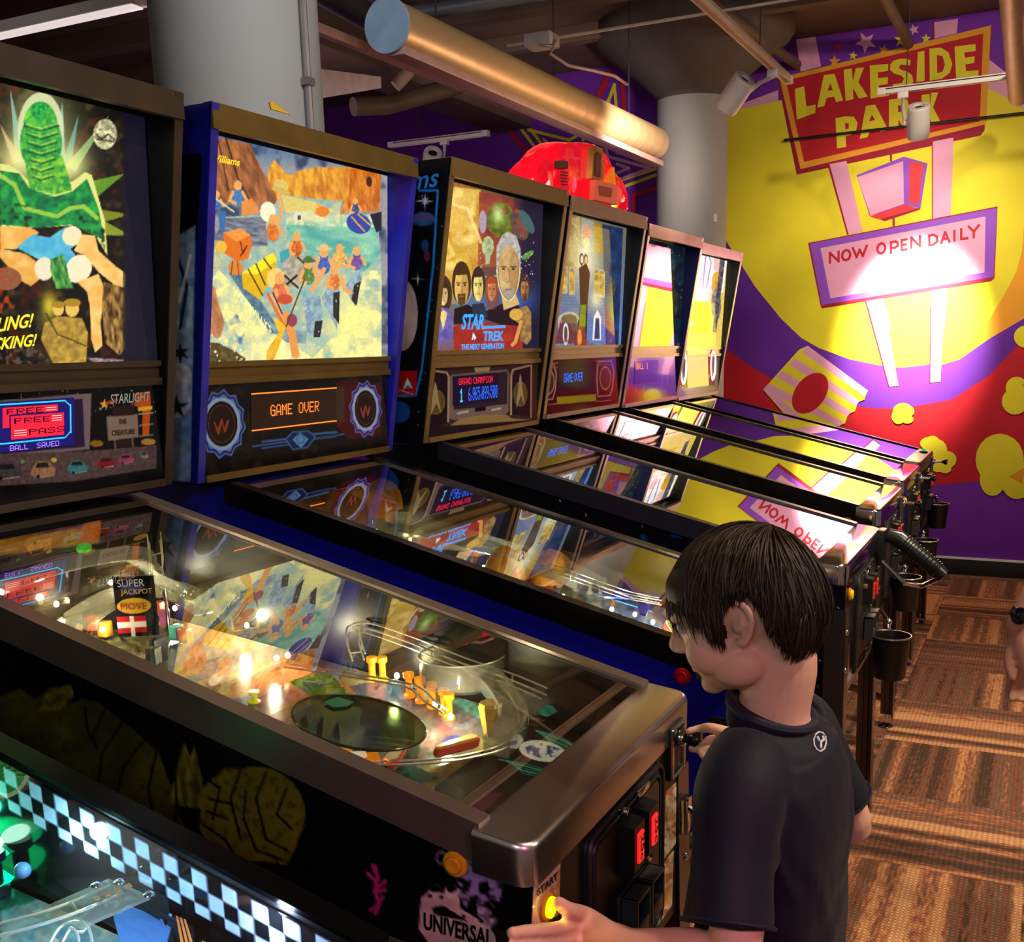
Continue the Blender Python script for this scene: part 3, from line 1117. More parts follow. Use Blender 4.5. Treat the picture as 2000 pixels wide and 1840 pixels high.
def track(a, b, m, label, hang=()):
    a, b = Vector(a), Vector(b)
    t = (b-a).normalized()
    up = Vector((0, 0, 1))
    s = t.cross(up).normalized()
    e = empty('track_rail', (a+b)/2, label, 'track rail', 'track lighting rails')
    q = MB()
    for o_, w_, h_ in ((0.0, 0.036, 0.010), (-0.0145, 0.007, 0.024), (0.0145, 0.007, 0.024)):
        z0 = 0.012 if w_ > 0.02 else 0.0
        c = [s*(o_-w_/2)+up*(z0-h_/2), s*(o_+w_/2)+up*(z0-h_/2), s*(o_+w_/2)+up*(z0+h_/2), s*(o_-w_/2)+up*(z0+h_/2)]
        q.prism([a+k for k in c], b-a)
    q.build('rail_profile', m, e, smooth=False)
    for p, sg in ((a, -1), (b, 1)):
        MB().box(p+t*sg*0.004+up*0.002, (0.040, 0.040, 0.032), bev=0.003).build('end_cap', m, e)
    for f in hang:
        p = a.lerp(b, f)
        MB().tube([p+up*0.016, Vector((p.x, p.y, ZC))], 0.0025, 6).build('hanger_wire', pm('wire_dark', (40, 34, 30), 0.5), e)
    return e


def spot_head(mount, c, aim, label, m=white, r=0.055, L=0.16):
    """cylinder spotlight hanging from a track: mount point on the rail, centre c, aim direction"""
    c, aim, mount = Vector(c), Vector(aim).normalized(), Vector(mount)
    e = empty('spotlight', mount, label, 'spotlight', 'track spotlights')
    MB().box(mount-Vector((0, 0, 0.018)), (0.03, 0.05, 0.032), bev=0.004).build('track_adapter', m, e)
    back = c-aim*L*0.42
    side = aim.cross(Vector((0, 0, 1))).normalized()
    if (mount-c).dot(side) < 0:
        side = -side
    j = c+side*(r+0.012)
    MB().tube([mount-Vector((0, 0, 0.03)), mount.lerp(j, 0.5)+side*0.006, j], 0.009, 8).cyl(j-side*0.016, 0.014, 0.02, side).build('yoke_arm', m, e)
    b = c-aim*L/2
    MB().lathe([(0.0, 0.012), (r*0.5, 0.012), (r*0.54, 0.0), (r*0.93, 0.0), (r*0.98, 0.004), (r, 0.012), (r*1.02, L*0.5), (r, L*0.93), (r*0.97, L), (r*0.86, L), (r*0.82, L-0.02), (0, L-0.02)], b, aim, 36).build('housing', m, e)
    MB().lathe([(0, 0.0132), (r*0.49, 0.0132), (r*0.49, 0.0115), (0, 0.0115)], b, aim, 30).build('vent_opening', black, e)
    for k in range(4):
        n = side if k % 2 == 0 else aim.cross(side)
        MB().box(b+n*(r*0.74)*(1 if k < 2 else -1)-aim*0.0005, (0.006, 0.006, 0.004), bev=0.001).build('vent_rib', pm('fixture_grey', (150, 142, 138), 0.5), e)
    return e


track((1.6, 0.765, 2.66), (4.12, 0.725, 2.645), warmw, 'cream track rail running away towards the capital of the far column', (0.25, 0.8))
track((4.80, 0.40, 2.685), (4.80, -0.9, 2.685), white, 'white track rail crossing in front of the red mural board')
track((4.55, 3.18, 2.665), (4.55, 2.55, 2.665), white, 'short white track rail on the purple wall above the dark starry machine', (0.3,))
spot_head((3.85, 0.73, 2.639), (3.93, 0.92, 2.575), Vector((0.30, 0.62, -0.62)), 'white cylinder spotlight at the end of the cream track rail')
spot_head((4.80, 0.30, 2.677), (4.93, 0.235, 2.55), Vector((0.55, 0.03, -0.9)), 'white cylinder spotlight in front of the word PARK')
spot_head((4.55, 2.82, 2.666), (4.58, 2.93, 2.55), Vector((0.6, 0.5, -0.55)), 'white cylinder spotlight low above the dark starry machine')

# linear lamp, top left
fl = empty('strip_light', (1.62, 2.6, 2.58), 'long white linear strip light at the top left corner', 'strip light')
MB().box((1.62, 2.75, 2.575), (0.07, 1.06, 0.035), bev=0.008).build('lamp_housing', white, fl)
MB().box((1.62, 2.75, 2.556), (0.05, 1.02, 0.008), bev=0.003).build('diffuser', pm('tube_glow', (255, 250, 245), 0.4, emit=(255, 240, 235), es=0.7), fl)
for y in (2.4, 3.1):
    MB().tube([(1.62, y, 2.59), (1.62, y, ZC)], 0.003, 6).build('hanger_wire', pm('wire_dark', (40, 34, 30)), fl)
MB().tube([(1.62, 2.36, 2.595), (1.60, 2.33, 2.66), (1.58, 2.36, 2.75), (1.58, 2.38, ZC)], 0.004, 6).build('power_cord', pm('cord_white', (210, 205, 200)), fl)
# ================================================================== pinball machines
ZF, SL, LEN, HWL, HC, HB = 0.913, 0.247, 1.127, 0.297, 0.285, 0.375
VB, VT, BZ, TZ, DEPTH = 1.150, 1.026, 1.201, 1.944, 1.40
blackm = pm('cabinet_black', (16, 15, 15), 0.35, spec=0.5, var=0.3)
chrome = pm('chrome', (215, 212, 208), 0.12, 1.0, var=0.04)
wirem = pm('ramp_wire', (244, 238, 220), 0.28, 0.7, var=0.05)
steelb = pm('brushed_steel', (214, 206, 198), 0.29, 1.0, var=0.03, vscale=4, rvar=0.12)
steelk = pm('dark_rail_steel', (92, 84, 78), 0.28, 1.0, var=0.1, rvar=0.3)
legm = pm('leg_black_chrome', (96, 84, 76), 0.28, 0.85, var=0.1)
rubber = pm('black_rubber', (20, 20, 22), 0.7)
plate_blk = pm('black_plastic', (24, 24, 26), 0.42, var=0.15)
glassm = glass_mat('tempered_glass', (252, 255, 250), 3.5)
clearp = glass_mat('clear_plastic', (232, 232, 214), 2.6, 1.5, 0.15)
smokep = glass_mat('smoked_plastic', (150, 165, 130), 1.6, 1.5)
bulbm = pm('bulb_lit', (255, 236, 190), 0.3, emit=(255, 226, 170), es=14)
bulbw = pm('bulb_white', (255, 246, 220), 0.3, emit=(255, 244, 214), es=30)
art_lit = art_mat('backlit_print', emit=1.12, rough=0.03, spec=0.5)
art_print = art_mat('gloss_print', rough=0.1, spec=0.5, coat=0.25)
art_matte = art_mat('cabinet_print', rough=0.3, spec=0.4)
art_play = art_mat('playfield_print', rough=0.18, spec=0.5)


def zg(v):
    return ZF+SL*v-0.006


def zp(v):
    return ZF-0.10+0.125*v


class Machine:
    def __init__(self, x, y, dz, label, trim, side, name_hint=None):
        self.x, self.y, self.dz = x, y, dz
        self.e = empty('pinball_machine', (x, y, 0), label, 'pinball machine', 'row of pinball machines')
        self.trim, self.sidem = trim, side

    def P(self, u, v, z):
        return Vector((self.x+u, self.y+v, z+self.dz))

    def on_field(self, px, py, h=0.0):
        o = self.P(0, 0, ZF-0.10+h)
        p = atplane(px, py, o, Vector((0, -0.125, 1)))
        vm = LEN-0.05
        if p.y-self.y > vm or p.y-self.y < -0.6:          # the ray meets the back panel first
            p = aty(px, py, self.y+vm)
            p.z = min(p.z, zg(vm)+self.dz-0.05)
        p.x = min(max(p.x, self.x-0.245), self.x+0.245)
        return p

    def local(self, p):
        return p.x-self.x, p.y-self.y, p.z-self.dz

    # ---------------------------------------------------------------- cabinet
    def cabinet(self, rail=steelk, lock=steelb, legs=True, cabm=None):
        P, e = self.P, self.e
        cabm = cabm or self.sidem
        q = MB()
        for s in (-1, 1):
            a, b = s*(HC-0.02), s*HC
            q.prism([P(a, 0, 0.56), P(a, DEPTH, 0.62), P(a, DEPTH, zg(LEN)), P(a, LEN, zg(LEN)-0.004), P(a, 0, zg(0)-0.004)], P(b, 0, 0)-P(a, 0, 0))
        q.box(P(0, 0.012, (0.56+zg(0)-0.02)/2), (2*HC-0.04, 0.024, zg(0)-0.02-0.56))
        q.box(P(0, DEPTH-0.012, 0.9), (2*HC-0.04, 0.024, 0.56))
        q.prism([P(-HC+0.02, 0.02, 0.57), P(-HC+0.02, DEPTH-0.02, 0.63), P(-HC+0.02, DEPTH-0.02, 0.645), P(-HC+0.02, 0.02, 0.585)], Vector((2*HC-0.04, 0, 0)))
        q.box(P(0, (LEN+DEPTH)/2+0.01, zg(LEN)-0.012), (2*HC-0.04, DEPTH-LEN-0.02, 0.018))
        q.build('cabinet', cabm, e, smooth=False)
        # side rails: inverted L folded over the cabinet side
        for s in (-1, 1):
            q = MB()
            v0, v1 = 0.066, LEN+0.03
            t = 0.0025
            prof = [(s*(HC-0.024), 0.0), (s*(HC-0.024), t+0.003), (s*(HC+0.004), t+0.003), (s*(HC+0.004), -0.046), (s*(HC+0.001), -0.046), (s*(HC+0.001), 0.0)]
            a = [P(u, v0, zg(v0)+dz_) for u, dz_ in prof]
            b = [P(u, v1, zg(v1)+dz_) for u, dz_ in prof]
            q.prism(a, b[0]-a[0])
            q.build('side_rail', rail, e, smooth=False)
        # lockbar
        q = MB()
        rr = 0.026
        pl = [(-HWL, 0.072), (HWL, 0.072)]
        pl += [(HWL-rr+rr*math.cos(-t_), rr-0.004+rr*math.sin(-t_)) for t_ in [PI/2*k/6 for k in range(7)]]
        pl += [(-HWL+rr-rr*math.sin(t_), rr-0.004-rr*math.cos(t_)) for t_ in [PI/2*k/6 for k in range(7)]]
        n = len(pl)
        rings = []
        for ins, h in ((0.0, -0.050), (0.0, -0.006), (0.0012, -0.0015), (0.0035, 0.0015), (0.006, 0.0025)):
            ring = []
            for u, v in pl:
                cx, cy = u*(1-ins/HWL), 0.036+(v-0.036)*(1-ins/0.036)
                if v > 0.07:
                    cy = v
                ring.append(P(cx, cy, ZF+SL*cy*0.5+h))
            rings.append(ring)
        for i in range(len(rings)-1):
            q.verts_faces(rings[i]+rings[i+1], [(k, (k+1) % n, n+(k+1) % n, n+k) for k in range(n)])
        for ring in (rings[0], rings[-1]):
            q.verts_faces(ring, [tuple(range(n))])
        bmesh.ops.remove_doubles(q.bm, verts=q.bm.verts[:], dist=0.0002)
        q.build('lockbar', lock, e, angle=30)
        if cabm is not blackm:
            for s in (-1, 1):
                MB().hexa([P(s*(HC-0.0222), 0.03, zp(0.03)-0.03), P(s*(HC-0.0202), 0.03, zp(0.03)-0.03), P(s*(HC-0.0202), LEN, zp(LEN)-0.03), P(s*(HC-0.0222), LEN, zp(LEN)-0.03),
                           P(s*(HC-0.0222), 0.03, zg(0.03)-0.006), P(s*(HC-0.0202), 0.03, zg(0.03)-0.006), P(s*(HC-0.0202), LEN, zg(LEN)-0.006), P(s*(HC-0.0222), LEN, zg(LEN)-0.006)]).build('inner_wall', blackm, e, smooth=False, label='black inner side wall')
        MB().box(P(0, LEN+0.006, zg(LEN)-0.10), (2*HC-0.048, 0.004, 0.17)).build('inner_back', pm('liner_black', (22, 20, 18), 0.4), e, smooth=False)
        # glass
        q = MB()
        a = P(-HC+0.0225, 0.068, zg(0.068)-0.0045)
        b = P(-HC+0.0225, LEN+0.01, zg(LEN+0.01)-0.0045)
        q.prism([a, a+Vector((2*HC-0.045, 0, 0)), a+Vector((2*HC-0.045, 0, 0.0045)), a+Vector((0, 0, 0.0045))], b-a)
        q.build('playfield_glass', glassm, e, smooth=False)
        if legs:
            self.legs()

    def legs(self):
        P, e = self.P, self.e
        for s in (-1, 1):
            for front in (True, False):
                v0 = 0.0 if front else DEPTH
                d = 1 if front else -1
                top, zb = (0.80, 0.03)
                dv = -0.012*d
                q = MB()
                # folded angle with a flute on both flanges
                prof = [(0, 0), (-0.052, 0), (-0.052, 0.003), (-0.036, 0.003), (-0.033, 0.009), (-0.020, 0.009), (-0.017, 0.003), (-0.003, 0.003), (-0.003, 0.017), (-0.009, 0.020), (-0.009, 0.033), (-0.003, 0.036), (-0.003, 0.052), (0, 0.052)]
                c0 = P(s*(HC+0.0035), v0-0.003*d, top)
                c1 = P(s*(HC+0.010), v0-0.003*d+dv, zb)
                a = [c0+Vector((s*k[0], d*k[1], 0)) for k in prof]
                q.prism(a, c1-c0)
                lg = q.build('leg', legm, e, smooth=False)
                MB().lathe([(0, 0), (0.026, 0), (0.028, 0.004), (0.018, 0.012), (0.006, 0.016), (0.006, 0.05), (0, 0.05)], P(s*(HC-0.012), v0+0.022*d+dv, -self.dz), seg=18).build('leveler_foot', chrome, lg)
                if front:
                    for z in (0.74, 0.64):
                        MB().ball(P(s*(HC+0.002)-s*0.016, v0-0.004, z), 0.008, 1, 0.8, 1, 12, 6).build('leg_bolt', chrome, lg)

    # ---------------------------------------------------------------- backbox
    def backbox(self, glass_paint, panel_paint, cell=0.003, edge=None, gap=None, lit=None):
        P, e = self.P, self.e
        edge = edge or self.trim
        bv = DEPTH-0.02
        t = 0.019
        bb_ = MB()
        for s in (-1, 1):
            a = [P(s*HB, VB, BZ), P(s*HB, bv, BZ), P(s*HB, bv, TZ), P(s*HB, VT, TZ)]
            bb_.prism(a, Vector((-s*t, 0, 0)))
        bb_.box(P(0, (VT+bv)/2+0.004, TZ-t/2), (2*HB-2*t, bv-VT-0.008, t))
        bb_.box(P(0, (VB+bv)/2, BZ+t/2), (2*HB-2*t, bv-VB-0.01, t))
        bb_.box(P(0, bv-0.006, (BZ+TZ)/2), (2*HB-2*t, 0.012, TZ-BZ-2*t))
        bx = bb_.build('backbox', self.sidem, e, smooth=False)
        # edge trim, folded over the front edges
        vdir = Vector((0, VT-VB, TZ-BZ)).normalized()
        for s in (-1, 1):
            a = P(s*(HB-t-0.001), VB, BZ)
            b = P(s*(HB-t-0.001), VT, TZ)
            nn = Vector((0, -vdir.z, vdir.y))
            MB().prism([a, a+Vector((s*(t+0.002), 0, 0)), a+Vector((s*(t+0.002), 0, 0))+nn*0.003, a+nn*0.003], b-a).build('edge_trim', edge, e, smooth=False)
        q = MB()
        q.prism([P(-HB, VT-0.001, TZ+0.002), P(-HB, VT-0.001, TZ-0.046), P(-HB, VT+0.013, TZ-0.046), P(-HB, VT+0.02, TZ+0.002)], Vector((2*HB, 0, 0)))
        q.build('top_trim', self.trim, e, smooth=False)

        def face(z):
            return VB-0.004 - (z-BZ)*0.058
        w = HB-t-0.003
        z0, z1, z2, z3 = 1.212, 1.408, 1.452, 1.915
        # backglass
        n1 = int(2*w/cell)
        self.bg = panel('backglass', e, [P(-w, face(z2), z2), P(w, face(z2), z2), P(w, face(z3), z3), P(-w, face(z3), z3)], n1, int((z3-z2)/cell), glass_paint, lit or art_lit, 0.006)
        # channel bar between glass and speaker panel
        q = MB()
        for za, zb, pr in ((z1-0.002, z1+0.012, 0.010), (z1+0.012, z2-0.010, 0.003), (z2-0.010, z2+0.002, 0.010)):
            q.hexa([P(-w, face(za)-pr, za), P(w, face(za)-pr, za), P(w, face(za)+0.02, za), P(-w, face(za)+0.02, za), P(-w, face(zb)-pr, zb), P(w, face(zb)-pr, zb), P(w, face(zb)+0.02, zb), P(-w, face(zb)+0.02, zb)])
        q.build('glass_channel', self.trim, e, smooth=False)
        q = MB()
        q.hexa([P(-w, face(z3)-0.003, z3-0.008), P(w, face(z3)-0.003, z3-0.008), P(w, bv-0.02, z3-0.008), P(-w, bv-0.02, z3-0.008), P(-w, face(z3)-0.003, TZ-t), P(w, face(z3)-0.003, TZ-t), P(w, bv-0.02, TZ-t), P(-w, bv-0.02, TZ-t)])
        q.build('light_header', plate_blk, e, smooth=False)
        self.sp = panel('speaker_panel', e, [P(-w, face(z0), z0), P(w, face(z0), z0), P(w, face(z1), z1), P(-w, face(z1), z1)], n1, int((z1-z0)/cell), panel_paint, art_print, 0.012)
        q = MB()
        q.box(P(0, VB-0.002, (BZ+z0)/2+0.001), (2*w, 0.014, z0-BZ+0.004))
        q.build('bottom_trim', self.trim, e, smooth=False)
        self.face = face

    def fpt(self, px, py, lift=0.0):
        """point on the leaning front face of the backbox"""
        o = self.P(0, VB-0.004-lift, BZ)
        return atplane(px, py, o, Vector((0, 1, 0.058)))

    def display(self, quad, w, h, dots, mats, glassc=(18, 10, 10), name='dot_matrix_display'):
        """quad: pixels TL, TR, BL of the lit window; dots: {(c, r): key}; w, h: dot columns and rows"""
        tl, tr_, bl_ = [self.fpt(*p, lift=0.0015) for p in quad]
        eu, ev = tr_-tl, bl_-tl
        n = Vector((0, -1, -0.058)).normalized()
        q = MB()
        q.prism([tl, tr_, tr_+ev, bl_], -n*0.003)
        d = q.build(name, pm('display_window_%d' % sum(glassc), glassc, 0.08, spec=0.6), self.sp, smooth=False)
        keys = sorted(set(dots.values()))
        for k in keys:
            m_ = MB()
            fs = []
            vs_ = []
            for (c, r), kk in dots.items():
                if kk != k:
                    continue
                i = len(vs_)
                a, b, g = c/w, r/h, 0.12
                for (sa, sb) in ((g, g), (1-g, g), (1-g, 1-g), (g, 1-g)):
                    vs_.append(tl+eu*(a+sa/w)+ev*(b+sb/h)+n*0.0012)
                fs.append((i, i+1, i+2, i+3))
            m_.verts_faces(vs_, fs)
            m_.build('lit_dots', mats[k], d, smooth=False)
        return d

    # ---------------------------------------------------------------- front furniture
    def coin_door(self, u0=-0.14, u1=0.157, z0=0.585, z1=0.858, lit=(255, 40, 40), buttons=True, es=0.35):
        P, e = self.P, self.e

        def rr(u0, u1, z0, z1, r, y):
            pts = []
            for cx, cz, a0 in ((u1-r, z1-r, 0), (u0+r, z1-r, 90), (u0+r, z0+r, 180), (u1-r, z0+r, 270)):
                for k in range(6):
                    t = math.radians(a0+18*k)
                    pts.append(P(cx+r*math.cos(t), y, cz+r*math.sin(t)))
            return pts
        q = MB()
        q.prism(rr(u0, u1, z0, z1, 0.03, 0.0), Vector((0, -0.004, 0)))
        q.tube(rr(u0+0.005, u1-0.005, z0+0.005, z1-0.005, 0.026, -0.005), 0.004, 6, True)
        q.tube(rr(u0+0.019, u1-0.019, z0+0.019, z1-0.019, 0.016, -0.005), 0.0032, 6, True)
        f = q.build('coin_door', plate_blk, e)
        q = MB()
        q.prism(rr(u0+0.026, u1-0.026, z0+0.03, z1-0.026, 0.012, -0.0035), Vector((0, -0.0035, 0)))
        dp = q.build('door_panel', pm('door_dark_steel', (52, 46, 40), 0.4, 0.4), f, smooth=False)
        cx = (u0+u1)/2
        MB().box(P(cx+0.045, -0.008, z1-0.012), (0.045, 0.010, 0.012), bev=0.003).build('hinge', chrome, f)
        MB().cyl(P(cx-0.03, -0.004, z1-0.013), 0.006, 0.012, (0, -1, 0), 12, 0.002).build('carriage_bolt', chrome, f)
        if buttons:
            for du in (-0.022, 0.036):
                c = P(cx+du-0.002, -0.02, z1-0.062)
                hb_ = MB()
                hb_.hexa([c+Vector(k) for k in ((-0.02, 0.014, -0.042), (0.02, 0.014, -0.042), (0.02, -0.010, -0.034), (-0.02, -0.010, -0.034),
                                                (-0.02, 0.014, 0.036), (0.02, 0.014, 0.036), (0.02, -0.010, 0.032), (-0.02, -0.010, 0.032))])
                r_ = hb_.build('coin_reject', plate_blk, f, smooth=False)
                MB().box(c+Vector((0, -0.0105, -0.001)), (0.020, 0.006, 0.044), bev=0.002).build('lit_price_window', pm('reject_red_%d' % int(es*100), (200, 20, 20), 0.2, emit=lit, es=es), r_)
                lettering('price_text', '25c', pm('price_dark_red', (90, 0, 0), 0.4), r_, c+Vector((-0.0065, -0.0137, 0.018)), Vector((0, 0, -0.037)), Vector((0.013, 0, 0)), 0.0004, bold=0.02)
        lk = MB().cyl(P(cx+0.062, -0.006, z1-0.118), 0.012, 0.010, (0, -1, 0), 18, 0.002).build('door_lock', chrome, f)
        MB().box(P(cx+0.062, -0.0165, z1-0.118), (0.002, 0.002, 0.010)).build('key_slot', blackm, lk)
        for du in (-0.03, 0.03):
            c = P(cx+du+0.006, -0.014, z0+0.108)
            q = MB()
            q.box(c+Vector((0, 0.004, 0)), (0.052, 0.012, 0.066), bev=0.002)
            q.box(c+Vector((0, -0.010, 0.030)), (0.052, 0.026, 0.006), bev=0.001)
            q.box(c+Vector((-0.024, -0.010, 0)), (0.004, 0.026, 0.066))
            q.box(c+Vector((0.024, -0.010, 0)), (0.004, 0.026, 0.066))
            q.box(c+Vector((0, -0.014, -0.020)), (0.044, 0.018, 0.026), bev=0.003)
            q.build('coin_return', pm('return_grey', (60, 60, 62), 0.4, 0.3), f)

    def plunger(self, pull=0.05, housing=True):
        P, e = self.P, self.e
        u, z = 0.214, 0.868
        q = MB()
        q.box(P(u, -0.004, z-0.02), (0.062, 0.008, 0.086), bev=0.003)
        h = q.build('plunger_housing', plate_blk, e)
        q = MB()
        for a, b in (((-0.028, 0.02), (0.028, 0.02)), ((0.028, 0.02), (0.028, -0.058)), ((0.028, -0.058), (-0.028, -0.058)), ((-0.028, -0.058), (-0.028, 0.02))):
            q.tube([P(u+a[0], -0.009, z+a[1]), P(u+b[0], -0.009, z+b[1])], 0.003, 6)
        q.cyl(P(u, -0.006, z), 0.014, 0.016, (0, -1, 0), 18, 0.003)
        q.build('housing_rim', chrome, h)
        MB().cyl(P(u, -0.01, z), 0.0055, pull, (0, -1, 0), 12).build('plunger_rod', chrome, e)
        MB().lathe([(0, 0), (0.006, 0), (0.008, 0.004), (0.013, 0.013), (0.015, 0.020), (0.013, 0.025), (0, 0.027)], P(u, -0.008-pull, z), (0, -1, 0), 18).build('plunger_knob', pm('knob_black', (18, 18, 20), 0.25), e)

    def flipper_button(self, col, side=-1, v=0.10, z=0.872):
        P, e = self.P, self.e
        m_ = pm('button_%d_%d_%d' % col, col, 0.28, var=0.05, coat=0.2)
        c = P(side*HC, v, z)
        MB().lathe([(0, 0), (0.0165, 0), (0.0168, 0.002), (0.0155, 0.005), (0.0115, 0.006), (0.0108, 0.0045), (0.0102, 0.0045), (0.0100, 0.0095), (0.0085, 0.0105), (0.004, 0.0098), (0, 0.0096)], c, (side, 0, 0), 28).build('flipper_button', m_, e)

    def start_button(self, u=-0.253, z=0.822, col=(255, 220, 0), es=1.6):
        P, e = self.P, self.e
        b = MB().lathe([(0, 0), (0.0165, 0), (0.017, 0.003), (0.0145, 0.005), (0, 0.005)], P(u, -0.0005, z), (0, -1, 0), 26).build('start_button', pm('bezel_amber', (190, 130, 20), 0.3), e)
        MB().lathe([(0, 0.004), (0.0125, 0.004), (0.0125, 0.009), (0.009, 0.0105), (0, 0.0108)], P(u, -0.0005, z), (0, -1, 0), 26).build('lit_cap', pm('lit_yellow_%d' % col[1], (255, 210, 20), 0.3, emit=col, es=es), b)

    # ---------------------------------------------------------------- playfield
    def playfield(self, paint, cell=0.004):
        P, e = self.P, self.e
        w = HC-0.024
        v0, v1 = 0.07, LEN-0.02
        self.pf = panel('playfield', e, [P(-w, v0, zp(v0)), P(w, v0, zp(v0)), P(w, v1, zp(v1)), P(-w, v1, zp(v1))], int(2*w/cell), int((v1-v0)/cell), paint, art_play, 0.012)

    def lamp(self, p, power=0.5, col=(1.0, 0.86, 0.6), r=0.0048, m=None, name='lamp_bulb', lit=True):
        MB().ball(p, r, 1, 1, 1.15, 12, 8).build(name, m or bulbm, self.e)
        if lit:
            light('playfield_lamp', 'POINT', Vector(p)-self.e.location+Vector((0, 0, r*1.8)), power, col, size=0.006, parent=self.e)

    def post(self, p, h=0.03, r=0.005, m=None, ring=True, name='rubber_post'):
        q = MB().lathe([(0, 0), (r*1.25, 0), (r*1.25, h*0.12), (r*0.75, h*0.2), (r*0.75, h*0.72), (r*1.2, h*0.8), (r*1.2, h), (0, h)], p, seg=14)
        q.build(name, m or pm('post_amber', (226, 140, 40), 0.2, spec=0.6, emit=(255, 140, 20), es=0.12), self.e)

    def bumper(self, p, col, r=0.032, h=0.055):
        q = MB().lathe([(0, 0), (r*1.05, 0), (r*1.1, 0.004), (r*0.72, 0.010), (r*0.62, h*0.62), (r*0.8, h*0.7), (0, h*0.7)], p, seg=26)
        b = q.build('pop_bumper', pm('bumper_body', (220, 214, 196), 0.35), self.e)
        MB().lathe([(0, h*0.70), (r*1.05, h*0.70), (r*1.08, h*0.78), (r*0.8, h*0.92), (r*0.3, h), (0, h)], p, seg=26).build('bumper_cap', pm('cap_%d_%d_%d' % col, col, 0.2, emit=col, es=0.35), b)

    def flipper(self, p, ang, col=(222, 200, 120), rub=(190, 40, 30)):
        p = Vector(p)
        d = Vector((math.cos(ang), math.sin(ang), 0.125*math.sin(ang)))
        n = Vector((-d.y, d.x, 0)).normalized()
        up = Vector((0, -0.125, 1)).normalized()
        Ln, r0, r1 = 0.066, 0.012, 0.006

        def outline(k):
            pts = []
            for j in range(9):
                t = PI/2+PI*j/8
                pts.append(p+d*(r0*k*math.cos(t))+n*(r0*k*math.sin(t)))
            for j in range(7):
                t = -PI/2+PI*j/6
                pts.append(p+d*(Ln+r1*k*math.cos(t))+n*(r1*k*math.sin(t)))
            return pts
        f = MB().prism([q+up*0.010 for q in outline(0.8)], up*0.018).build('flipper', pm('flipper_%d_%d_%d' % col, col, 0.3), self.e, smooth=False)
        MB().prism([q+up*0.013 for q in outline(1.1)], up*0.011).build('flipper_rubber', pm('rub_%d_%d_%d' % rub, rub, 0.6), f, smooth=False)

    def wire_ramp(self, pts, gap=0.011, r=0.0014, rails=2, name='wire_ramp', m=None):
        pts = [Vector(p) for p in pts]
        # smooth the path
        dense = []
        n = len(pts)
        for i in range(n-1):
            p0, p1, p2, p3 = pts[max(i-1, 0)], pts[i], pts[i+1], pts[min(i+2, n-1)]
            for k in range(6):
                t = k/6
                dense.append(0.5*((2*p1)+(p2-p0)*t+(2*p0-5*p1+4*p2-p3)*t*t+(3*p1-p0-3*p2+p3)*t**3))
        dense.append(pts[-1])
        q = MB()
        offs = [(-1, 0), (1, 0), (-1.25, 1.1), (1.25, 1.1)][:rails]
        lines = [[] for _ in offs]
        for i, p in enumerate(dense):
            t = (dense[min(i+1, len(dense)-1)]-dense[max(i-1, 0)])
            s = t.cross(Vector((0, 0, 1)))
            s = s.normalized() if s.length > 1e-6 else Vector((1, 0, 0))
            for j, (a, b) in enumerate(offs):
                lines[j].append(p+s*a*gap+Vector((0, 0, b*gap)))
        for l_ in lines:
            q.tube(l_, r, 6)
        for i in range(3, len(dense)-1, 9):
            c = [lines[j][i] for j in range(len(offs))]
            if len(c) == 4:
                arcp = [c[2], c[0]-Vector((0, 0, gap*0.35)), c[1]-Vector((0, 0, gap*0.35)), c[3]]
                q.tube(arcp, r, 6)
            else:
                q.tube([c[0], (c[0]+c[1])/2-Vector((0, 0, gap*0.5)), c[1]], r, 6)
        return q.build(name, m or wirem, self.e)

    def strip_ramp(self, pts, w=0.05, h=0.022, m=None, name='plastic_ramp'):
        """U shaped clear ramp with real wall thickness"""
        pts = [Vector(p) for p in pts]
        dense = []
        n = len(pts)
        for i in range(n-1):
            p0, p1, p2, p3 = pts[max(i-1, 0)], pts[i], pts[i+1], pts[min(i+2, n-1)]
            for k in range(6):
                t = k/6
                dense.append(0.5*((2*p1)+(p2-p0)*t+(2*p0-5*p1+4*p2-p3)*t*t+(3*p1-p0-3*p2+p3)*t**3))
        dense.append(pts[-1])
        prof = [(-.5, 1), (-.46, .1), (-.40, 0), (.40, 0), (.46, .1), (.5, 1), (.44, 1), (.42, .15), (.38, .07), (-.38, .07), (-.42, .15), (-.44, 1)]
        q = MB()
        rings = []
        for i, p in enumerate(dense):
            t = (dense[min(i+1, len(dense)-1)]-dense[max(i-1, 0)])
            s = t.cross(Vector((0, 0, 1))).normalized()
            rings.append([q.bm.verts.new(p+s*a*w+Vector((0, 0, b*h))) for a, b in prof])
        m_ = len(prof)
        for i in range(len(rings)-1):
            for k in range(m_):
                q.bm.faces.new((rings[i][k], rings[i][(k+1) % m_], rings[i+1][(k+1) % m_], rings[i+1][k]))
        q.bm.faces.new(rings[0])
        q.bm.faces.new(rings[-1][::-1])
        return q.build(name, m or clearp, self.e)

    def basic_kit(self, seed, cols, lamps=4, power=0.35):
        """the usual furniture of a playfield, laid out a little differently on each machine"""
        r = random.Random(seed)
        P = self.P

        def S(u, v, h=0.0):
            return P(u, v, zp(v)+h)
        for u, v in ((-0.09, 0.86), (0.05, 0.90), (-0.02, 0.76)):
            self.bumper(S(u+r.uniform(-.02, .02), v), cols[0])
        self.flipper(S(-0.10, 0.25), -0.45)
        self.flipper(S(0.08, 0.25), PI+0.45)
        for s in (-1, 1):
            a = [S(s*0.115, 0.30, 0.028), S(s*0.155, 0.37, 0.028), S(s*0.155, 0.46, 0.028)]
            if s < 0:
                a = a[::-1]
            MB().prism(a, Vector((0, 0, 0.003))).build('slingshot_plastic', pm('sling_%d_%d_%d' % cols[1], cols[1], 0.2), self.e, smooth=False)
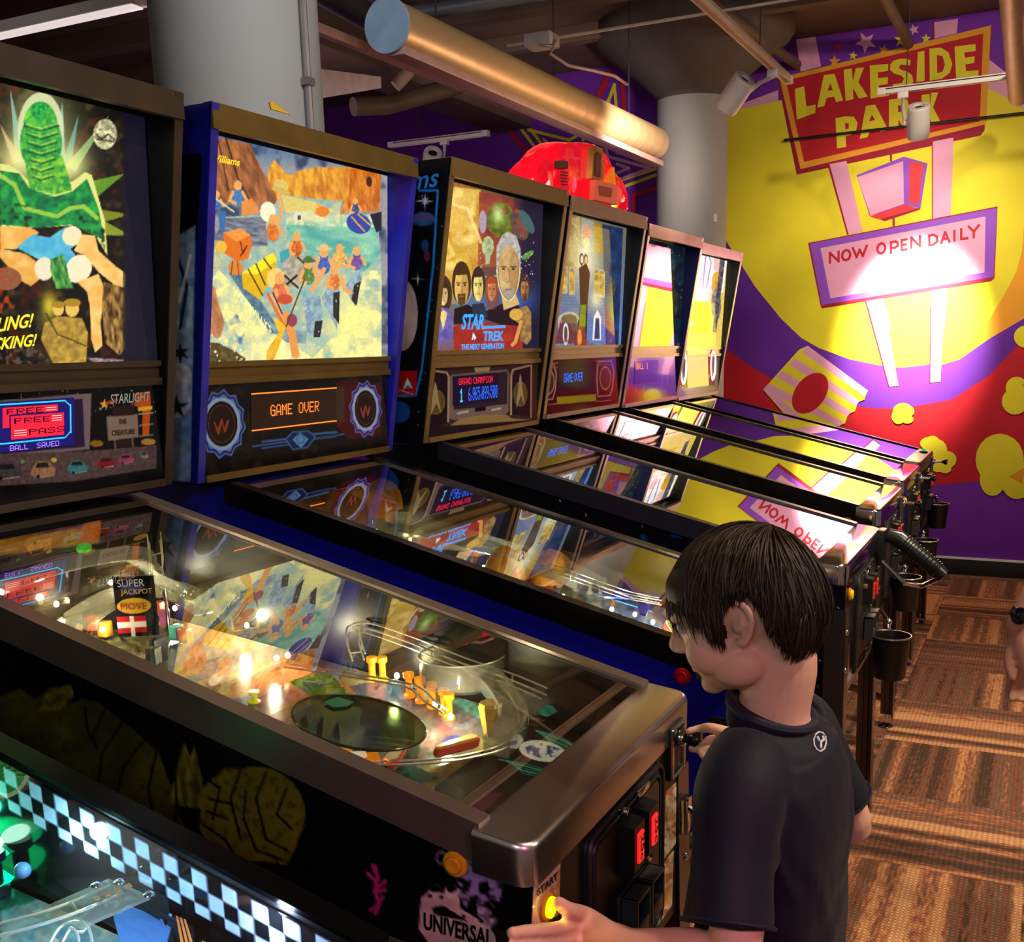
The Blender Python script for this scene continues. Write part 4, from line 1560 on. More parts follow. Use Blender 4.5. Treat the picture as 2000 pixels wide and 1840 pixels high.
        for k in range(9):
            self.post(S(r.uniform(-0.22, 0.2), r.uniform(0.3, 1.0)), 0.028)
        self.strip_ramp([S(0.17, 0.5, 0.03), S(0.15, 0.75, 0.08), S(0.05, 0.98, 0.11), S(-0.12, 0.98, 0.11), S(-0.19, 0.75, 0.09), S(-0.2, 0.45, 0.06)], 0.05)
        self.wire_ramp([S(-0.2, 0.45, 0.06), S(-0.21, 0.35, 0.04), S(-0.19, 0.27, 0.035)])
        for k in range(lamps):
            self.lamp(S(-0.2+0.4*k/max(1, lamps-1), (0.95, 0.4, 0.7, 0.55)[k % 4], 0.02), power)
        # drop targets
        for k in range(4):
            MB().box(S(0.21, 0.60+0.03*k, 0.014), (0.006, 0.022, 0.028), bev=0.002).build('drop_target', pm('tgt_%d_%d_%d' % cols[2], cols[2], 0.3), self.e)

    def apron(self, paint, v1=0.235):
        P, e = self.P, self.e
        w = HC-0.026
        h = 0.032
        q4 = [P(-w, 0.07, zp(0.07)+h), P(w, 0.07, zp(0.07)+h), P(w, v1, zp(v1)+h), P(-w, v1, zp(v1)+h)]
        return panel('apron', e, q4, 200, 70, paint, art_print, 0.004)


def cup_holder(p, toward, label, r=0.05, h=0.115):
    """black drink cup hung on a chromed bracket"""
    p = Vector(p)
    e = empty('cup_holder', p, label, 'cup holder', 'black cup holders along the machine row')
    MB().lathe([(0, 0), (r*0.80, 0), (r*0.84, 0.004), (r, h), (r*1.05, h+0.002), (r*1.05, h+0.005), (r*0.98, h+0.004), (r*0.95, h-0.003), (r*0.78, 0.006), (0, 0.006)], p-Vector((0, 0, h)), seg=40).build('cup', pm('cup_black', (17, 17, 18), 0.34, var=0.2), e)
    MB().tube([p+Vector((r*1.03*math.cos(t), r*1.03*math.sin(t), 0.003)) for t in [2*PI*k/36 for k in range(36)]], 0.0022, 6, True).build('cup_rim', pm('rim_steel', (170, 165, 158), 0.25, 0.9), e)
    t = Vector(toward)
    d = (t-p)
    d.z = 0
    d.normalize()
    MB().box(p+d*(r+0.012)+Vector((0, 0, -0.04)), (0.03, 0.03, 0.075), Matrix.Rotation(math.atan2(d.y, d.x), 3, 'Z'), bev=0.003).build('bracket_plate', pm('bracket_black', (20, 20, 21), 0.4), e)
    MB().tube([p+d*(r+0.006)+Vector((0, 0, 0.006)), p+d*(r+0.02)+Vector((0, 0, 0.024)), t+Vector((0, 0, 0.03))], 0.006, 8).ball(p+d*(r+0.02)+Vector((0, 0, 0.022)), 0.011, seg=10, rings=6).build('bracket_arm', chrome, e)
    return e
# ================================================================== prints
BK = (10, 9, 12)


def g1(p):                                   # green mossy idol with light rays, near-left machine
    p.zoom(0, 150, 3.12).fill((16, 15, 14))
    p.cloud((54, 44, 26), 60, .55, .9)
    p.cloud((64, 24, 14), 70, .6, .9, seed=9)
    for x0, y0, x1, y1, w, c in ((60, 70, 130, 520, 70, (118, 196, 206)), (380, 140, 370, 520, 60, (120, 196, 214)), (480, 230, 400, 560, 60, (74, 160, 180)), (0, 290, 110, 520, 60, (230, 170, 130)),
                                 (670, 230, 430, 560, 70, (140, 190, 120)), (760, 590, 560, 690, 110, (110, 170, 40)), (790, 840, 600, 850, 90, (150, 160, 40)), (800, 970, 620, 920, 90, (160, 180, 50)), (-200, 560, 60, 600, 90, (180, 190, 90))):
        d = Vector((x1-x0, y1-y0)).normalized()
        n = Vector((-d.y, d.x))*w/2
        p.poly([(x0, y0), (x1+n.x, y1+n.y), (x1-n.x, y1-n.y)], c, .8)
    p.glow(246, 420, 300, (214, 214, 120), .55, 420)
    p.glow(120, 500, 160, (240, 236, 150), .9)
    p.glow(430, 540, 130, (240, 240, 150), .9)
    p.ell(248, 330, 140, 235, (214, 220, 170), a=.9)
    p.glow(248, 330, 150, (230, 240, 180), .5, 260)
    p.poly([(0, 530), (60, 540), (120, 580), (180, 640), (440, 640), (520, 580), (560, 600), (640, 880), (655, 1090), (600, 1000), (560, 900), (0, 930)], (226, 224, 130))
    # mossy pillar
    p.ell(246, 300, 104, 150, (30, 130, 66), tex=.5, sc=26, c2=(120, 220, 60))
    p.ell(250, 400, 128, 190, (22, 120, 60), tex=.4, sc=30, c2=(96, 200, 70))
    p.poly([(150, 500), (380, 480), (440, 690), (330, 720), (180, 680)], (34, 140, 60), sc=22, c2=(150, 210, 60))
    p.ell(240, 210, 50, 55, (60, 200, 80), c2=(20, 110, 60), sc=14)
    for k in range(7):
        p.line([(150+8*k, 300+52*k), (250, 330+50*k), (360-6*k, 296+52*k)], 9, (8, 62, 44), .8)
        p.line([(160+8*k, 288+52*k), (250, 316+50*k), (350-6*k, 284+52*k)], 7, (198, 220, 84), .75)
    p.poly([(0, 570), (120, 590), (180, 680), (330, 730), (440, 700), (530, 620), (600, 800), (640, 1000), (560, 960), (440, 900), (220, 920), (0, 900)], (20, 96, 60), sc=34, c2=(40, 170, 70))
    p.line([(0, 600), (90, 660), (150, 800), (260, 830), (350, 850), (430, 800), (510, 790), (590, 860)], 26, (180, 214, 70), .8)
    p.cloud((30, 40, 20), 26, .6, .9, .8, [(0, 740), (200, 800), (200, 930), (0, 930)])
    p.cloud((30, 34, 20), 26, .5, .9, .9, [(480, 840), (640, 900), (640, 1060), (480, 960)])
    # draped warm shapes
    p.poly([(0, 912), (190, 920), (240, 950), (100, 1050), (0, 1050)], (236, 160, 66), c2=(250, 200, 110), sc=60)
    p.poly([(0, 1046), (160, 1080), (250, 1150), (246, 1230), (190, 1275), (120, 1240), (0, 1100)], (224, 150, 50), c2=(246, 200, 120), sc=60)
    p.poly([(100, 1040), (200, 960), (300, 980), (400, 915), (470, 930), (500, 990), (430, 1050), (540, 1190), (480, 1250), (400, 1180), (320, 1110), (230, 1110)], (66, 164, 200), c2=(110, 200, 220), sc=50)
    p.ell(270, 1170, 60, 70, (236, 226, 190))
    p.ell(480, 1170, 76, 90, (240, 230, 190), rot=.6)
    p.ell(440, 970, 60, 60, (240, 226, 180))
    p.poly([(500, 962), (580, 970), (600, 1060), (700, 1150), (770, 1200), (764, 1290), (700, 1270), (600, 1190), (520, 1090), (450, 1060)], (240, 180, 90), c2=(250, 210, 130), sc=50)
    p.poly([(470, 1250), (600, 1200), (640, 1300), (612, 1500), (624, 1640), (580, 1680), (556, 1600), (548, 1400), (530, 1310)], (236, 176, 80), c2=(248, 206, 130), sc=60)
    p.poly([(630, 1250), (780, 1290), (790, 1400), (770, 1640), (730, 1700), (640, 1620), (620, 1400)], (200, 150, 80), ang=1.5, sc=16, c2=(60, 40, 16))
    p.poly([(310, 1110), (390, 1080), (420, 1220), (450, 1290), (340, 1290), (306, 1180)], (20, 90, 40), ang=1.4, sc=14, c2=(120, 190, 90))
    # bottom: embers, travellers, rocks
    p.cloud((180, 60, 20), 40, .45, .8, 1, [(0, 1290), (110, 1300), (90, 1440), (0, 1440)])
    p.ell(40, 1230, 90, 70, (110, 110, 70), tex=.5, sc=14, c2=(180, 60, 40))
    p.glow(300, 1400, 60, (220, 200, 50), .9, 110)
    for x, y, r in ((355, 1415, 34), (440, 1410, 42)):
        p.ell(x, y, r, r*1.25, (232, 190, 90))
        p.ell(x, y-r*.8, r*1.25, r*.6, (170, 130, 40))
    p.poly([(270, 1500), (350, 1460), (500, 1470), (535, 1560), (525, 1740), (330, 1760), (250, 1600)], (206, 166, 60), sc=26, c2=(140, 110, 50))
    p.line([(280, 1440), (350, 1570), (430, 1600), (520, 1640)], 8, (60, 46, 20))
    p.cloud((90, 80, 70), 22, .5, .8, .9, [(0, 1640), (200, 1640), (380, 1790), (0, 1790)])
    p.poly([(520, 1710), (850, 1730), (840, 1760), (620, 1770)], (130, 110, 110), tex=.4, sc=20)
    p.ell(640, 350, 72, 92, (190, 184, 140), tex=.35, sc=16)
    p.line([(585, 350), (620, 380), (660, 350), (700, 385)], 10, (40, 36, 30))
    p.line([(590, 380), (690, 395)], 10, (40, 36, 30))
    p._mix((p.X > 240).astype(float)*np.clip((p.X-232)/14, 0, 1), (16, 15, 34), .9)


def g2(p):                                   # canyon river with a loaded raft
    p.zoom(380, 250, 3.915).fill((120, 150, 160))
    p.grad(700, 100, 700, 330, (70, 110, 150), (150, 150, 150))
    p.cloud((60, 70, 96), 90, .45, .8)
    OC, OC2 = (196, 112, 40), (240, 164, 60)
    p.poly([(560, 330), (610, 240), (700, 350), (740, 360), (820, 320), (940, 300), (1190, 300), (1420, 320), (1420, 560), (560, 560)], (190, 110, 36), ang=1.4, sc=26, c2=(246, 178, 60))
    p.poly([(1190, 310), (1430, 330), (1410, 640), (1320, 640), (1160, 640), (1100, 680), (1180, 500)], (176, 86, 24), ang=1.45, sc=24, c2=(240, 150, 50))
    p.poly([(120, 60), (420, 120), (520, 330), (620, 500), (640, 620), (480, 600), (100, 560)], (120, 70, 40), ang=1.2, sc=34, c2=(196, 122, 70))
    p.line([(240, 80), (330, 380), (420, 560)], 16, (60, 34, 24), .8)
    p.line([(180, 90), (230, 330), (260, 480)], 12, (70, 40, 26), .8)
    p.poly([(660, 510), (900, 540), (1130, 560), (1100, 660), (1400, 660), (1430, 1100), (1430, 1830), (40, 1830), (60, 1100), (240, 680), (560, 660)], (196, 196, 150), sc=60, c2=(120, 170, 180))
    p.poly([(660, 510), (900, 560), (1100, 640), (700, 650)], (220, 200, 110))
    p.poly([(240, 690), (540, 680), (560, 900), (100, 920)], (80, 84, 110), ang=.1, sc=18, c2=(150, 150, 150))
    p.poly([(690, 700), (1380, 700), (1420, 960), (1300, 1100), (760, 980)], (60, 150, 146), ang=.15, sc=60, c2=(150, 206, 170))
    p.glow(900, 690, 260, (240, 226, 160), .8, 60)
    p.cloud((236, 226, 170), 50, .5, .8, .9, [(700, 640), (1400, 640), (1400, 760), (700, 740)])
    # spray
    p.cloud((252, 238, 150), 60, .22, .7, 1, [(180, 1080), (300, 1200), (620, 1560), (900, 1760), (1100, 1560), (1300, 1080), (1430, 1100), (1430, 1830), (50, 1830), (60, 1300)], seed=8)
    p.glow(330, 1420, 130, (248, 236, 150), .8, 330, rot=-.6)
    p.glow(1180, 1480, 220, (255, 240, 140), .9, 320)
    p.glow(620, 1720, 300, (255, 240, 160), .9, 150)
    p.cloud((60, 100, 160), 70, .6, .9, .9, [(40, 1080), (240, 1150), (400, 1640), (60, 1780)])
    p.poly([(80, 1100), (160, 1240), (230, 1500), (190, 1620), (60, 1540)], (160, 100, 60), ang=1.2, sc=24, c2=(206, 140, 96))
    p.poly([(50, 1640), (170, 1640), (300, 1700), (390, 1760), (380, 1830), (40, 1830)], (60, 60, 30), sc=16, c2=(120, 90, 50))
    p.dots(22, (60, 1560, 380, 1800), (240, 240, 200), 9, 4)
    # raft hull
    p.poly([(260, 1110), (340, 1060), (620, 1500), (640, 1580), (580, 1570)], (110, 140, 150), sc=30, c2=(70, 100, 120))
    p.poly([(560, 1480), (700, 1540), (860, 1560), (850, 1650), (700, 1640), (620, 1580)], (150, 170, 170), sc=30, c2=(90, 120, 140))
    p.poly([(700, 960), (960, 980), (1000, 1060), (760, 1230), (640, 1180)], (206, 196, 170), sc=30, c2=(150, 140, 120))
    p.line([(690, 1130), (790, 1220)], 16, (30, 24, 20)).line([(780, 1130), (690, 1210)], 16, (30, 24, 20)).line([(790, 990), (860, 1060)], 14, (40, 30, 20))
    for pl in ([(830, 1300), (960, 1280), (980, 1440), (930, 1600), (860, 1560)], [(970, 1300), (1070, 1140), (1110, 1240), (1090, 1540), (1020, 1400)], [(1150, 1200), (1260, 1090), (1280, 1160), (1230, 1370), (1170, 1260)]):
        p.poly(pl, (170, 190, 196), sc=30, c2=(110, 140, 160))
    for pl in ([(920, 1480), (980, 1470), (960, 1600), (910, 1600)], [(1060, 1260), (1110, 1250), (1105, 1500), (1060, 1440)], [(1220, 1200), (1270, 1170), (1240, 1360), (1200, 1320)]):
        p.poly(pl, (46, 40, 40))
    # crates
    p.poly([(220, 800), (350, 770), (430, 830), (440, 890), (410, 1000), (320, 1020), (230, 960)], (224, 110, 30))
    p.poly([(220, 800), (350, 770), (430, 820), (320, 870)], (240, 150, 60))
    p.line([(350, 870), (370, 960), (400, 900), (350, 980)], 9, (90, 36, 14))
    p.poly([(360, 1110), (600, 950), (630, 1000), (610, 1120), (490, 1310), (370, 1220)], (226, 176, 20))
    p.poly([(360, 1110), (600, 950), (630, 1010), (480, 1120)], (250, 226, 40))
    for a, b in (((410, 1080), (520, 1280)), ((470, 1040), (540, 1200)), ((530, 1000), (590, 1080))):
        p.line([a, b], 11, (60, 46, 10))
    p.ell(315, 1070, 56, 56, (226, 130, 50)).line([(290, 1020), (280, 1120)], 8, (120, 50, 20)).line([(330, 1020), (336, 1120)], 8, (120, 50, 20))
    p.ell(200, 910, 46, 48, (236, 186, 60))
    p.line([(95, 860), (160, 880), (170, 950), (100, 1010), (130, 1080), (260, 1040)], 11, (206, 170, 100))

    def fig(x, y, s, body, skin=(236, 166, 90), hat=None, arm=None, leg=None):
        s = s*1.18
        p.ell(x, y+.95*s, .5*s, .75*s, body, tex=.2, sc=12)
        p.line([(x-.42*s, y+.55*s), (x-.7*s, y+1.3*s), (x-.2*s, y+1.5*s)] if arm is None else arm, .26*s, skin)
        p.line([(x+.42*s, y+.55*s), (x+.75*s, y+1.2*s)], .24*s, skin)
        p.ell(x, y, .34*s, .42*s, skin)
        if hat:
            p.ell(x, y-.25*s, .62*s, .16*s, hat).ell(x, y-.38*s, .34*s, .26*s, hat)
        if leg:
            p.line(leg, .34*s, skin)
    p.ell(560, 640, 60, 76, (246, 236, 200))
    fig(600, 700, 84, (226, 120, 50), arm=[(630, 740), (670, 640), (640, 500)])
    p.ell(660, 440, 56, 48, (220, 190, 100), rot=.4).ell(660, 480, 76, 22, (206, 176, 90), rot=.3)
    fig(780, 830, 76, (206, 100, 40))
    p.poly([(650, 950), (720, 920), (730, 980), (660, 1040)], (60, 160, 170))
    fig(990, 950, 84, (70, 96, 170), hat=(226, 190, 120), leg=[(990, 1080), (930, 1190), (900, 1240)])
    fig(870, 1040, 80, (90, 130, 60), hat=(70, 110, 60))
    fig(1110, 920, 70, (236, 170, 80), leg=[(1090, 1050), (1180, 1060), (1220, 1050)])
    fig(1240, 940, 74, (120, 80, 150))
    fig(1070, 1090, 76, (226, 120, 60), leg=[(1120, 1140), (1150, 1240), (1190, 1260)])
    p.ell(620, 1150, 66, 80, (246, 206, 110))
    fig(650, 1150, 92, (226, 110, 70), arm=[(620, 1240), (660, 1420), (720, 1500)])
    p.line([(700, 1430), (750, 1600), (770, 1730)], 60, (230, 150, 70))
    p.ell(690, 1310, 60, 40, (206, 80, 50))
    p.ell(745, 1470, 40, 50, (150, 60, 80))
    p.line([(560, 1270), (650, 1450), (690, 1520)], 26, (220, 110, 50)).line([(600, 1260), (670, 1420)], 10, (40, 24, 20))
    p.line([(840, 1160), (700, 1520)], 12, (90, 64, 40))
    p.poly([(700, 1520), (660, 1540), (550, 1710), (550, 1790), (590, 1810), (620, 1740), (680, 1580)], (240, 200, 50), sc=40, c2=(226, 160, 40))
    p.poly([(600, 1440), (680, 1500), (700, 1530), (640, 1560), (620, 1500)], (246, 190, 40))
    # far boats
    for x, y, s, c in ((170, 510, 60, (60, 110, 170)), (330, 440, 76, (70, 120, 180)), (950, 590, 40, (226, 160, 60)), (1230, 560, 50, (70, 80, 130))):
        fig(x, y, s, c)
    p.poly([(360, 560), (440, 540), (510, 650), (360, 670)], (230, 140, 70))
    p.line([(130, 520), (300, 640)], 10, (240, 220, 160))
    p.poly([(180, 630), (240, 640), (230, 800), (190, 780)], (60, 110, 160))
    p.ell(1255, 730, 96, 76, (50, 70, 160), rot=.4).line([(1200, 680), (1300, 790)], 12, (226, 160, 60)).line([(1250, 660), (1340, 740)], 12, (226, 160, 60))
    p.ell(790, 680, 34, 40, (226, 220, 190)).ell(800, 685, 14, 20, (80, 80, 50))
    p.ell(980, 640, 50, 40, (226, 130, 40))
    p.poly([(1340, 660), (1430, 640), (1430, 780), (1390, 800)], (40, 36, 40))
    p.ell(1335, 410, 22, 40, (70, 40, 30))
    p.dots(60, (820, 900, 1380, 1700), (236, 240, 220), 5, 9)
    p.grain(.06, 9)
    for i, (x, y) in enumerate(((300, 1230), (335, 1270), (370, 1310), (0, 0), (430, 1380), (465, 1420), (485, 1440), (505, 1462), (530, 1500), (555, 1530))):
        pass


def face_(p, cx, cy, w, h, hair, skin=(226, 200, 130), sh=(150, 120, 60), beard=False, cap=.35):
    """plain painted head: hair mass, oval face, soft features"""
    p.ell(cx, cy-h*.12, w*1.18, h*1.08, hair)
    p.ell(cx, cy+h*.08, w*.86, h*.92, skin)
    p.ell(cx+w*.4, cy+h*.1, w*.46, h*.82, sh, a=.45)
    p.poly([(cx-w, cy-h*(1-cap)), (cx-w*.5, cy-h*.5), (cx+w*.7, cy-h*.55), (cx+w, cy-h*.4), (cx+w*.6, cy-h*1.1), (cx-w*.6, cy-h*1.1)], hair)
    for s in (-1, 1):
        p.line([(cx+s*w*.62, cy-h*.14), (cx+s*w*.2, cy-h*.12)], h*.06, (60, 44, 26))
        p.ell(cx+s*w*.4, cy-h*.02, w*.15, h*.05, (50, 40, 30))
    p.line([(cx+w*.04, cy), (cx+w*.1, cy+h*.3), (cx-w*.08, cy+h*.33)], h*.04, sh)
    p.line([(cx-w*.26, cy+h*.52), (cx+w*.26, cy+h*.52)], h*.05, (130, 70, 50))
    if beard:
        p.poly([(cx-w*.5, cy+h*.4), (cx+w*.5, cy+h*.4), (cx+w*.42, cy+h*.9), (cx, cy+h*1.02), (cx-w*.42, cy+h*.9)], hair, .85)
        p.line([(cx-w*.2, cy+h*.54), (cx+w*.2, cy+h*.54)], h*.05, (170, 110, 80))


def g3(p):                                   # gold and plum space scene with a crew
    p.zoom(820, 340, 3.538).fill((70, 26, 40))
    p.grad(120, 600, 760, 560, (196, 140, 40), (50, 26, 60))
    p.grad(400, 1300, 400, 60, (40, 30, 60), (140, 90, 50), .45)
    p.poly([(70, 1250), (200, 80), (420, 110), (420, 700), (330, 900), (120, 900)], (200, 144, 30), .85, sc=90, c2=(240, 200, 90))
    p.cloud((250, 220, 130), 90, .5, .9, .9, [(130, 700), (200, 80), (380, 120), (420, 500), (300, 640)])
    p.poly([(410, 120), (640, 180), (700, 330), (600, 420), (520, 640), (400, 640)], (130, 44, 44), .9, sc=60, c2=(170, 90, 40))
    p.ell(260, 300, 90, 120, (236, 190, 90), a=.6).line([(200, 200), (330, 240), (420, 470)], 22, (250, 226, 150), .7).line([(170, 420), (230, 560), (180, 580)], 30, (250, 220, 120), .6)
    p.ell(560, 320, 100, 120, (110, 120, 30), sc=30, c2=(70, 80, 20)).ell(560, 260, 60, 30, (120, 60, 40))
    p.glow(540, 280, 50, (200, 240, 140), .9, 80)
    p.ell(435, 330, 26, 80, (180, 170, 200), a=.8)
    p.ell(470, 500, 42, 70, (200, 206, 150), sc=20, c2=(130, 140, 90)).poly([(450, 550), (490, 550), (480, 620), (455, 620)], (170, 180, 150))
    p._mix((p.x > 640).astype(float)*np.clip((p.x-640)/90, 0, 1), (26, 22, 46), .85)
    p.ell(690, 350, 60, 110, (150, 70, 50), rot=-.3, c2=(60, 70, 70), sc=26)
    p.ell(740, 330, 34, 90, (70, 96, 96), rot=-.5)
    p.ell(745, 560, 50, 20, (90, 140, 60), rot=-.6)
    p.dots(40, (380, 500, 780, 720), (220, 220, 240), 4, 6)
    p.glow(380, 900, 260, (70, 120, 190), .7, 130)
    p.glow(680, 860, 150, (60, 110, 200), .7, 120)
    # crew, plain figures
    p.poly([(240, 1240), (230, 1060), (330, 1010), (560, 1040), (690, 1040), (720, 1260)], (170, 50, 26), sc=60, c2=(140, 36, 30))
    p.poly([(230, 1040), (240, 930), (330, 900), (430, 960), (560, 900), (640, 860), (700, 930), (690, 1050), (560, 1040), (440, 1000), (330, 1030)], (34, 20, 20))
    p.ell(165, 830, 58, 130, (70, 46, 24))
    face_(p, 162, 830, 36, 78, (64, 40, 22), (240, 214, 150))
    p.poly([(95, 980), (150, 920), (200, 930), (235, 1020), (225, 1180), (90, 1180)], (86, 74, 150), sc=30, c2=(120, 110, 170))
    p.poly([(135, 960), (165, 940), (190, 960), (160, 1080)], (236, 206, 130))
    p.poly([(80, 1170), (235, 1150), (215, 1240), (75, 1240)], (120, 90, 110))
    p.ell(290, 700, 74, 160, (236, 190, 60), a=.4)
    face_(p, 288, 770, 56, 140, (70, 44, 16), (224, 180, 96), (150, 110, 40), True)
    face_(p, 404, 770, 40, 110, (60, 40, 30), (236, 214, 120), (170, 150, 60))
    p.poly([(360, 900), (440, 890), (470, 990), (370, 1000)], (40, 50, 60))
    face_(p, 497, 800, 34, 78, (170, 70, 30), (236, 190, 130))
    p.ell(500, 850, 46, 90, (150, 60, 30), a=.5)
    p.poly([(560, 820), (660, 820), (690, 900), (580, 940)], (206, 170, 110))
    p.ell(612, 640, 84, 240, (236, 226, 160), a=.85)
    p.ell(612, 640, 74, 228, (150, 110, 60))
    p.ell(612, 660, 66, 200, (216, 186, 130), c2=(180, 140, 80), sc=60)
    p.ell(650, 690, 34, 150, (150, 110, 60), a=.4)
    for s in (-1, 1):
        p.line([(612+s*50, 640), (612+s*18, 642)], 9, (90, 60, 36))
        p.ell(612+s*34, 656, 11, 7, (60, 46, 36))
    p.line([(614, 650), (622, 740), (600, 746)], 9, (160, 120, 70)).line([(590, 796), (632, 794)], 8, (140, 80, 60))
    p.poly([(528, 660), (530, 500), (570, 420), (620, 398), (668, 430), (696, 520), (696, 660), (684, 640), (676, 560), (640, 500), (590, 500), (552, 560), (544, 650)], (150, 146, 140), c2=(196, 192, 180), sc=20)
    p.poly([(570, 790), (654, 790), (646, 850), (612, 880), (580, 850)], (160, 150, 140), .8).line([(592, 800), (632, 798)], 8, (140, 90, 70))
    face_(p, 725, 790, 32, 90, (70, 44, 30), (170, 120, 70), (90, 60, 30), True)
    p.poly([(640, 940), (740, 910), (770, 960), (770, 1140), (740, 1180), (690, 1150), (700, 1040), (650, 1010)], (190, 140, 60), sc=24, c2=(110, 90, 60))
    p.ell(665, 970, 46, 40, (210, 160, 70))
    p.line([(700, 1020), (660, 1160), (640, 1180)], 24, (210, 150, 70))
    p.dots(14, (690, 420, 790, 760), (200, 210, 230), 4, 2)
    p.poly([(378, 1150), (366, 1090), (390, 1130)], (230, 236, 240)).poly([(358, 1150), (368, 1092), (372, 1140)], (230, 236, 240))
    p._mix(np.clip((p.y-1190)/80, 0, 1), (110, 50, 50), .5)
    p.grain(.06, 9)


def g4(p):                                   # tall house with a couple before it
    p.zoom(1040, 380, 4.1825).fill((84, 100, 130))
    p.grad(300, 200, 560, 1200, (110, 96, 60), (90, 120, 180))
    p.poly([(260, 200), (390, 180), (390, 600), (230, 600)], (130, 100, 40), sc=40, c2=(170, 150, 90))
    p.poly([(400, 190), (500, 220), (500, 480), (400, 460)], (150, 150, 140), ang=.05, sc=14, c2=(110, 110, 110))
    p.poly([(500, 230), (560, 240), (590, 480), (500, 480)], (150, 110, 30))
    p.poly([(570, 240), (740, 280), (700, 1260), (600, 1250)], (24, 34, 60), sc=60, c2=(30, 60, 110))
    for y in range(620, 1100, 26):
        p.line([(190, y), (620, y+14)], 6, (120, 140, 170), .5)
    p.ell(442, 330, 30, 70, (206, 90, 60)).ell(440, 400, 26, 50, (246, 200, 90))
    p.glow(430, 520, 130, (240, 240, 190), .9, 300)
    p.line([(330, 230), (380, 290), (330, 360), (420, 430)], 12, (190, 176, 120), .7)
    for x, y in ((262, 700), (322, 710), (525, 720), (566, 730)):
        p.ell(x, y-80, 26, 38, (176, 176, 160)).poly([(x-26, y-80), (x+26, y-80), (x+24, y+110), (x-24, y+110)], (176, 176, 160))
        p.ell(x, y-78, 20, 30, (150, 120, 70)).poly([(x-20, y-80), (x+20, y-80), (x+18, y+100), (x-18, y+100)], (150, 110, 60), c2=(226, 200, 60), sc=40)
    p.poly([(380, 600), (440, 560), (470, 640), (450, 900), (440, 1260), (340, 1260), (390, 900)], (40, 30, 30))
    p.ell(402, 530, 18, 50, (40, 30, 30)).ell(404, 530, 13, 32, (236, 214, 180)).ell(436, 530, 18, 42, (60, 40, 30)).ell(438, 535, 13, 32, (226, 180, 130))
    p.poly([(390, 900), (440, 900), (430, 1080), (380, 1080)], (120, 130, 30))
    p.poly([(360, 1080), (430, 1080), (440, 1260), (340, 1260)], (120, 60, 40)).ell(385, 1180, 18, 80, (226, 140, 60))
    p.glow(520, 860, 60, (240, 236, 170), .8, 90)
    p.ell(300, 1010, 80, 50, (180, 180, 160)).ell(300, 1020, 66, 44, (110, 90, 60)).poly([(170, 1050), (360, 1050), (360, 1220), (180, 1220)], (110, 50, 40), sc=22, c2=(70, 60, 80))
    p.ell(272, 1140, 24, 90, (220, 220, 220)).ell(272, 1140, 15, 66, (80, 70, 70))
    p.poly([(490, 1190), (500, 1000), (530, 940), (560, 1000), (560, 1190)], (226, 226, 220)).poly([(505, 1180), (515, 1010), (545, 1010), (550, 1180)], (50, 60, 90))
    p.ell(190, 1040, 30, 100, (210, 216, 226)).ell(195, 1070, 18, 90, (80, 90, 130))
    for y in (700, 1000, 1120):
        p.ell(655 if y < 900 else 630, y+50, 26, 70, (130, 90, 60), a=.6, c2=(40, 40, 50), sc=20)
    p.cloud((140, 60, 60), 30, .5, .8, .8, [(130, 1180), (620, 1200), (620, 1260), (130, 1260)])
    p.grain(.08, 8)


def g5(p):                                   # deep blue and teal scene
    p.zoom(1040, 380, 4.1825).fill((26, 56, 90))
    p.cloud((40, 110, 130), 60, .45, .8)
    p.cloud((16, 24, 70), 80, .5, .8, seed=8)
    for x, y, rx, ry, c in ((1120, 680, 40, 180, (196, 150, 60)), (1150, 880, 40, 120, (190, 170, 110)), (1100, 520, 30, 60, (206, 150, 60)), (1000, 700, 70, 160, (150, 110, 80)), (950, 950, 60, 150, (120, 130, 110)), (1110, 1080, 50, 80, (60, 140, 130)), (1060, 1180, 60, 60, (170, 90, 50))):
        p.ell(x, y, rx, ry, c, c2=(60, 70, 70), sc=30)
    p.glow(1150, 560, 30, (120, 200, 220), .9, 60)
    p.dots(30, (960, 420, 1230, 1250), (226, 200, 120), 9, 3)
    p.C *= .35


def g6(p):                                   # pale figure on yellow, bright
    p.zoom(1040, 380, 4.1825).fill((226, 196, 90))
    p.poly([(1380, 420), (1600, 440), (1560, 800), (1290, 800)], (246, 240, 226))
    p.poly([(1480, 470), (1580, 470), (1560, 640), (1480, 620)], (236, 190, 180))
    p.ell(1435, 560, 26, 90, (250, 250, 250)).line([(1435, 470), (1460, 560), (1420, 770)], 9, (150, 120, 200)).line([(1420, 480), (1405, 600), (1390, 780)], 9, (150, 120, 200))
    p.ell(1380, 740, 26, 60, (226, 160, 150), a=.7)
    p.glow(1370, 850, 110, (255, 255, 255), .95, 90)
    p.ell(1510, 700, 46, 70, (226, 170, 40)).ell(1490, 760, 30, 50, (200, 150, 40))
    p.ell(1500, 900, 40, 130, (180, 170, 150), c2=(90, 80, 60), sc=16)
    p.poly([(1540, 460), (1580, 480), (1500, 1130), (1470, 1120)], (50, 44, 70), sc=20, c2=(120, 110, 110))
    p.poly([(1280, 860), (1440, 880), (1440, 1130), (1250, 1130)], (226, 206, 50)).poly([(1310, 1020), (1420, 1020), (1420, 1100), (1300, 1100)], (226, 170, 50))
    p.poly([(1250, 1080), (1320, 1020), (1310, 1060), (1260, 1110)], (236, 200, 190))
    p.grain(.06, 10)


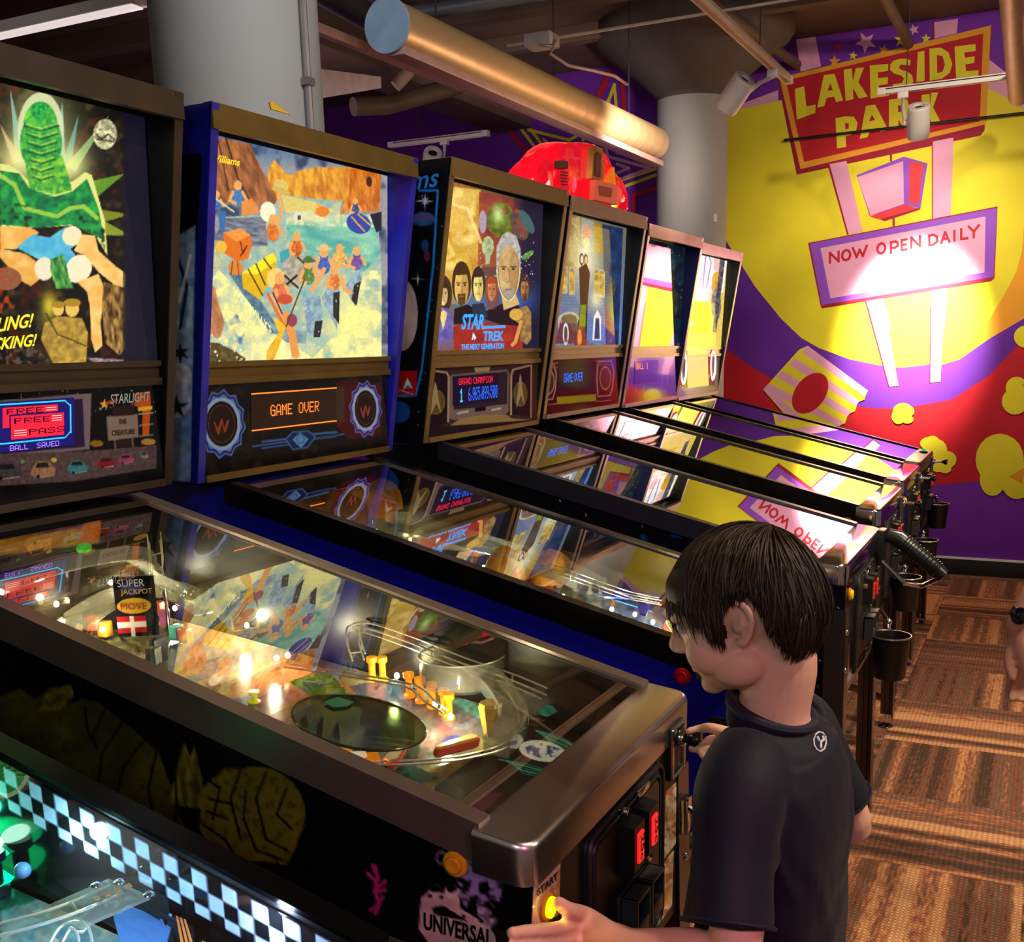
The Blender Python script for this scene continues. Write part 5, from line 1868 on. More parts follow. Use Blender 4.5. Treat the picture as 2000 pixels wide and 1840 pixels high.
# -------------------------------------------------- speaker panels
def s1(p):                                   # night drive-in
    p.zoom(0, 700, 6.25).fill((8, 8, 14))
    p.dots(60, (100, 350, 1900, 700), (190, 190, 160), 7, 5)
    p.poly([(-700, 520), (0, 515), (1115, 425), (1095, 1110), (0, 1210), (-700, 1250)], (118, 100, 116))
    p.poly([(-640, 560), (0, 560), (1010, 490), (1035, 1080), (0, 1170), (-640, 1200)], (38, 24, 66))
    p.poly([(1300, 710), (1680, 680), (1690, 960), (1320, 1005)], (128, 112, 106))
    p.line([(1385, 560), (1400, 720)], 18, (128, 112, 106)).line([(1615, 520), (1625, 700)], 18, (128, 112, 106))
    p.line([(1400, 990), (1410, 1110)], 18, (118, 100, 100)).line([(1615, 960), (1625, 1080)], 18, (118, 100, 100))
    p.poly([(1380, 590), (1620, 560), (1640, 690), (1370, 710)], (40, 20, 22)).poly([(1420, 1000), (1610, 980), (1610, 1070), (1420, 1090)], (40, 20, 22))
    p.poly([(1640, 430), (1830, 400), (1840, 560), (1820, 930), (1740, 940), (1740, 600), (1640, 580)], (190, 80, 16))
    p.poly([(1680, 600), (1860, 580), (1860, 625), (1690, 645)], (220, 180, 40))
    for y in (670, 810, 940):
        p.line([(1700, y+10), (1870, y-8)], 14, (170, 150, 140))
    p.star(1275, 560, 66, 26, 5, (236, 190, 70)).line([(1300, 550), (1420, 510)], 40, (170, 70, 20))
    p.poly([(-400, 1180), (1100, 1130), (1910, 1060), (1910, 1340), (900, 1500), (-400, 1580)], (66, 52, 58), sc=30, c2=(96, 78, 84))
    for x, y, w, h, c in ((90, 1370, 330, 190, (70, 72, 84)), (530, 1350, 260, 190, (176, 130, 104)), (950, 1320, 220, 150, (60, 140, 160)), (1300, 1270, 190, 120, (150, 24, 34)), (1540, 1225, 170, 100, (180, 70, 120)), (1760, 1180, 90, 70, (120, 140, 136)), (-220, 1380, 200, 160, (90, 90, 100))):
        p.poly([(x-w*.5, y-h*.1), (x-w*.3, y-h*.5), (x+w*.25, y-h*.5), (x+w*.42, y-h*.15), (x+w*.6, y), (x+w*.5, y+h*.45), (x-w*.35, y+h*.6), (x-w*.6, y+h*.3)], c, sc=20, c2=tuple(k*.7 for k in c))
        p.poly([(x-w*.3, y-h*.4), (x+w*.2, y-h*.42), (x+w*.3, y-h*.12), (x-w*.38, y-h*.05)], (26, 24, 30))
        p.line([(x-w*.3, y+h*.5), (x-w*.1, y+h*.55), (x+w*.45, y+h*.38)], 10, (160, 150, 150))
        p.ell(x-w*.25, y+h*.5, w*.08, h*.14, (20, 18, 20))
    p.ell(275, 1260, 26, 24, (80, 150, 90)).ell(660, 1240, 34, 26, (190, 180, 70))
    p.ell(1180, 1040, 80, 40, (140, 100, 30)).ell(1810, 1020, 90, 40, (170, 130, 60))


def s2(p):
    p.zoom(380, 730, 5).fill((16, 12, 12))
    p.poly([(1380, 90), (1560, 30), (1640, 120), (1830, 80), (1830, 600), (1500, 640), (1380, 500)], (70, 10, 12))
    p.cloud((40, 30, 10), 90, .5, .9, .8)
    def gear(cx, cy, rx, ry, c1, c2):
        n = 12
        p.poly([(cx+(rx if k % 2 == 0 else rx*.87)*math.cos(PI*k/n+.1), cy+(ry if k % 2 == 0 else ry*.87)*math.sin(PI*k/n+.1)) for k in range(2*n)], c1)
        p.poly([(cx+(rx*.94 if k % 2 == 0 else rx*.83)*math.cos(PI*k/n+.1), cy+(ry*.94 if k % 2 == 0 else ry*.83)*math.sin(PI*k/n+.1)) for k in range(2*n)], (28, 36, 110))
        p.poly([(cx+(rx*.86 if k % 2 == 0 else rx*.76)*math.cos(PI*k/n+.1), cy+(ry*.86 if k % 2 == 0 else ry*.76)*math.sin(PI*k/n+.1)) for k in range(2*n)], c1)
        p.poly([(cx+(rx*.80 if k % 2 == 0 else rx*.70)*math.cos(PI*k/n+.36), cy+(ry*.80 if k % 2 == 0 else ry*.70)*math.sin(PI*k/n+.36)) for k in range(2*n)], (30, 40, 120))
        p.ell(cx, cy, rx*.77, ry*.75, c2).ell(cx, cy, rx*.64, ry*.64, (26, 12, 10)).ell(cx, cy, rx*.54, ry*.54, (110, 62, 34), ring=.04).ell(cx, cy, rx*.50, ry*.51, (34, 18, 14))
        w = [(-.36, -.1), (-.27, -.05), (-.17, .17), (-.03, -.15), (.0, -.17), (.03, -.15), (.13, .15), (.22, -.1), (.33, -.16), (.2, .24), (.11, .3), (0, -.02), (-.1, .36), (-.18, .34)]
        p.poly([(cx+rx*a*.95, cy+ry*b*.85) for a, b in w], (150, 62, 40))
    gear(265, 490, 240, 345, (86, 120, 196), (140, 170, 220))
    gear(1670, 345, 165, 285, (120, 112, 206), (156, 170, 226))
    p.poly([(550, 190), (1465, 125), (1465, 470), (555, 560)], (64, 44, 34))
    B1, B2 = (56, 96, 160), (22, 34, 90)
    p.line([(570, 710), (1455, 590)], 16, B1).line([(660, 665), (900, 635)], 20, B1).line([(660, 730), (920, 690)], 26, B2).line([(660, 730), (920, 690)], 10, B1).line([(1150, 590), (1385, 570)], 20, B1).line([(1150, 640), (1385, 610)], 26, B2).line([(1150, 640), (1385, 610)], 10, B1)
    p.poly([(890, 640), (960, 570), (1110, 560), (1180, 620), (1100, 720), (960, 740)], B2).line([(890, 640), (960, 570), (1110, 560), (1180, 620), (1100, 720), (960, 740)], 14, B1, closed=True)
    p.poly([(955, 645), (1030, 570), (1115, 640), (1040, 725)], (80, 140, 196)).ell(1035, 635, 40, 50, (56, 100, 160), ring=.25)


def s3(p):
    p.zoom(820, 340, 3.538).fill((62, 46, 34))
    p.poly([(55, 1350), (190, 1370), (200, 1720), (10, 1790)], (34, 26, 22)).poly([(640, 1340), (770, 1315), (770, 1680), (630, 1660)], (34, 26, 22))
    LT = (170, 146, 118)
    p.line([(55, 1352), (185, 1372), (200, 1400), (196, 1710)], 14, LT).line([(770, 1320), (645, 1352), (632, 1390), (630, 1660)], 14, LT).line([(770, 1320), (768, 1680)], 10, LT).line([(20, 1560), (10, 1790)], 12, LT)
    for cx, cy, rx in ((108, 1575, 66), (695, 1520, 48)):
        p.ell(cx, cy, rx, 86, (96, 80, 30)).ell(cx, cy, rx, 86, (140, 120, 60), ring=.05)
        k = rx/66
        p.poly([(cx-4*k, cy-142), (cx+6*k, cy-120), (cx+40*k, cy+85), (cx+6*k, cy+6), (cx-38*k, cy+105), (cx-34*k, cy+40)], (164, 146, 108))
    p.poly([(375, 1335), (490, 1330), (475, 1370), (385, 1375)], (170, 150, 120))
    p.poly([(205, 1400), (225, 1385), (600, 1350), (620, 1380), (612, 1640), (590, 1665), (240, 1700), (205, 1690)], (120, 104, 100))
    p.poly([(225, 1400), (605, 1365), (602, 1590), (235, 1630)], (50, 40, 44))
    p.poly([(380, 1615), (455, 1605), (455, 1635), (382, 1642)], (30, 16, 24)).line([(262, 1655), (330, 1640)], 16, (180, 180, 170)).line([(500, 1630), (555, 1620)], 14, (190, 190, 180))
    p.poly([(190, 1750), (280, 1690), (400, 1668), (520, 1660), (600, 1665), (640, 1690), (780, 1700), (780, 1740), (190, 1790)], (150, 126, 78))
    p._mix((p.y > 1740-(p.x-190)*.07).astype(float), (40, 28, 20))


def s4(p):
    p.zoom(1040, 380, 4.1825).fill((70, 16, 34))
    for cx, cy, rx, ry in ((125, 1530, 50, 100), (595, 1500, 42, 90)):
        p.line([(cx-60, cy-130), (cx+50, cy-140), (cx+70, cy-60), (cx+60, cy+70), (cx+40, cy+140), (cx-60, cy+150), (cx-70, cy), (cx-60, cy-130)], 10, (170, 160, 160))
        p.ell(cx, cy, rx, ry, (70, 56, 44)).ell(cx, cy, rx*1.1, ry*1.08, (190, 180, 180), ring=.1)
    for y in (1360, 1395, 1690):
        p.line([(60, y+30), (210, y+18)], 8, (170, 120, 120)).line([(520, y), (650, y-10)], 8, (170, 120, 120))
    p.poly([(215, 1380), (520, 1365), (515, 1590), (210, 1620)], (60, 50, 80))
    p.poly([(200, 1655), (520, 1630), (520, 1685), (200, 1715)], (160, 160, 40))


def s5(p):
    p.zoom(1040, 380, 4.1825).fill((12, 12, 30))
    for pl in ([(730, 1450), (785, 1445), (780, 1600), (720, 1610)], [(1065, 1430), (1110, 1425), (1105, 1560), (1055, 1570)]):
        p.poly(pl, (60, 50, 44)).line(pl, 7, (120, 120, 130), closed=True)
    p.line([(838, 1355), (1030, 1345), (1020, 1530), (828, 1555)], 8, (90, 90, 110), closed=True)
    p.line([(745, 1410), (815, 1400)], 16, (130, 130, 140)).line([(1058, 1395), (1115, 1385)], 16, (130, 130, 140))
    for x, y in ((700, 1645), (740, 1640), (840, 1620), (900, 1600)):
        p.line([(x, y), (x+14, y-40)], 9, (150, 130, 90))


def s6(p):
    p.zoom(1040, 380, 4.1825).fill((190, 190, 190))
    p.poly([(1180, 1240), (1250, 1250), (1250, 1580), (1170, 1590)], (60, 50, 44)).poly([(1430, 1240), (1500, 1240), (1490, 1560), (1420, 1560)], (46, 40, 40))


# -------------------------------------------------- side prints
def olive_side(p):                           # dark cabinet side with a mossy olive rock print
    p.fill((6, 6, 7))
    O1, O2 = (112, 106, 26), (92, 88, 22)
    p.poly([(-60, 1380), (40, 1345), (100, 1390), (160, 1365), (190, 1370), (260, 1425), (310, 1470), (335, 1540), (340, 1580), (420, 1700), (420, 1900), (-200, 1760)], O1, .75, sc=60, c2=(70, 66, 18))
    p.poly([(55, 1395), (70, 1365), (95, 1345), (140, 1338), (145, 1360), (120, 1385)], (140, 132, 32), ang=-.9, sc=9, c2=(40, 40, 10))
    p.poly([(330, 1570), (345, 1500), (360, 1450), (372, 1480), (380, 1455), (395, 1520), (395, 1580)], (150, 140, 36), ang=1.5, sc=10, c2=(50, 48, 14))
    p.ell(500, 1590, 96, 92, O1, c2=O2, sc=50)
    p.poly([(395, 1540), (440, 1500), (500, 1502), (560, 1530), (592, 1600), (580, 1650), (560, 1690), (500, 1680), (430, 1690), (390, 1620)], O1, sc=60, c2=O2)
    for pts in ([(165, 1380), (172, 1430), (190, 1460)], [(205, 1385), (180, 1440)], [(240, 1410), (200, 1470), (190, 1540)], [(285, 1440), (240, 1500), (225, 1570)], [(305, 1470), (290, 1540), (300, 1610)], [(340, 1480), (345, 1560), (340, 1640)],
                [(400, 1520), (430, 1540), (415, 1600)], [(470, 1505), (450, 1560), (470, 1640)], [(520, 1508), (500, 1560), (520, 1640), (560, 1660)], [(560, 1540), (540, 1590), (570, 1620)], [(395, 1610), (440, 1640), (470, 1690)], [(480, 1545), (476, 1600), (500, 1660), (550, 1680)], [(410, 1560), (450, 1570)], [(405, 1585), (445, 1600)]):
        p.line(pts, 5, (8, 8, 4), .9)
    p._mix(np.clip((p.noise(9)-.6)*3, 0, 1)*(p.C.sum(1) > 60), (40, 40, 10), .6)
    # magenta coral sprig
    for pts in ([(733, 1692), (738, 1715), (732, 1740), (740, 1765), (733, 1785)], [(718, 1706), (735, 1722)], [(728, 1690), (738, 1712)], [(735, 1735), (752, 1722)], [(736, 1742), (752, 1738)], [(738, 1765), (748, 1752)], [(735, 1770), (724, 1778)]):
        p.line(pts, 7, (190, 40, 110))
    # violet wash and pale crest behind the lettering
    p.cloud((170, 146, 206), 16, .35, .6, .9, [(905, 1668), (960, 1690), (985, 1720), (975, 1760), (930, 1760), (900, 1735), (885, 1710)])
    p.cloud((180, 156, 206), 14, .4, .65, .8, [(890, 1735), (930, 1740), (990, 1790), (970, 1810), (910, 1775)])
    PB = (236, 200, 190)
    p.poly([(822, 1755), (838, 1740), (866, 1745), (895, 1748), (900, 1775), (925, 1790), (955, 1810), (975, 1840), (980, 1900), (850, 1860), (818, 1815)], PB, c2=(200, 160, 156), sc=18)
    p.poly([(843, 1772), (866, 1768), (880, 1778), (900, 1790), (915, 1800), (860, 1790), (846, 1784)], (10, 9, 9))
    p.ell(882, 1742, 14, 14, PB).ell(882, 1735, 10, 9, (12, 10, 10)).ell(850, 1735, 12, 9, (60, 50, 50), ring=.2)
    p.poly([(930, 1765), (955, 1775), (972, 1800), (955, 1815), (935, 1790)], (150, 130, 150), tex=.5, sc=6)
    for x, y in ((840, 1750), (862, 1752), (905, 1790), (940, 1800), (960, 1790)):
        p.ell(x, y, 5, 4, (20, 16, 16))
    p.ell(862, 1676, 12, 14, (110, 96, 120), ring=.4)


def blue_box_side(p):                        # blue backbox side with a white snow and leaf print
    p.fill((20, 26, 120))
    p.poly([(330, 205), (420, 205), (400, 420), (340, 520)], (18, 22, 130))
    p.poly([(340, 300), (395, 300), (385, 470), (345, 470)], (6, 6, 14))
    p.poly([(330, 470), (382, 440), (372, 940), (320, 940)], (150, 170, 206), sc=40, c2=(90, 130, 180))
    p.poly([(345, 560), (378, 560), (374, 640), (340, 640)], (60, 120, 160), ang=1.5, sc=10, c2=(170, 200, 220))
    p.ell(352, 735, 22, 26, (200, 206, 226)).ell(346, 780, 26, 36, (190, 196, 226))
    p.star(345, 795, 26, 9, 5, (20, 60, 60)).star(352, 690, 20, 8, 6, (30, 30, 60))
    p.line([(340, 480), (365, 560), (352, 640)], 6, (30, 40, 80)).line([(372, 500), (350, 590)], 5, (236, 240, 250))
    p.grain(.15, 12)


def star_box_side(p):                        # starry backbox side with a pale planet and a red band
    p.fill((6, 6, 10))
    p.dots(40, (780, 320, 880, 900), (120, 130, 160), 1.3, 8)
    p.line([(820, 372), (855, 372), (846, 520), (824, 720), (812, 772), (770, 774)], 4, (26, 110, 190))
    p.star(830, 393, 20, 2, 4, (200, 200, 220)).star(830, 393, 10, 2, 4, (160, 170, 200), rot=.78).star(816, 545, 14, 1.6, 4, (190, 190, 210))
    p.ell(826, 428, 24, 14, (40, 84, 140), c2=(20, 40, 80), sc=8).ell(826, 424, 22, 6, (70, 60, 110))
    p.ell(786, 615, 30, 70, (176, 150, 150), c2=(140, 116, 120), sc=26)
    p.ell(780, 600, 22, 40, (196, 170, 168), a=.5)
    p.ell(830, 480, 7, 12, (20, 50, 90)).ell(834, 500, 6, 10, (90, 20, 40))
    p.poly([(760, 690), (822, 690), (816, 725), (760, 725)], (8, 8, 12)).poly([(760, 724), (816, 724), (812, 772), (760, 772)], (140, 14, 20))
    p.ell(796, 752, 10, 8, (90, 70, 80)).poly([(796, 738), (806, 760), (796, 752), (786, 764)], (190, 186, 196)).line([(780, 762), (806, 770)], 2.5, (150, 130, 140))
    p.ell(775, 805, 26, 22, (20, 60, 130))


def star_side(p):                            # black cabinet side with scattered stars
    p.fill((7, 7, 10))
    p.dots(90, (900, 930, 1700, 1480), (200, 206, 226), 1.5, 12)
    p.cloud((14, 70, 140), 22, .5, .85, .95, [(1230, 1035), (1300, 1040), (1375, 1060), (1370, 1085), (1290, 1080)])
    p.dots(50, (1560, 1180, 1660, 1450), (200, 206, 220), 1.6, 3)


# -------------------------------------------------- playfield prints
def inserts(p, n, box, seed):
    q = random.Random(seed)
    cols = ((200, 60, 40), (226, 170, 50), (60, 140, 150), (230, 220, 190), (60, 80, 160), (90, 130, 50), (200, 110, 50), (20, 20, 18), (150, 60, 110))
    for _ in range(n):
        x, y = q.uniform(box[0], box[2]), q.uniform(box[1], box[3])
        c = q.choice(cols)
        k = q.random()
        s = q.uniform(7, 22)
        a = q.uniform(-.5, .5)
        if k < .4:
            p.ell(x, y, s, s*.42, (24, 22, 18), rot=a).ell(x, y, s*.85, s*.34, c, rot=a)
        elif k < .7:
            p.poly([(x-s, y+s*.3), (x+s*.2, y-s*.5), (x+s*1.2, y-s*.1), (x, y+s*.5)], c, .85)
        else:
            p.line([(x-s*2, y-s*.6), (x, y+s*.1), (x+s*2, y+s*1.3)], q.uniform(2, 5), c, .8)


def pf1(p):
    p.fill((96, 90, 54))
    p.cloud((160, 150, 92), 60, .4, .8)
    inserts(p, 90, (0, 1060, 1000, 1480), 3)
    p.cloud((96, 56, 34), 50, .55, .85, seed=11)
    p.poly([(0, 1100), (400, 1050), (520, 1250), (200, 1290), (0, 1200)], (120, 112, 70), sc=20, c2=(70, 70, 40))
    p.poly([(480, 1330), (600, 1290), (720, 1360), (560, 1420), (500, 1380)], (150, 80, 50), .8)
    p.poly([(560, 1330), (640, 1310), (720, 1390), (840, 1440), (780, 1470)], (50, 70, 14), sc=10, c2=(90, 100, 30))
    p.poly([(680, 1340), (790, 1320), (840, 1380), (740, 1400)], (80, 60, 70), sc=16, c2=(30, 70, 90))
    p.ell(900, 1395, 40, 30, (120, 200, 190), a=.9)
    p.poly([(760, 1400), (880, 1370), (960, 1420), (900, 1470), (820, 1500), (720, 1520)], (70, 120, 120), .7, sc=18, c2=(150, 90, 110))
    p.ell(890, 1450, 26, 14, (50, 70, 150))
    p.poly([(600, 1480), (760, 1470), (860, 1520), (740, 1560)], (40, 110, 100), sc=12, c2=(20, 50, 40))
    p.poly([(640, 1460), (700, 1450), (740, 1480), (680, 1500)], (226, 110, 50), sc=10, c2=(250, 200, 140))
    p.poly([(380, 1180), (480, 1160), (560, 1290), (420, 1340), (340, 1300)], (150, 110, 70), sc=14, c2=(190, 150, 110))
    p.grain(.2, 8)


def ap1(p):
    p.fill((24, 20, 20))
    TE = (70, 176, 152)
    p.poly([(1015, 1360), (1040, 1340), (1090, 1390), (1068, 1400), (1040, 1388)], TE, ang=.9, sc=5, c2=(40, 120, 110))
    p.poly([(1035, 1350), (1065, 1335), (1110, 1350), (1080, 1380)], (14, 14, 14)).line([(1038, 1345), (1060, 1338), (1108, 1350), (1075, 1384), (1035, 1355)], 3, TE)
    for k in range(4):
        p.line([(1055+k*2, 1352+k*5), (1086-k*2, 1350+k*6)], 2.5, (190, 190, 180))
    p.poly([(1128, 1344), (1140, 1338), (1138, 1352)], TE)
    for k in range(6):
        p.poly([(1148+k*10, 1339+k*2), (1156+k*10, 1340+k*2), (1153+k*10, 1345+k*2)], (226, 232, 220)).poly([(1140+k*10, 1352+k*2), (1148+k*10, 1353+k*2), (1144+k*10, 1347+k*2)], (226, 232, 220))
    for k in range(6):
        p.line([(1045+k*3, 1426+k*2), (1080, 1434+k*4), (1125, 1455+k*4)], 2.5, TE if k % 2 else (40, 110, 100))
    for k in range(5):
        p.line([(972+k*6, 1483+k), (1020, 1490+k*5), (1070, 1504+k*4)], 2.5, TE if k % 2 else (40, 110, 100))
    p.ell(1059, 1467, 46, 20, (232, 236, 240), rot=.16)
    p.cloud((40, 70, 150), 7, .45, .62, .95, [(1025, 1458), (1060, 1452), (1095, 1462), (1092, 1480), (1060, 1482), (1030, 1472)])
    p.poly([(770, 1520), (800, 1500), (900, 1495), (860, 1530), (800, 1560), (760, 1550)], (50, 130, 110), ang=.3, sc=6, c2=(30, 80, 70))
    p.poly([(800, 1530), (830, 1518), (862, 1535), (830, 1560)], (14, 14, 14)).line([(812, 1534), (842, 1548)], 3, (200, 200, 190)).line([(820, 1528), (848, 1540)], 3, (200, 200, 190))
    p.poly([(880, 1560), (960, 1520), (1010, 1530), (940, 1600)], (14, 12, 14))
    p.poly([(900, 1580), (960, 1545), (985, 1550), (930, 1600)], (110, 26, 70), .8)


def pf2(p):
    p.fill((120, 116, 84))
    p.cloud((176, 180, 150), 40, .4, .8)
    p.cloud((60, 120, 150), 50, .5, .8, seed=7)
    inserts(p, 70, (560, 950, 1330, 1240), 5)
    p.poly([(480, 900), (760, 900), (800, 1000), (560, 1010)], (110, 76, 40), sc=20, c2=(60, 46, 30))
    p.poly([(780, 1040), (920, 1020), (1000, 1080), (860, 1110)], (140, 176, 176), sc=20, c2=(80, 120, 150))
    p.poly([(1100, 1140), (1300, 1160), (1340, 1260), (1200, 1200)], (190, 190, 170), sc=14, c2=(60, 90, 170))
    p.grain(.2, 9)


def pf_gen(c1, c2, c3):
    def f(p):
        p.fill(c1)
        p.cloud(c2, 40, .4, .8)
        p.cloud(c3, 50, .5, .85, seed=7)
        p.grain(.25, 9)
    return f


def pf0(p):
    p.fill((8, 14, 26))
    p.poly([(-100, 1560), (60, 1590), (130, 1680), (60, 1800), (-100, 1800)], (20, 120, 90), sc=20, c2=(10, 60, 60))
    p.poly([(0, 1780), (130, 1740), (260, 1760), (300, 1840), (200, 1950), (0, 1950)], (96, 140, 166), ang=-.3, sc=14, c2=(180, 160, 140))
    p.line([(75, 1688), (190, 1726)], 5, (130, 90, 70)).line([(330, 1760), (440, 1808)], 5, (90, 50, 60))
    p.poly([(95, 1770), (180, 1740), (200, 1750), (120, 1815)], (150, 110, 80))
    p.grain(.2, 8)
# ================================================================== the row
def zpx(ox, oy, s):
    return lambda x, y: (ox+x/s, oy+y/s)


brown_trim = pm('trim_bronze', (104, 80, 34), 0.38, 0.35, var=0.15)
dk_trim = pm('trim_dark_brown', (58, 44, 30), 0.45, 0.2, var=0.2)
tan_trim = pm('trim_tan', (150, 122, 96), 0.38, 0.3, var=0.1)
pink_trim = pm('trim_pale', (190, 160, 150), 0.35, 0.4, var=0.1)
bluem = pm('cabinet_blue', (20, 18, 176), 0.4, var=0.08)
navym = pm('cabinet_navy', (22, 24, 96), 0.35, var=0.2)
dot_orange = pm('dots_orange', (255, 110, 20), emit=(255, 120, 40), es=2.2)
dot_red = pm('dots_red', (255, 30, 60), emit=(255, 30, 60), es=1.3)
dot_blue = pm('dots_blue', (30, 90, 255), emit=(30, 110, 255), es=1.6)
dot_cyan = pm('dots_cyan', (40, 200, 255), emit=(40, 200, 255), es=1.6)
dot_deep = pm('dots_deep_blue', (20, 14, 110), emit=(30, 16, 150), es=0.55)
dot_white = pm('dots_white', (255, 220, 210), emit=(255, 200, 190), es=1.4)
dot_violet = pm('dots_violet', (120, 90, 255), emit=(170, 130, 255), es=1.8)

# ------------------------------------------------------------------ near left corner: machine seen from above its glass
A0 = Machine(-0.703, -0.02, 0.0, 'nearest pinball machine with black and white checkered inner side wall, bottom left corner', dk_trim, blackm)
A0.cabinet(rail=pm('rail_black', (30, 30, 34), 0.2, 0.8), lock=pm('lock_black', (26, 26, 28), 0.25, 0.6))
A0.backbox(g5, s5, 0.012)
A0.playfield(pf0)


def checks(p):
    p.fill((14, 18, 20))
    P_ = 0.0187
    v = 0.07+p.s_*1.037
    h = (1-p.t_)*0.128-0.003
    n = np.floor(v/P_).astype(int)+np.floor(h/P_).astype(int)
    p._mix(((n % 2) == 0).astype(float), (196, 218, 240))
    p._mix((h > 0.0525-0.004*(1-p.s_)).astype(float), (10, 14, 20))
    p._mix((h < 0).astype(float), (10, 12, 16))
    p.grain(.05, 20)


P = A0.P
wi = HC-0.0225
panel('side_blade', A0.e, [P(wi, 0.07, zg(0.07)-0.138), P(wi, 1.107, zg(1.107)-0.138), P(wi, 1.107, zg(1.107)-0.010), P(wi, 0.07, zg(0.07)-0.010)], 520, 90, checks, art_print, 0.0015, label='black and white checkered side wall')
F = A0.on_field
# green lamp cluster
gl = pm('green_dome', (20, 220, 150), 0.25, emit=(0, 255, 160), es=2.4)
c = F(10, 1640, 0.03)
MB().lathe([(0, 0), (0.045, 0), (0.05, 0.006), (0.03, 0.012), (0.034, 0.03), (0.05, 0.036), (0.03, 0.05), (0, 0.055)], c-Vector((0, 0, 0.03)), seg=26).build('pop_bumper', gl, A0.e, label='pop bumper glowing green')
light('green_lamp', 'POINT', c-A0.e.location+Vector((0, 0, 0.045)), 0.5, (0.05, 1.0, 0.6), size=0.01, parent=A0.e)
MB().ball(F(5, 1640, 0.055), 0.011, 1.6, 1, .8).build('lamp_bulb', pm('bulb_mint', (220, 255, 240), emit=(190, 255, 230), es=12), A0.e)
A0.post(F(40, 1720, 0.0), 0.05, 0.012, pm('post_dark', (16, 44, 50), 0.3))
MB().ball(F(44, 1700, 0.055), 0.009).build('post_cap', pm('cap_sky', (110, 160, 210), 0.3), A0.e)
light('blue_lamp', 'POINT', F(180, 1840, 0.09)-A0.e.location, 0.9, (0.36, 0.62, 1.0), size=0.01, parent=A0.e)
light('blue_lamp', 'POINT', F(520, 1800, 0.10)-A0.e.location, 0.5, (0.5, 0.58, 1.0), size=0.01, parent=A0.e)
light('blue_lamp', 'POINT', F(240, 1600, 0.10)-A0.e.location, 0.42, (0.4, 0.8, 1.0), size=0.01, parent=A0.e)
# clear bridge with screws
a, b, c_, d_ = F(60, 1790, 0.06), F(270, 1690, 0.075), F(350, 1722, 0.075), F(160, 1815, 0.06)
MB().prism([a, b, c_, d_], Vector((0, 0, 0.004))).build('clear_bridge', clearp, A0.e, smooth=False)
for x, y in ((272, 1700), (188, 1729), (330, 1723)):
    MB().ball(F(x, y, 0.08), 0.006, 1, 1, .5).build('screw_head', chrome, A0.e)
for k in range(7):
    MB().prism([F(180+k*21, 1754-k*8, 0.083), F(190+k*21, 1750-k*8, 0.083), F(196+k*21, 1756-k*8, 0.083), F(186+k*21, 1760-k*8, 0.083)], Vector((0, 0, 0.001))).build('bridge_decal', pm('decal_amber', (170, 120, 50), 0.4), A0.e, smooth=False)
# blue steel plate
MB().prism([F(222, 1795, 0.05), F(250, 1772, 0.055), F(338, 1808, 0.055), F(325, 1850, 0.045), F(240, 1860, 0.04)], Vector((0, 0, 0.003))).build('steel_plate', pm('plate_blue_steel', (86, 130, 190), 0.3, 0.3, stretch=(60, 4, 4)), A0.e, smooth=False)
# striped orange target
MB().prism([F(340, 1850, 0.035), F(349, 1774, 0.035), F(392, 1784, 0.035), F(384, 1862, 0.035)], Vector((0, 0, 0.03))).build('target_block', pm('tgt_black', (20, 22, 26), 0.3), A0.e, smooth=False)
for k in range(3):
    MB().prism([F(354+k*9, 1848, 0.066), F(361+k*9, 1782+k*2, 0.066), F(367+k*9, 1783+k*2, 0.066), F(360+k*9, 1849, 0.066)], Vector((0, 0, 0.003))).build('orange_stripe', pm('stripe_orange', (226, 130, 50), 0.3), A0.e, smooth=False)
# ledge along the checkered wall
MB().hexa([F(412, 1772, 0.0), F(540, 1838, 0.0), F(580, 1815, 0.0), F(432, 1745, 0.0), F(412, 1772, 0.045), F(540, 1838, 0.045), F(590, 1815, 0.045), F(436, 1748, 0.045)]).build('ball_guide', pm('guide_violet_steel', (110, 96, 136), 0.4, 0.3), A0.e, smooth=False)
MB().cyl(F(430, 1752, 0.045), 0.006, 0.018).build('guide_post', chrome, A0.e)
MB().ball(F(592, 1822, 0.045), 0.011, 1, 1, .5).build('screw_head', chrome, A0.e)
for pts, col, nm in (([(400, 1838), (420, 1812), (460, 1826), (470, 1860), (410, 1870)], (190, 160, 40), 'plastic_sign'), ([(420, 1822), (444, 1812), (446, 1826)], (226, 196, 60), 'plastic_sign'), ([(456, 1830), (480, 1822), (500, 1840), (480, 1860)], (200, 60, 40), 'plastic_sign'),
                     ([(590, 1842), (640, 1832), (680, 1862), (620, 1880)], (206, 50, 40), 'plastic_sign')):
    MB().prism([F(x, y, 0.05) for x, y in pts], Vector((0, 0, 0.003))).build(nm, pm('sign_%d_%d' % col[:2], col, 0.3), A0.e, smooth=False)
A0.wire_ramp([F(-60, 1830, 0.07), F(60, 1800, 0.07), F(150, 1770, 0.07), F(230, 1735, 0.07)], 0.012, 0.0018)
A0.wire_ramp([F(100, 1860, 0.05), F(130, 1810, 0.06), F(160, 1815, 0.06), F(170, 1860, 0.05)], 0.006, 0.0018)
A0.flipper_button((40, 40, 44), side=1)

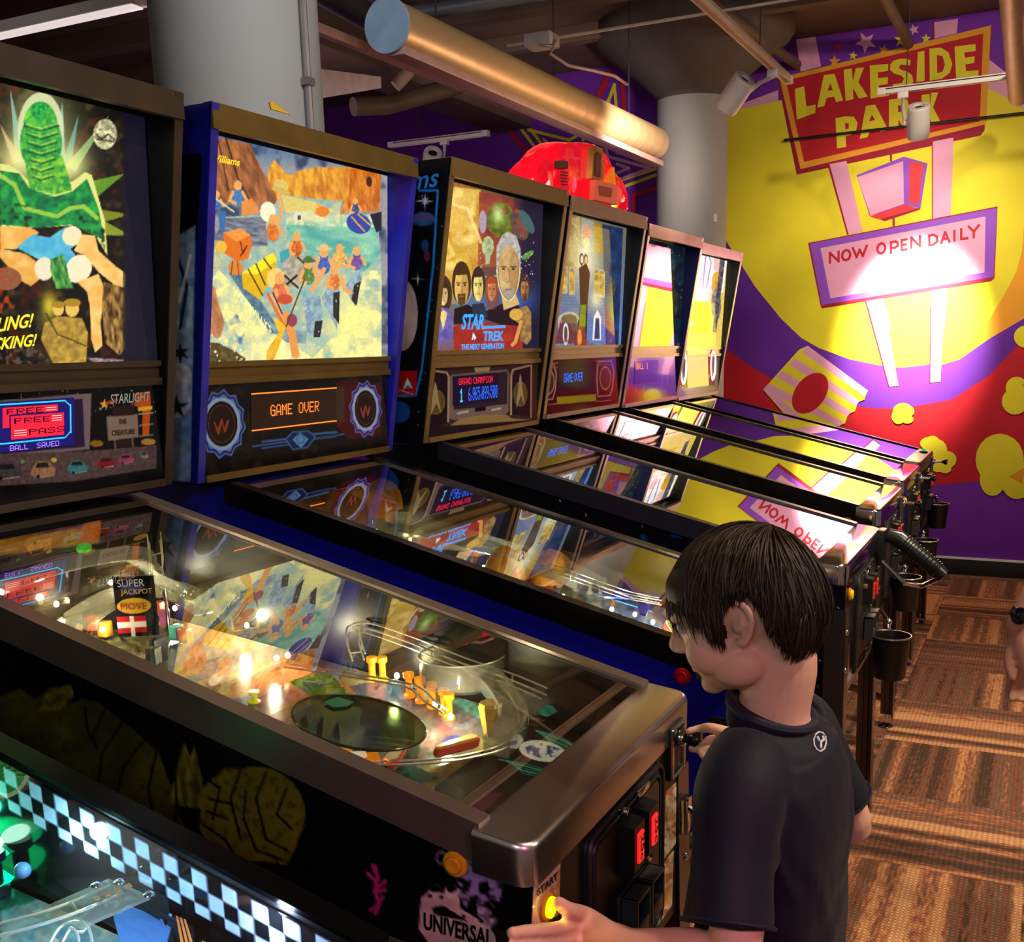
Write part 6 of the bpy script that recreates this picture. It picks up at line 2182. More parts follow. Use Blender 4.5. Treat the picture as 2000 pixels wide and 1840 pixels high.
# ------------------------------------------------------------------ second: the machine the boy plays
A1 = Machine(0.111, 0.013, 0.0, 'black pinball machine being played, with a glowing green figure on its backglass', dk_trim, blackm)
A1.cabinet(rail=pm('rail_steel_bright', (150, 132, 120), 0.36, 0.75, var=0.06, rvar=0.3), lock=steelb)
A1.backbox(g1, s1, 0.0021)
A1.playfield(pf1, 0.0032)
A1.apron(ap1)
P, F = A1.P, A1.on_field
panel('side_art', A1.e, [P(-HC-0.001, 0.002, 0.565), P(-HC-0.001, LEN, 0.62), P(-HC-0.001, LEN, zg(LEN)-0.006), P(-HC-0.001, 0.002, zg(0.002)-0.006)], 420, 170, olive_side, art_matte, 0.001, label='dark side print with an olive rocky shape')
Z = zpx(770, 1640, 7.69)
xl = A1.x-HC-0.0018
O, R_, T_ = atx(*Z(446, 1345), xl), atx(*Z(1480, 1625), xl), atx(*Z(446, 1085), xl)
lettering('brand_lettering', 'UNIVERSAL', pm('ink_black', (10, 8, 8), 0.4), A1.e, O, R_-O, T_-O, 0.0004, bold=0.025)
A1.coin_door(es=1.0)
A1.plunger(0.012)
A1.flipper_button((232, 160, 30))
A1.flipper_button((232, 160, 30), side=1)
yf = A1.y-0.0005
q4 = [aty(*k, yf) for k in ((1038, 1826), (1092, 1786), (1095, 1678), (1043, 1724))]


def plate_paint(p):
    p.fill((186, 150, 140))
    p.cloud((150, 96, 40), 14, .45, .7, .8, [(1060, 1730), (1100, 1690), (1100, 1830), (1035, 1840), (1040, 1800)])


panel('start_plate', A1.e, q4, 40, 50, plate_paint, art_print, 0.001)
O, R_, T_ = aty(1049, 1752, yf-0.001), aty(1089, 1716.5, yf-0.001), aty(1048.5, 1737, yf-0.001)
lettering('start_text', 'START', pm('ink_black', (10, 8, 8), 0.4), A1.e, O, R_-O, T_-O, 0.0003, bold=0.02)
s_ = aty(1066, 1770, yf)
A1.start_button(s_.x-A1.x, s_.z)
light('start_glow', 'POINT', s_-A1.e.location+Vector((0, -0.02, 0)), 0.05, (1.0, 0.7, 0.1), size=0.006, parent=A1.e)
# worn instruction stickers on the front, right side


def tan_sticker(p):
    p.fill((190, 150, 90))
    p.cloud((226, 206, 180), 12, .4, .7)
    p.cloud((150, 90, 50), 10, .5, .8, seed=9)


panel('price_sticker', A1.e, [P(0.172, -0.001, 0.68), P(0.232, -0.001, 0.68), P(0.232, -0.001, 0.785), P(0.180, -0.001, 0.79)], 40, 50, tan_sticker, art_print, 0.001)
panel('price_sticker', A1.e, [P(0.150, -0.001, 0.58), P(0.215, -0.001, 0.58), P(0.222, -0.001, 0.672), P(0.165, -0.001, 0.675)], 40, 50, tan_sticker, art_print, 0.001)
# latch on the right
lt = MB().tube([P(0.255, -0.012, 0.735), P(0.262, -0.03, 0.72), P(0.27, -0.03, 0.68), P(0.262, -0.02, 0.66)], 0.006, 8).box(P(0.258, -0.008, 0.72), (0.03, 0.014, 0.06), bev=0.003)
lt.tube([P(0.255, -0.02, 0.69), P(0.285, -0.036, 0.655)], 0.004, 8)
lt.build('bracket_clip', chrome, A1.e)

# lettering on the backglass
Z = zpx(0, 150, 3.12)
yl = pm('letter_yellow', (236, 214, 50), emit=(236, 214, 50), es=0.8)
for txt, bl, br2, tl_ in (('SIZZLING!', (-215, 1585), (195, 1525), (-205, 1495)), ('SHOCKING!', (-225, 1690), (215, 1640), (-215, 1610))):
    O, R_, T_ = A1.fpt(*Z(*bl), lift=0.001), A1.fpt(*Z(*br2), lift=0.001), A1.fpt(*Z(*tl_), lift=0.001)
    lettering('backglass_lettering', txt, yl, A1.bg, O, R_-O, T_-O, 0.0004, bold=0.02, shear=0.2)
Z = zpx(0, 700, 6.25)
ink = pm('ink_brown', (46, 26, 26), 0.5)
for txt, bl, br2, tl_, m_ in (('THE', (1450, 805), (1545, 797), (1448, 745), ink), ('CREATURE', (1365, 945), (1645, 922), (1362, 880), ink), ('STARLIGHT', (1345, 560), (1820, 520), (1350, 440), pm('ink_mint', (150, 176, 180), 0.5))):
    O, R_, T_ = A1.fpt(*Z(*bl), lift=0.001), A1.fpt(*Z(*br2), lift=0.001), A1.fpt(*Z(*tl_), lift=0.001)
    lettering('sign_lettering', txt, m_, A1.sp, O, R_-O, T_-O, 0.0004, bold=0.01)
dd = {}
w_, h_ = 100, 62
for c in range(w_):
    for r in range(h_):
        dd[(c, r)] = 'deep'


def ticket(c0, r0, c1, r1):
    for c in range(c0, c1):
        for r in range(r0, r1):
            dd[(c, r)] = 'red'


def carve(txt, c, r, key=None, big=(2, 1)):
    for k in dotmap([(txt, c, r, 'x', big)]):
        if key is None:
            dd.pop(k, None)
        else:
            dd[k] = key


ticket(8, 7, 78, 32)
carve('FREE', 13, 9, None, (2, 1))
for c in range(16, 88):
    for r in range(16, 49):
        dd[(c, r)] = 'deep'
ticket(18, 18, 86, 47)
carve('FREE', 22, 21, None, (2, 1))
carve('PASS', 40, 36, None, (2, 1))
for c in range(70, 83):
    for r in (21, 24, 27):
        dd[(c, r)] = 'white'
for c in range(62, 76):
    for r in (10, 13):
        dd[(c, r)] = 'white'
for c in range(22, 37):
    for r in (36, 39, 42):
        dd[(c, r)] = 'white'
for c in range(2, 88):
    dd[(c, 2)] = dd[(c, 3)] = dd[(c, 50)] = dd[(c, 51)] = 'cyan'
for r in range(8, 46):
    dd[(94, r)] = dd[(95, r)] = 'cyan'
for k in range(7):
    dd[(88+k, 3+k)] = dd[(88+k, 4+k)] = dd[(88+k, 50-k)] = dd[(88+k, 49-k)] = 'cyan'
carve('BALL', 16, 54, 'violet', (1, 1))
carve('SAVED', 50, 54, 'violet', (1, 1))
A1.display((Z(-60, 540), Z(900, 480), Z(-48, 1160)), w_, h_, dd, dict(deep=dot_deep, red=dot_red, white=dot_white, cyan=dot_cyan, violet=dot_violet), (20, 14, 60))

# playfield furniture
A1.wire_ramp([F(700, 1290, 0.05), F(690, 1250, 0.07), F(720, 1225, 0.085), F(800, 1260, 0.08), F(900, 1300, 0.07), F(1000, 1330, 0.06), F(1080, 1350, 0.05)], 0.010, 0.0016, 4)
A1.wire_ramp([F(560, 1300, 0.05), F(680, 1318, 0.06), F(800, 1340, 0.06), F(840, 1370, 0.055), F(870, 1390, 0.045)], 0.008, 0.0018)
A1.wire_ramp([F(640, 1490, 0.02), F(780, 1490, 0.025), F(900, 1480, 0.03), F(1000, 1450, 0.035), F(1022, 1400, 0.04), F(1000, 1350, 0.045)], 0.007, 0.002)
A1.wire_ramp([F(330, 1050, 0.05), F(380, 1085, 0.06), F(430, 1110, 0.06), F(440, 1150, 0.05)], 0.014, 0.0016, 4)
A1.strip_ramp([F(-30, 1170, 0.05), F(100, 1120, 0.07), F(250, 1095, 0.08), F(400, 1110, 0.075), F(470, 1160, 0.06), F(480, 1230, 0.05)], 0.055, 0.03)
A1.strip_ramp([F(150, 1230, 0.04), F(230, 1180, 0.06), F(330, 1165, 0.06), F(400, 1200, 0.05)], 0.05, 0.028)
A1.strip_ramp([F(940, 1330, 0.05), F(985, 1380, 0.045), F(1005, 1430, 0.04), F(970, 1480, 0.03)], 0.045, 0.03)
# clear whirlpool bowl
c = F(905, 1335, 0.035)
bw = MB().lathe([(0.014, -0.012), (0.03, -0.004), (0.062, 0.004), (0.072, 0.010), (0.073, 0.052), (0.0755, 0.052), (0.075, 0.008), (0.064, 0.0), (0.03, -0.008), (0.012, -0.016)], c, seg=40)
bo = bw.build('clear_bowl', clearp, A1.e)
MB().tube([c+Vector((0.075*math.cos(t), 0.075*math.sin(t), 0.053)) for t in [2*PI*k/40 for k in range(40)]], 0.0016, 6, True).build('bowl_rim', wirem, bo)
MB().prism([c+Vector((0.0735*math.cos(t), 0.0735*math.sin(t), 0.018)) for t in (-.75, -.55, -.35, -.15)] + [c+Vector((0.076*math.cos(t), 0.076*math.sin(t), 0.018)) for t in (-.15, -.35, -.55, -.75)], Vector((0, 0, 0.026))).build('green_decal', pm('decal_green', (30, 130, 70), 0.3), bo, smooth=False)
q = MB()
for k in range(3):
    q.prism([c+Vector((r*math.cos(a0+k*2.1), r*math.sin(a0+k*2.1), 0.0005+0.0002*k)) for r, a0 in ((0.03, 0), (0.05, .4), (0.054, .9), (0.034, 1.2), (0.024, .7))], Vector((0, 0, 0.0008)))
q.build('bowl_print', pm('print_lime', (130, 170, 60), 0.3), bo, smooth=False)
MB().prism([c+Vector((0.03*math.cos(t)*1.3-0.03, 0.016*math.sin(t)+0.01, 0.004)) for t in [2*PI*k/14 for k in range(14)]], Vector((0, 0, 0.001))).build('blue_disc', pm('print_blue', (60, 100, 220), 0.3, emit=(60, 110, 255), es=0.25), bo, smooth=False)
MB().lathe([(0.012, 0.0), (0.014, 0.008), (0.021, 0.05), (0.018, 0.055), (0, 0.055)], F(960, 1435, 0.005), seg=8).build('amber_tower', pm('tower_amber', (190, 150, 60), 0.15, spec=0.7), A1.e, smooth=False)
# smoked oval window
c = F(700, 1412, 0.045)
ex, ey = (F(820, 1425, 0.045)-c), (F(690, 1365, 0.045)-c)
MB().prism([c+ex*1.08*math.cos(t)+ey*1.05*math.sin(t) for t in [2*PI*k/40 for k in range(40)]], Vector((0, 0, 0.004))).build('oval_window', smokep, A1.e, smooth=False, label='large smoked green oval window')
MB().tube([c+ex*1.09*math.cos(t)+ey*1.06*math.sin(t)+Vector((0, 0, 0.003)) for t in [2*PI*k/44 for k in range(44)]], 0.0022, 6, True).build('window_rim', pm('rim_smoke', (70, 76, 56), 0.15, 0.5), A1.e)
c2 = c-Vector((0, 0, 0.03))
MB().prism([c2+ex*0.98*math.cos(t)+ey*0.95*math.sin(t) for t in [2*PI*k/30 for k in range(30)]], Vector((0, 0, 0.004))).build('pool_print', pm('pool_green', (58, 84, 54), 0.3, var=0.3, vscale=30), A1.e, smooth=False)
MB().prism([F(x, y, 0.052) for x, y in ((632, 1372), (660, 1362), (690, 1372), (678, 1380), (650, 1382))], Vector((0, 0, 0.001))).build('leaf_decal', pm('decal_teal', (40, 130, 96), 0.4), A1.e, smooth=False)
# lit amber posts, bulbs
for x, y in ((728, 1330), (748, 1330), (868, 1395), (878, 1405), (800, 1362), (822, 1372), (845, 1382)):
    A1.post(F(x, y, 0.0), 0.045, 0.008, pm('post_lit_amber', (255, 150, 30), 0.2, emit=(255, 150, 30), es=0.9))
for x, y, h, pw in ((500, 1215, 0.035, 1.6), (540, 1285, 0.03, 1.8), (562, 1280, 0.03, 0), (775, 1320, 0.03, 1.5), (880, 1400, 0.035, 1.4), (850, 1375, 0.03, 0), (110, 1180, 0.03, 1.2), (250, 1150, 0.035, 1.2), (400, 1170, 0.03, 0.8), (200, 1230, 0.03, 0.8)):
    A1.lamp(F(x, y, h), pw, m=bulbw if pw > 1.4 else bulbm, lit=pw > 0)
A1.lamp(F(690, 1490, 0.02), 0.5, (1.0, 0.6, 0.3))
for x, y, col in ((640, 1462, (236, 110, 40)), (672, 1470, (250, 160, 60)), (725, 1480, (250, 140, 20)), (700, 1478, (250, 240, 226))):
    MB().prism([F(x-18, y-6, 0.03), F(x+14, y-8, 0.03), F(x+18, y+4, 0.03), F(x-8, y+10, 0.03)], Vector((0, 0, 0.003))).build('slingshot_plastic', pm('sp_%d_%d_%d' % col, col, 0.2, emit=col, es=0.5), A1.e, smooth=False)
# standing target card with lettering
tc_ = [F(232, 1245, 0.01), F(312, 1240, 0.01)]
tx = (tc_[1]-tc_[0])
o = tc_[0]
up = Vector((0, 0, 0.115))


def card(p):
    p.fill((20, 20, 26))
    p._mix(((p.t_ > .36) & (p.t_ < .66)).astype(float)*((p.s_-.45)**2/.17+(p.t_-.51)**2/.017 < 1), (206, 160, 40))
    p._mix(((p.t_ > .06) & (p.t_ < .34) & (p.s_ < .7)).astype(float), (170, 30, 30))
    p._mix(((abs(p.s_-.36) < .05) & (p.t_ < .34)) | ((abs(p.t_-.2) < .045) & (p.s_ < .7)), (226, 214, 206))
    p._mix((((p.s_-.45)/.26)**2+((p.t_-.82)/.13)**2 < 1).astype(float), (46, 60, 130))


card_o = panel('target_card', A1.e, [o, o+tx, o+tx+up, o+up], 60, 70, card, art_print, 0.003)
for txt, t0, t1, s0, s1, col in (('SUPER', .83, .95, .1, .75, (206, 190, 190)), ('JACKPOT', .68, .79, .16, .92, (196, 160, 60)), ('MOVE', .45, .56, .12, .75, (150, 30, 20))):
    lettering('card_lettering', txt, pm('cl_%d_%d' % col[:2], col, 0.5), card_o, o+tx*s0+up*t0, tx*(s1-s0), up*(t1-t0), 0.0004)
MB().tube([F(238, 1248, 0), F(238, 1248, 0.02)], 0.003).tube([F(306, 1244, 0), F(306, 1244, 0.02)], 0.003).build('card_bracket', chrome, A1.e)
for x, y, col in ((180, 1215, (190, 50, 40)), (205, 1228, (226, 150, 40)), (345, 1235, (90, 196, 170)), (362, 1240, (226, 110, 30)), (300, 1280, (120, 120, 100)), (322, 1205, (150, 60, 110)), (390, 1165, (196, 80, 50))):
    MB().box(F(x, y, 0.02), (0.022, 0.02, 0.03), Matrix.Rotation(x*.1, 3, 'Z'), bev=0.004).build('toy_block', pm('toy_%d_%d_%d' % col, col, 0.3), A1.e)
A1.post(F(330, 1240), 0.09, 0.004, chrome)
A1.flipper(F(918, 1470, 0.0), PI-0.35, (214, 186, 100), (226, 80, 60))
A1.flipper(F(762, 1512, 0.0), 0.25, (214, 186, 100), (226, 80, 60))
MB().tube([F(590, 1330, 0.0), F(590, 1330, 0.05), F(640, 1335, 0.05), F(640, 1335, 0.0)], 0.0022).build('wire_gate', pm('gate_white', (220, 226, 220), 0.3), A1.e)
MB().box(F(310, 1270, 0.02), (0.03, 0.012, 0.045), bev=0.002).build('switch_block', plate_blk, A1.e)
A1.post(F(497, 1372), 0.02, 0.008, pm('post_yellow', (226, 214, 40), 0.3, emit=(226, 214, 20), es=0.4))
# back panel print above the field


def backp(p):
    p.fill((40, 34, 24))
    p.poly([(-100, 1050), (0, 1030), (190, 1000), (195, 1060), (0, 1085), (-100, 1100)], (150, 96, 30), sc=14, c2=(206, 150, 40))
    p.poly([(-100, 1030), (0, 1010), (180, 1000), (170, 1030), (0, 1055)], (90, 50, 70), sc=12, c2=(120, 80, 90))
    p.poly([(175, 1000), (198, 995), (195, 1050), (160, 1068), (150, 1050)], (200, 110, 20))


w = HC-0.024
panel('back_panel', A1.e, [P(-w, LEN-0.03, zp(LEN)+0.0), P(w, LEN-0.03, zp(LEN)+0.0), P(w, LEN-0.03, zg(LEN-0.03)-0.014), P(-w, LEN-0.03, zg(LEN-0.03)-0.014)], 140, 60, backp, art_print, 0.004)
MB().ball(F(163, 1062, 0.06), 0.012, 1.3, 1, .8).build('green_toy', pm('toy_green', (60, 200, 60), 0.3, emit=(60, 220, 60), es=0.4), A1.e)

# ------------------------------------------------------------------ third: blue river machine
A2 = Machine(0.918, -0.005, -0.006, 'blue pinball machine with a river rafting backglass and GAME OVER in orange', brown_trim, bluem)
A2.cabinet(rail=steelk, lock=steelb)
A2.backbox(g2, s2, 0.0021, edge=pm('edge_blue_worn', (40, 34, 150), 0.4, var=0.3))
A2.playfield(pf2, 0.004)
A2.flipper_button((200, 14, 24))
A2.flipper_button((200, 14, 24), side=1)
A2.coin_door()
A2.plunger(0.03)
A2.start_button()
P, F = A2.P, A2.on_field


def violet_plate(p):
    p.fill((92, 60, 190))
    p.ell(1430, 1392, 9, 22, (236, 232, 236)).ell(1430, 1392, 6, 16, (190, 160, 90))


panel('front_decal', A2.e, [P(-0.275, -0.001, 0.77), P(-0.17, -0.001, 0.77), P(-0.17, -0.001, 0.85), P(-0.275, -0.001, 0.85)], 50, 40, violet_plate, art_print, 0.001, label='violet decal with a white ring')
panel('side_art', A2.e, [P(-HB-0.001, VB+0.004, BZ), P(-HB-0.001, DEPTH-0.02, BZ), P(-HB-0.001, DEPTH-0.02, TZ), P(-HB-0.001, VT+0.004, TZ)], 110, 230, blue_box_side, art_matte, 0.001, label='blue side print with white snow shapes')
Z = zpx(380, 250, 3.915)
yl2 = pm('letter_gold', (250, 214, 40), emit=(250, 214, 40), es=0.9)
O, R_, T_ = A2.fpt(*Z(128, 252), lift=0.001), A2.fpt(*Z(345, 292), lift=0.001), A2.fpt(*Z(130, 195), lift=0.001)
lettering('brand_lettering', 'Williams', yl2, A2.bg, O, R_-O, T_-O, 0.0004, bold=0.015, shear=0.25)
O, R_, T_ = A2.fpt(*Z(296, 1262), lift=0.001), A2.fpt(*Z(585, 1572), lift=0.001), A2.fpt(*Z(296, 1205), lift=0.001)
lettering('raft_lettering', "WET WILLY'S", pm('letter_cream', (236, 226, 170), emit=(236, 226, 150), es=0.8), A2.bg, O, R_-O, T_-O, 0.0004, bold=0.005)
dots = dotmap([('GAME', 19, 8, 'o', (1, 1)), ('OVER', 49, 8, 'o', (1, 1))])
for c in range(93):
    dots[(c, 0)] = 'o'
    dots[(c, 22)] = 'o'
A2.display(((490, 768), (657, 756), (491, 843)), 93, 23, dots, dict(o=dot_orange), (52, 34, 26))
# mountain toys and ramps
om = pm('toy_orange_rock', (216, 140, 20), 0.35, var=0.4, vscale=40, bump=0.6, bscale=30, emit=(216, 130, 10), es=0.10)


def rock(name, c, r, h, m, parent, seed, flat=0.0):
    q = MB()
    n, k = 26, 10
    rows = []
    c = Vector(c)
    v = c.y-A2.y
    c.z = min(c.z, zg(max(0.1, v-r*0.5))+A2.dz-h*1.15-0.012)
    rr_ = random.Random(seed)
    ph = [rr_.uniform(0, 6) for _ in range(4)]
    for i in range(k):
        t = i/(k-1)
        row = []
        for j in range(n):
            a = 2*PI*j/n
            w_ = 1+.10*math.sin(3*a+ph[0])+.06*math.sin(5*a+ph[1]+t*3)+.04*math.sin(9*a+ph[2])
            rad = r*w_*max(.06, math.sqrt(max(0, 1-t**2.4)))
            row.append(q.bm.verts.new(c+Vector((rad*math.cos(a), rad*math.sin(a), h*t*(1+.06*math.sin(4*a+ph[3])*t)))))
        rows.append(row)
    for i in range(k-1):
        for j in range(n):
            q.bm.faces.new((rows[i][j], rows[i][(j+1) % n], rows[i+1][(j+1) % n], rows[i+1][j]))
    q.bm.faces.new(rows[-1])
    q.bm.faces.new(rows[0][::-1])
    return q.build(name, m, parent, angle=70)


rock('mountain_toy', F(988, 1128, 0.02), 0.052, 0.075, om, A2.e, 1)
rock('mountain_toy', F(1076, 1136, 0.02), 0.052, 0.078, om, A2.e, 2)
rock('mountain_toy', F(1040, 1110, 0.02), 0.05, 0.06, om, A2.e, 6)
rock('mountain_toy', F(640, 960, 0.01), 0.10, 0.07, pm('toy_brown_rock', (150, 96, 30), 0.5, var=0.4, vscale=30), A2.e, 3)
rock('mountain_toy', F(700, 965, 0.02), 0.07, 0.10, om, A2.e, 4)
rock('mountain_toy', F(745, 985, 0.02), 0.05, 0.08, om, A2.e, 5)
A2.strip_ramp([F(690, 985, 0.08), F(760, 1020, 0.085), F(880, 1010, 0.09), F(960, 1035, 0.08), F(1010, 1070, 0.07), F(1120, 1110, 0.06), F(1200, 1150, 0.05)], 0.055, 0.028)
A2.strip_ramp([F(700, 1040, 0.05), F(800, 1065, 0.055), F(920, 1075, 0.055), F(1010, 1090, 0.05)], 0.05, 0.025)
A2.wire_ramp([F(880, 1060, 0.07), F(1000, 1090, 0.075), F(1120, 1130, 0.07), F(1220, 1165, 0.06), F(1290, 1180, 0.05)], 0.010, 0.0015, 4)
A2.wire_ramp([F(660, 960, 0.10), F(700, 940, 0.12), F(730, 960, 0.12), F(740, 1000, 0.10)], 0.012, 0.0016, 4)
bl_ = pm('plastic_blue', (40, 60, 190), 0.25, emit=(40, 60, 220), es=0.2)
for pts in ([(1170, 1150), (1230, 1158), (1240, 1172), (1180, 1168)], [(1260, 1155), (1295, 1165), (1285, 1178)], [(1245, 1180), (1270, 1185), (1262, 1205), (1248, 1200)]):
    MB().prism([F(x, y, 0.045) for x, y in pts], Vector((0, 0, 0.004))).build('blue_plastic', bl_, A2.e, smooth=False)
for x, y in ((1035, 1140), (1095, 1145), (1130, 1150), (1160, 1155), (1180, 1160), (1060, 1140)):
    A2.post(F(x, y), 0.04, 0.007, pm('post_white', (220, 216, 200), 0.3))
for x, y, h, pw in ((735, 1030, 0.03, 1.6), (862, 1035, 0.04, 1.8), (945, 1108, 0.03, 1.8), (1195, 1190, 0.03, 1.6), (1275, 1215, 0.03, 1.8), (1240, 1200, 0.03, 0), (800, 1050, 0.03, 0.8), (640, 985, 0.05, 0.8), (1100, 1165, 0.03, 0.6)):
    A2.lamp(F(x, y, h), pw, (1.0, 0.92, 0.7), m=bulbw, lit=pw > 0)
MB().ball(F(985, 1135, 0.03), 0.014, 1.6, 1, .7).build('red_dome', pm('dome_red', (150, 30, 20), 0.2), A2.e)
MB().box(F(985, 1045, 0.06), (0.05, 0.05, 0.05), bev=0.01).build('brown_block', pm('block_brown', (130, 84, 30), 0.4, var=0.3), A2.e)
A2.basic_kit(22, ((220, 190, 120), (60, 130, 170), (210, 60, 30)), 0)

# ------------------------------------------------------------------ fourth: dark starry machine
A3 = Machine(1.754, -0.056, 0.006, 'black starry pinball machine with a space crew backglass and a pistol grip launcher', pm('trim_gold_wood', (120, 92, 44), 0.4, 0.3, var=0.25, stretch=(3, 40, 40)), blackm)
A3.cabinet(rail=pm('rail_grey_violet', (74, 70, 84), 0.3, 0.8), lock=pm('lock_bright', (220, 212, 206), 0.12, 1.0, var=0.02))
A3.backbox(g3, s3, 0.0024)
A3.playfield(pf_gen((46, 40, 40), (90, 70, 60), (120, 40, 40)), 0.006)
P, F = A3.P, A3.on_field
panel('side_art', A3.e, [P(-HB-0.001, VB+0.004, BZ), P(-HB-0.001, DEPTH-0.02, BZ), P(-HB-0.001, DEPTH-0.02, TZ), P(-HB-0.001, VT+0.004, TZ)], 110, 230, star_box_side, art_matte, 0.001, label='black side print with stars, planets and a red band')
panel('side_art', A3.e, [P(-HC-0.001, 0.002, 0.565), P(-HC-0.001, LEN, 0.62), P(-HC-0.001, LEN, zg(LEN)-0.006), P(-HC-0.001, 0.002, zg(0.002)-0.006)], 420, 120, star_side, art_matte, 0.001, label='black side print scattered with stars')
xl = A3.x-HB-0.0016
O, R_, T_ = atx(700, 388, xl), atx(857, 364, xl), atx(700, 352, xl)
lettering('brand_lettering', 'Williams', pm('ink_blue', (30, 110, 190), 0.4), A3.e, O, R_-O, T_-O, 0.0004, bold=0.01, shear=0.25)
Z = zpx(820, 340, 3.538)
lb = pm('letter_sky', (40, 150, 226), emit=(30, 140, 236), es=1.0)
for txt, bl, br2, tl_, b_ in (('STAR', (284, 1076), (440, 1074), (300, 966), .03), ('TREK', (434, 1156), (575, 1152), (440, 1086), .03), ('THE NEXT GENERATION', (284, 1218), (580, 1206), (286, 1176), .03), ('_', (440, 1070), (590, 1064), (440, 1050), 0)):
    O, R_, T_ = A3.fpt(*Z(*bl), lift=0.001), A3.fpt(*Z(*br2), lift=0.001), A3.fpt(*Z(*tl_), lift=0.001)
    lettering('title_lettering', txt, lb, A3.bg, O, R_-O, T_-O, 0.0004, bold=b_)
dots = dotmap([('GRAND', 12, 5, 'r', (1, 2)), ('CHAMPION', 46, 5, 'r', (1, 2)), ('1', 13, 27, 'c', (2, 4)), ('6,965,099,500', 34, 26, 'b', (1, 4))])
A3.display(((885, 735.5), (973.4, 728.5), (885.2, 792.4)), 108, 60, dots, dict(r=dot_red, c=dot_cyan, b=dot_blue), (40, 28, 60))
A3.basic_kit(31, ((200, 60, 40), (90, 80, 90), (210, 60, 30)), 3, 0.5)
A3.lamp(F(1128, 948, 0.05), 1.0, m=bulbw)
A3.wire_ramp([F(1030, 915, 0.08), F(1060, 905, 0.09), F(1100, 920, 0.09), F(1140, 945, 0.08)], 0.010, 0.0016, 4, m=pm('wire_red', (200, 60, 40), 0.3, 0.4))
A3.coin_door(lit=(255, 70, 30), es=0.3)
A3.start_button(-0.235, 0.83, (255, 180, 20), 0.05)
A3.flipper_button((30, 30, 34))
# pistol grip launcher
gm = pm('grip_black', (16, 20, 18), 0.3, spec=0.6)
u = 0.226
lh = MB().box(P(u, -0.012, 0.872), (0.07, 0.024, 0.10), bev=0.006).build('launcher_housing', gm, A3.e)
grip = [P(u, -0.03, 0.905), P(u, -0.06, 0.898), P(u, -0.10, 0.866), P(u, -0.155, 0.822), P(u, -0.185, 0.797)]
q = MB()
q.tube(grip, lambda t: 0.021+0.004*math.sin(t*PI), 14)
for k in range(12):
    t = 0.34+0.045*k
    i = t*(len(grip)-1)
    a = grip[int(i)].lerp(grip[min(int(i)+1, 4)], i-int(i))
    dgr = (grip[3]-grip[2]).normalized()
    q.lathe([(0.0235, -0.0025), (0.0265, 0), (0.0235, 0.0025)], a, dgr, 14)
q.build('pistol_grip', gm, lh)
MB().tube([P(u-0.028, -0.02, 0.835), P(u-0.034, -0.085, 0.775), P(u-0.01, -0.13, 0.765), P(u+0.01, -0.17, 0.785)], 0.007, 8).build('trigger_guard', chrome, lh)
MB().tube([P(u, -0.05, 0.865), P(u, -0.075, 0.845), P(u, -0.07, 0.82)], 0.006, 8).build('trigger', gm, lh)
for z_, v_, u_ in ((0.81, -0.004, -0.115), (0.70, -0.004, -0.06), (0.62, -0.004, 0.02)):
    MB().box(P(u_+0.12, v_-0.008, z_), (0.10, 0.010, 0.012), bev=0.002).build('door_bar', pm('bar_gold', (190, 160, 96), 0.3, 0.7), A3.e)


def front3(p):
    p.fill((22, 14, 14))
    p.ell(1637, 1285, 8, 22, (220, 214, 200)).line([(1632, 1275), (1642, 1284)], 3, (30, 26, 26))
    p.poly([(1626, 1310), (1638, 1305), (1634, 1345), (1624, 1350)], (170, 90, 70))
    p.line([(1634, 1330), (1630, 1352)], 4, (226, 220, 210))
    p.poly([(1644, 1330), (1666, 1302), (1664, 1322), (1640, 1356)], (70, 140, 206)).poly([(1668, 1300), (1690, 1262), (1688, 1280), (1666, 1308)], (210, 206, 190))
    p.line([(1655, 1320), (1680, 1280)], 4, (120, 90, 60))


panel('front_art', A3.e, [P(-0.27, -0.001, 0.565), P(0.26, -0.001, 0.565), P(0.26, -0.001, 0.64), P(-0.27, -0.001, 0.70)], 160, 50, front3, art_print, 0.001)

# ------------------------------------------------------------------ fifth to seventh
A4 = Machine(2.633, -0.011, 0.012, 'pinball machine with a gothic house and couple backglass and GAME OVER in blue', tan_trim, blackm)
mirror = pm('lock_mirror', (222, 216, 208), 0.10, 1.0, var=0.02)
A4.cabinet(rail=steelk, lock=mirror)
A4.backbox(g4, s4, 0.0036)
A4.playfield(pf_gen((40, 40, 50), (80, 76, 60), (60, 70, 96)), 0.008)
A4.display((zpx(1040, 380, 4.1825)(215, 1382), zpx(1040, 380, 4.1825)(520, 1366), zpx(1040, 380, 4.1825)(210, 1618)), 100, 68, dotmap([('GAME', 13, 24, 'b', (1, 3)), ('OVER', 40, 24, 'b', (1, 3))]), dict(b=dot_blue), (40, 30, 60))
A4.basic_kit(41, ((200, 180, 120), (60, 60, 90), (210, 160, 30)), 3, 0.4)
A5 = Machine(3.492, 0.019, 0.0, 'navy sided pinball machine with small orange score digits, second from the mural', pink_trim, navym)
A5.cabinet(rail=steelk, lock=mirror)
A5.backbox(g5, s5, 0.0045)
A5.playfield(pf_gen((40, 46, 60), (70, 60, 60), (30, 70, 90)), 0.01)
Z = zpx(1040, 380, 4.1825)
A5.display((Z(838, 1358), Z(1030, 1346), Z(830, 1552)), 70, 56, dotmap([('BALL 1', 3, 7, 'o', (1, 2))]), dict(o=dot_orange), (24, 14, 30))
A5.basic_kit(51, ((60, 90, 190), (60, 60, 90), (210, 160, 30)), 2, 0.3)
A6 = Machine(4.291, 0.04, -0.012, 'farthest pinball machine, with white ringed speakers and a pale bright backglass', pm('trim_silver', (190, 180, 160), 0.3, 0.7, var=0.1), blackm)
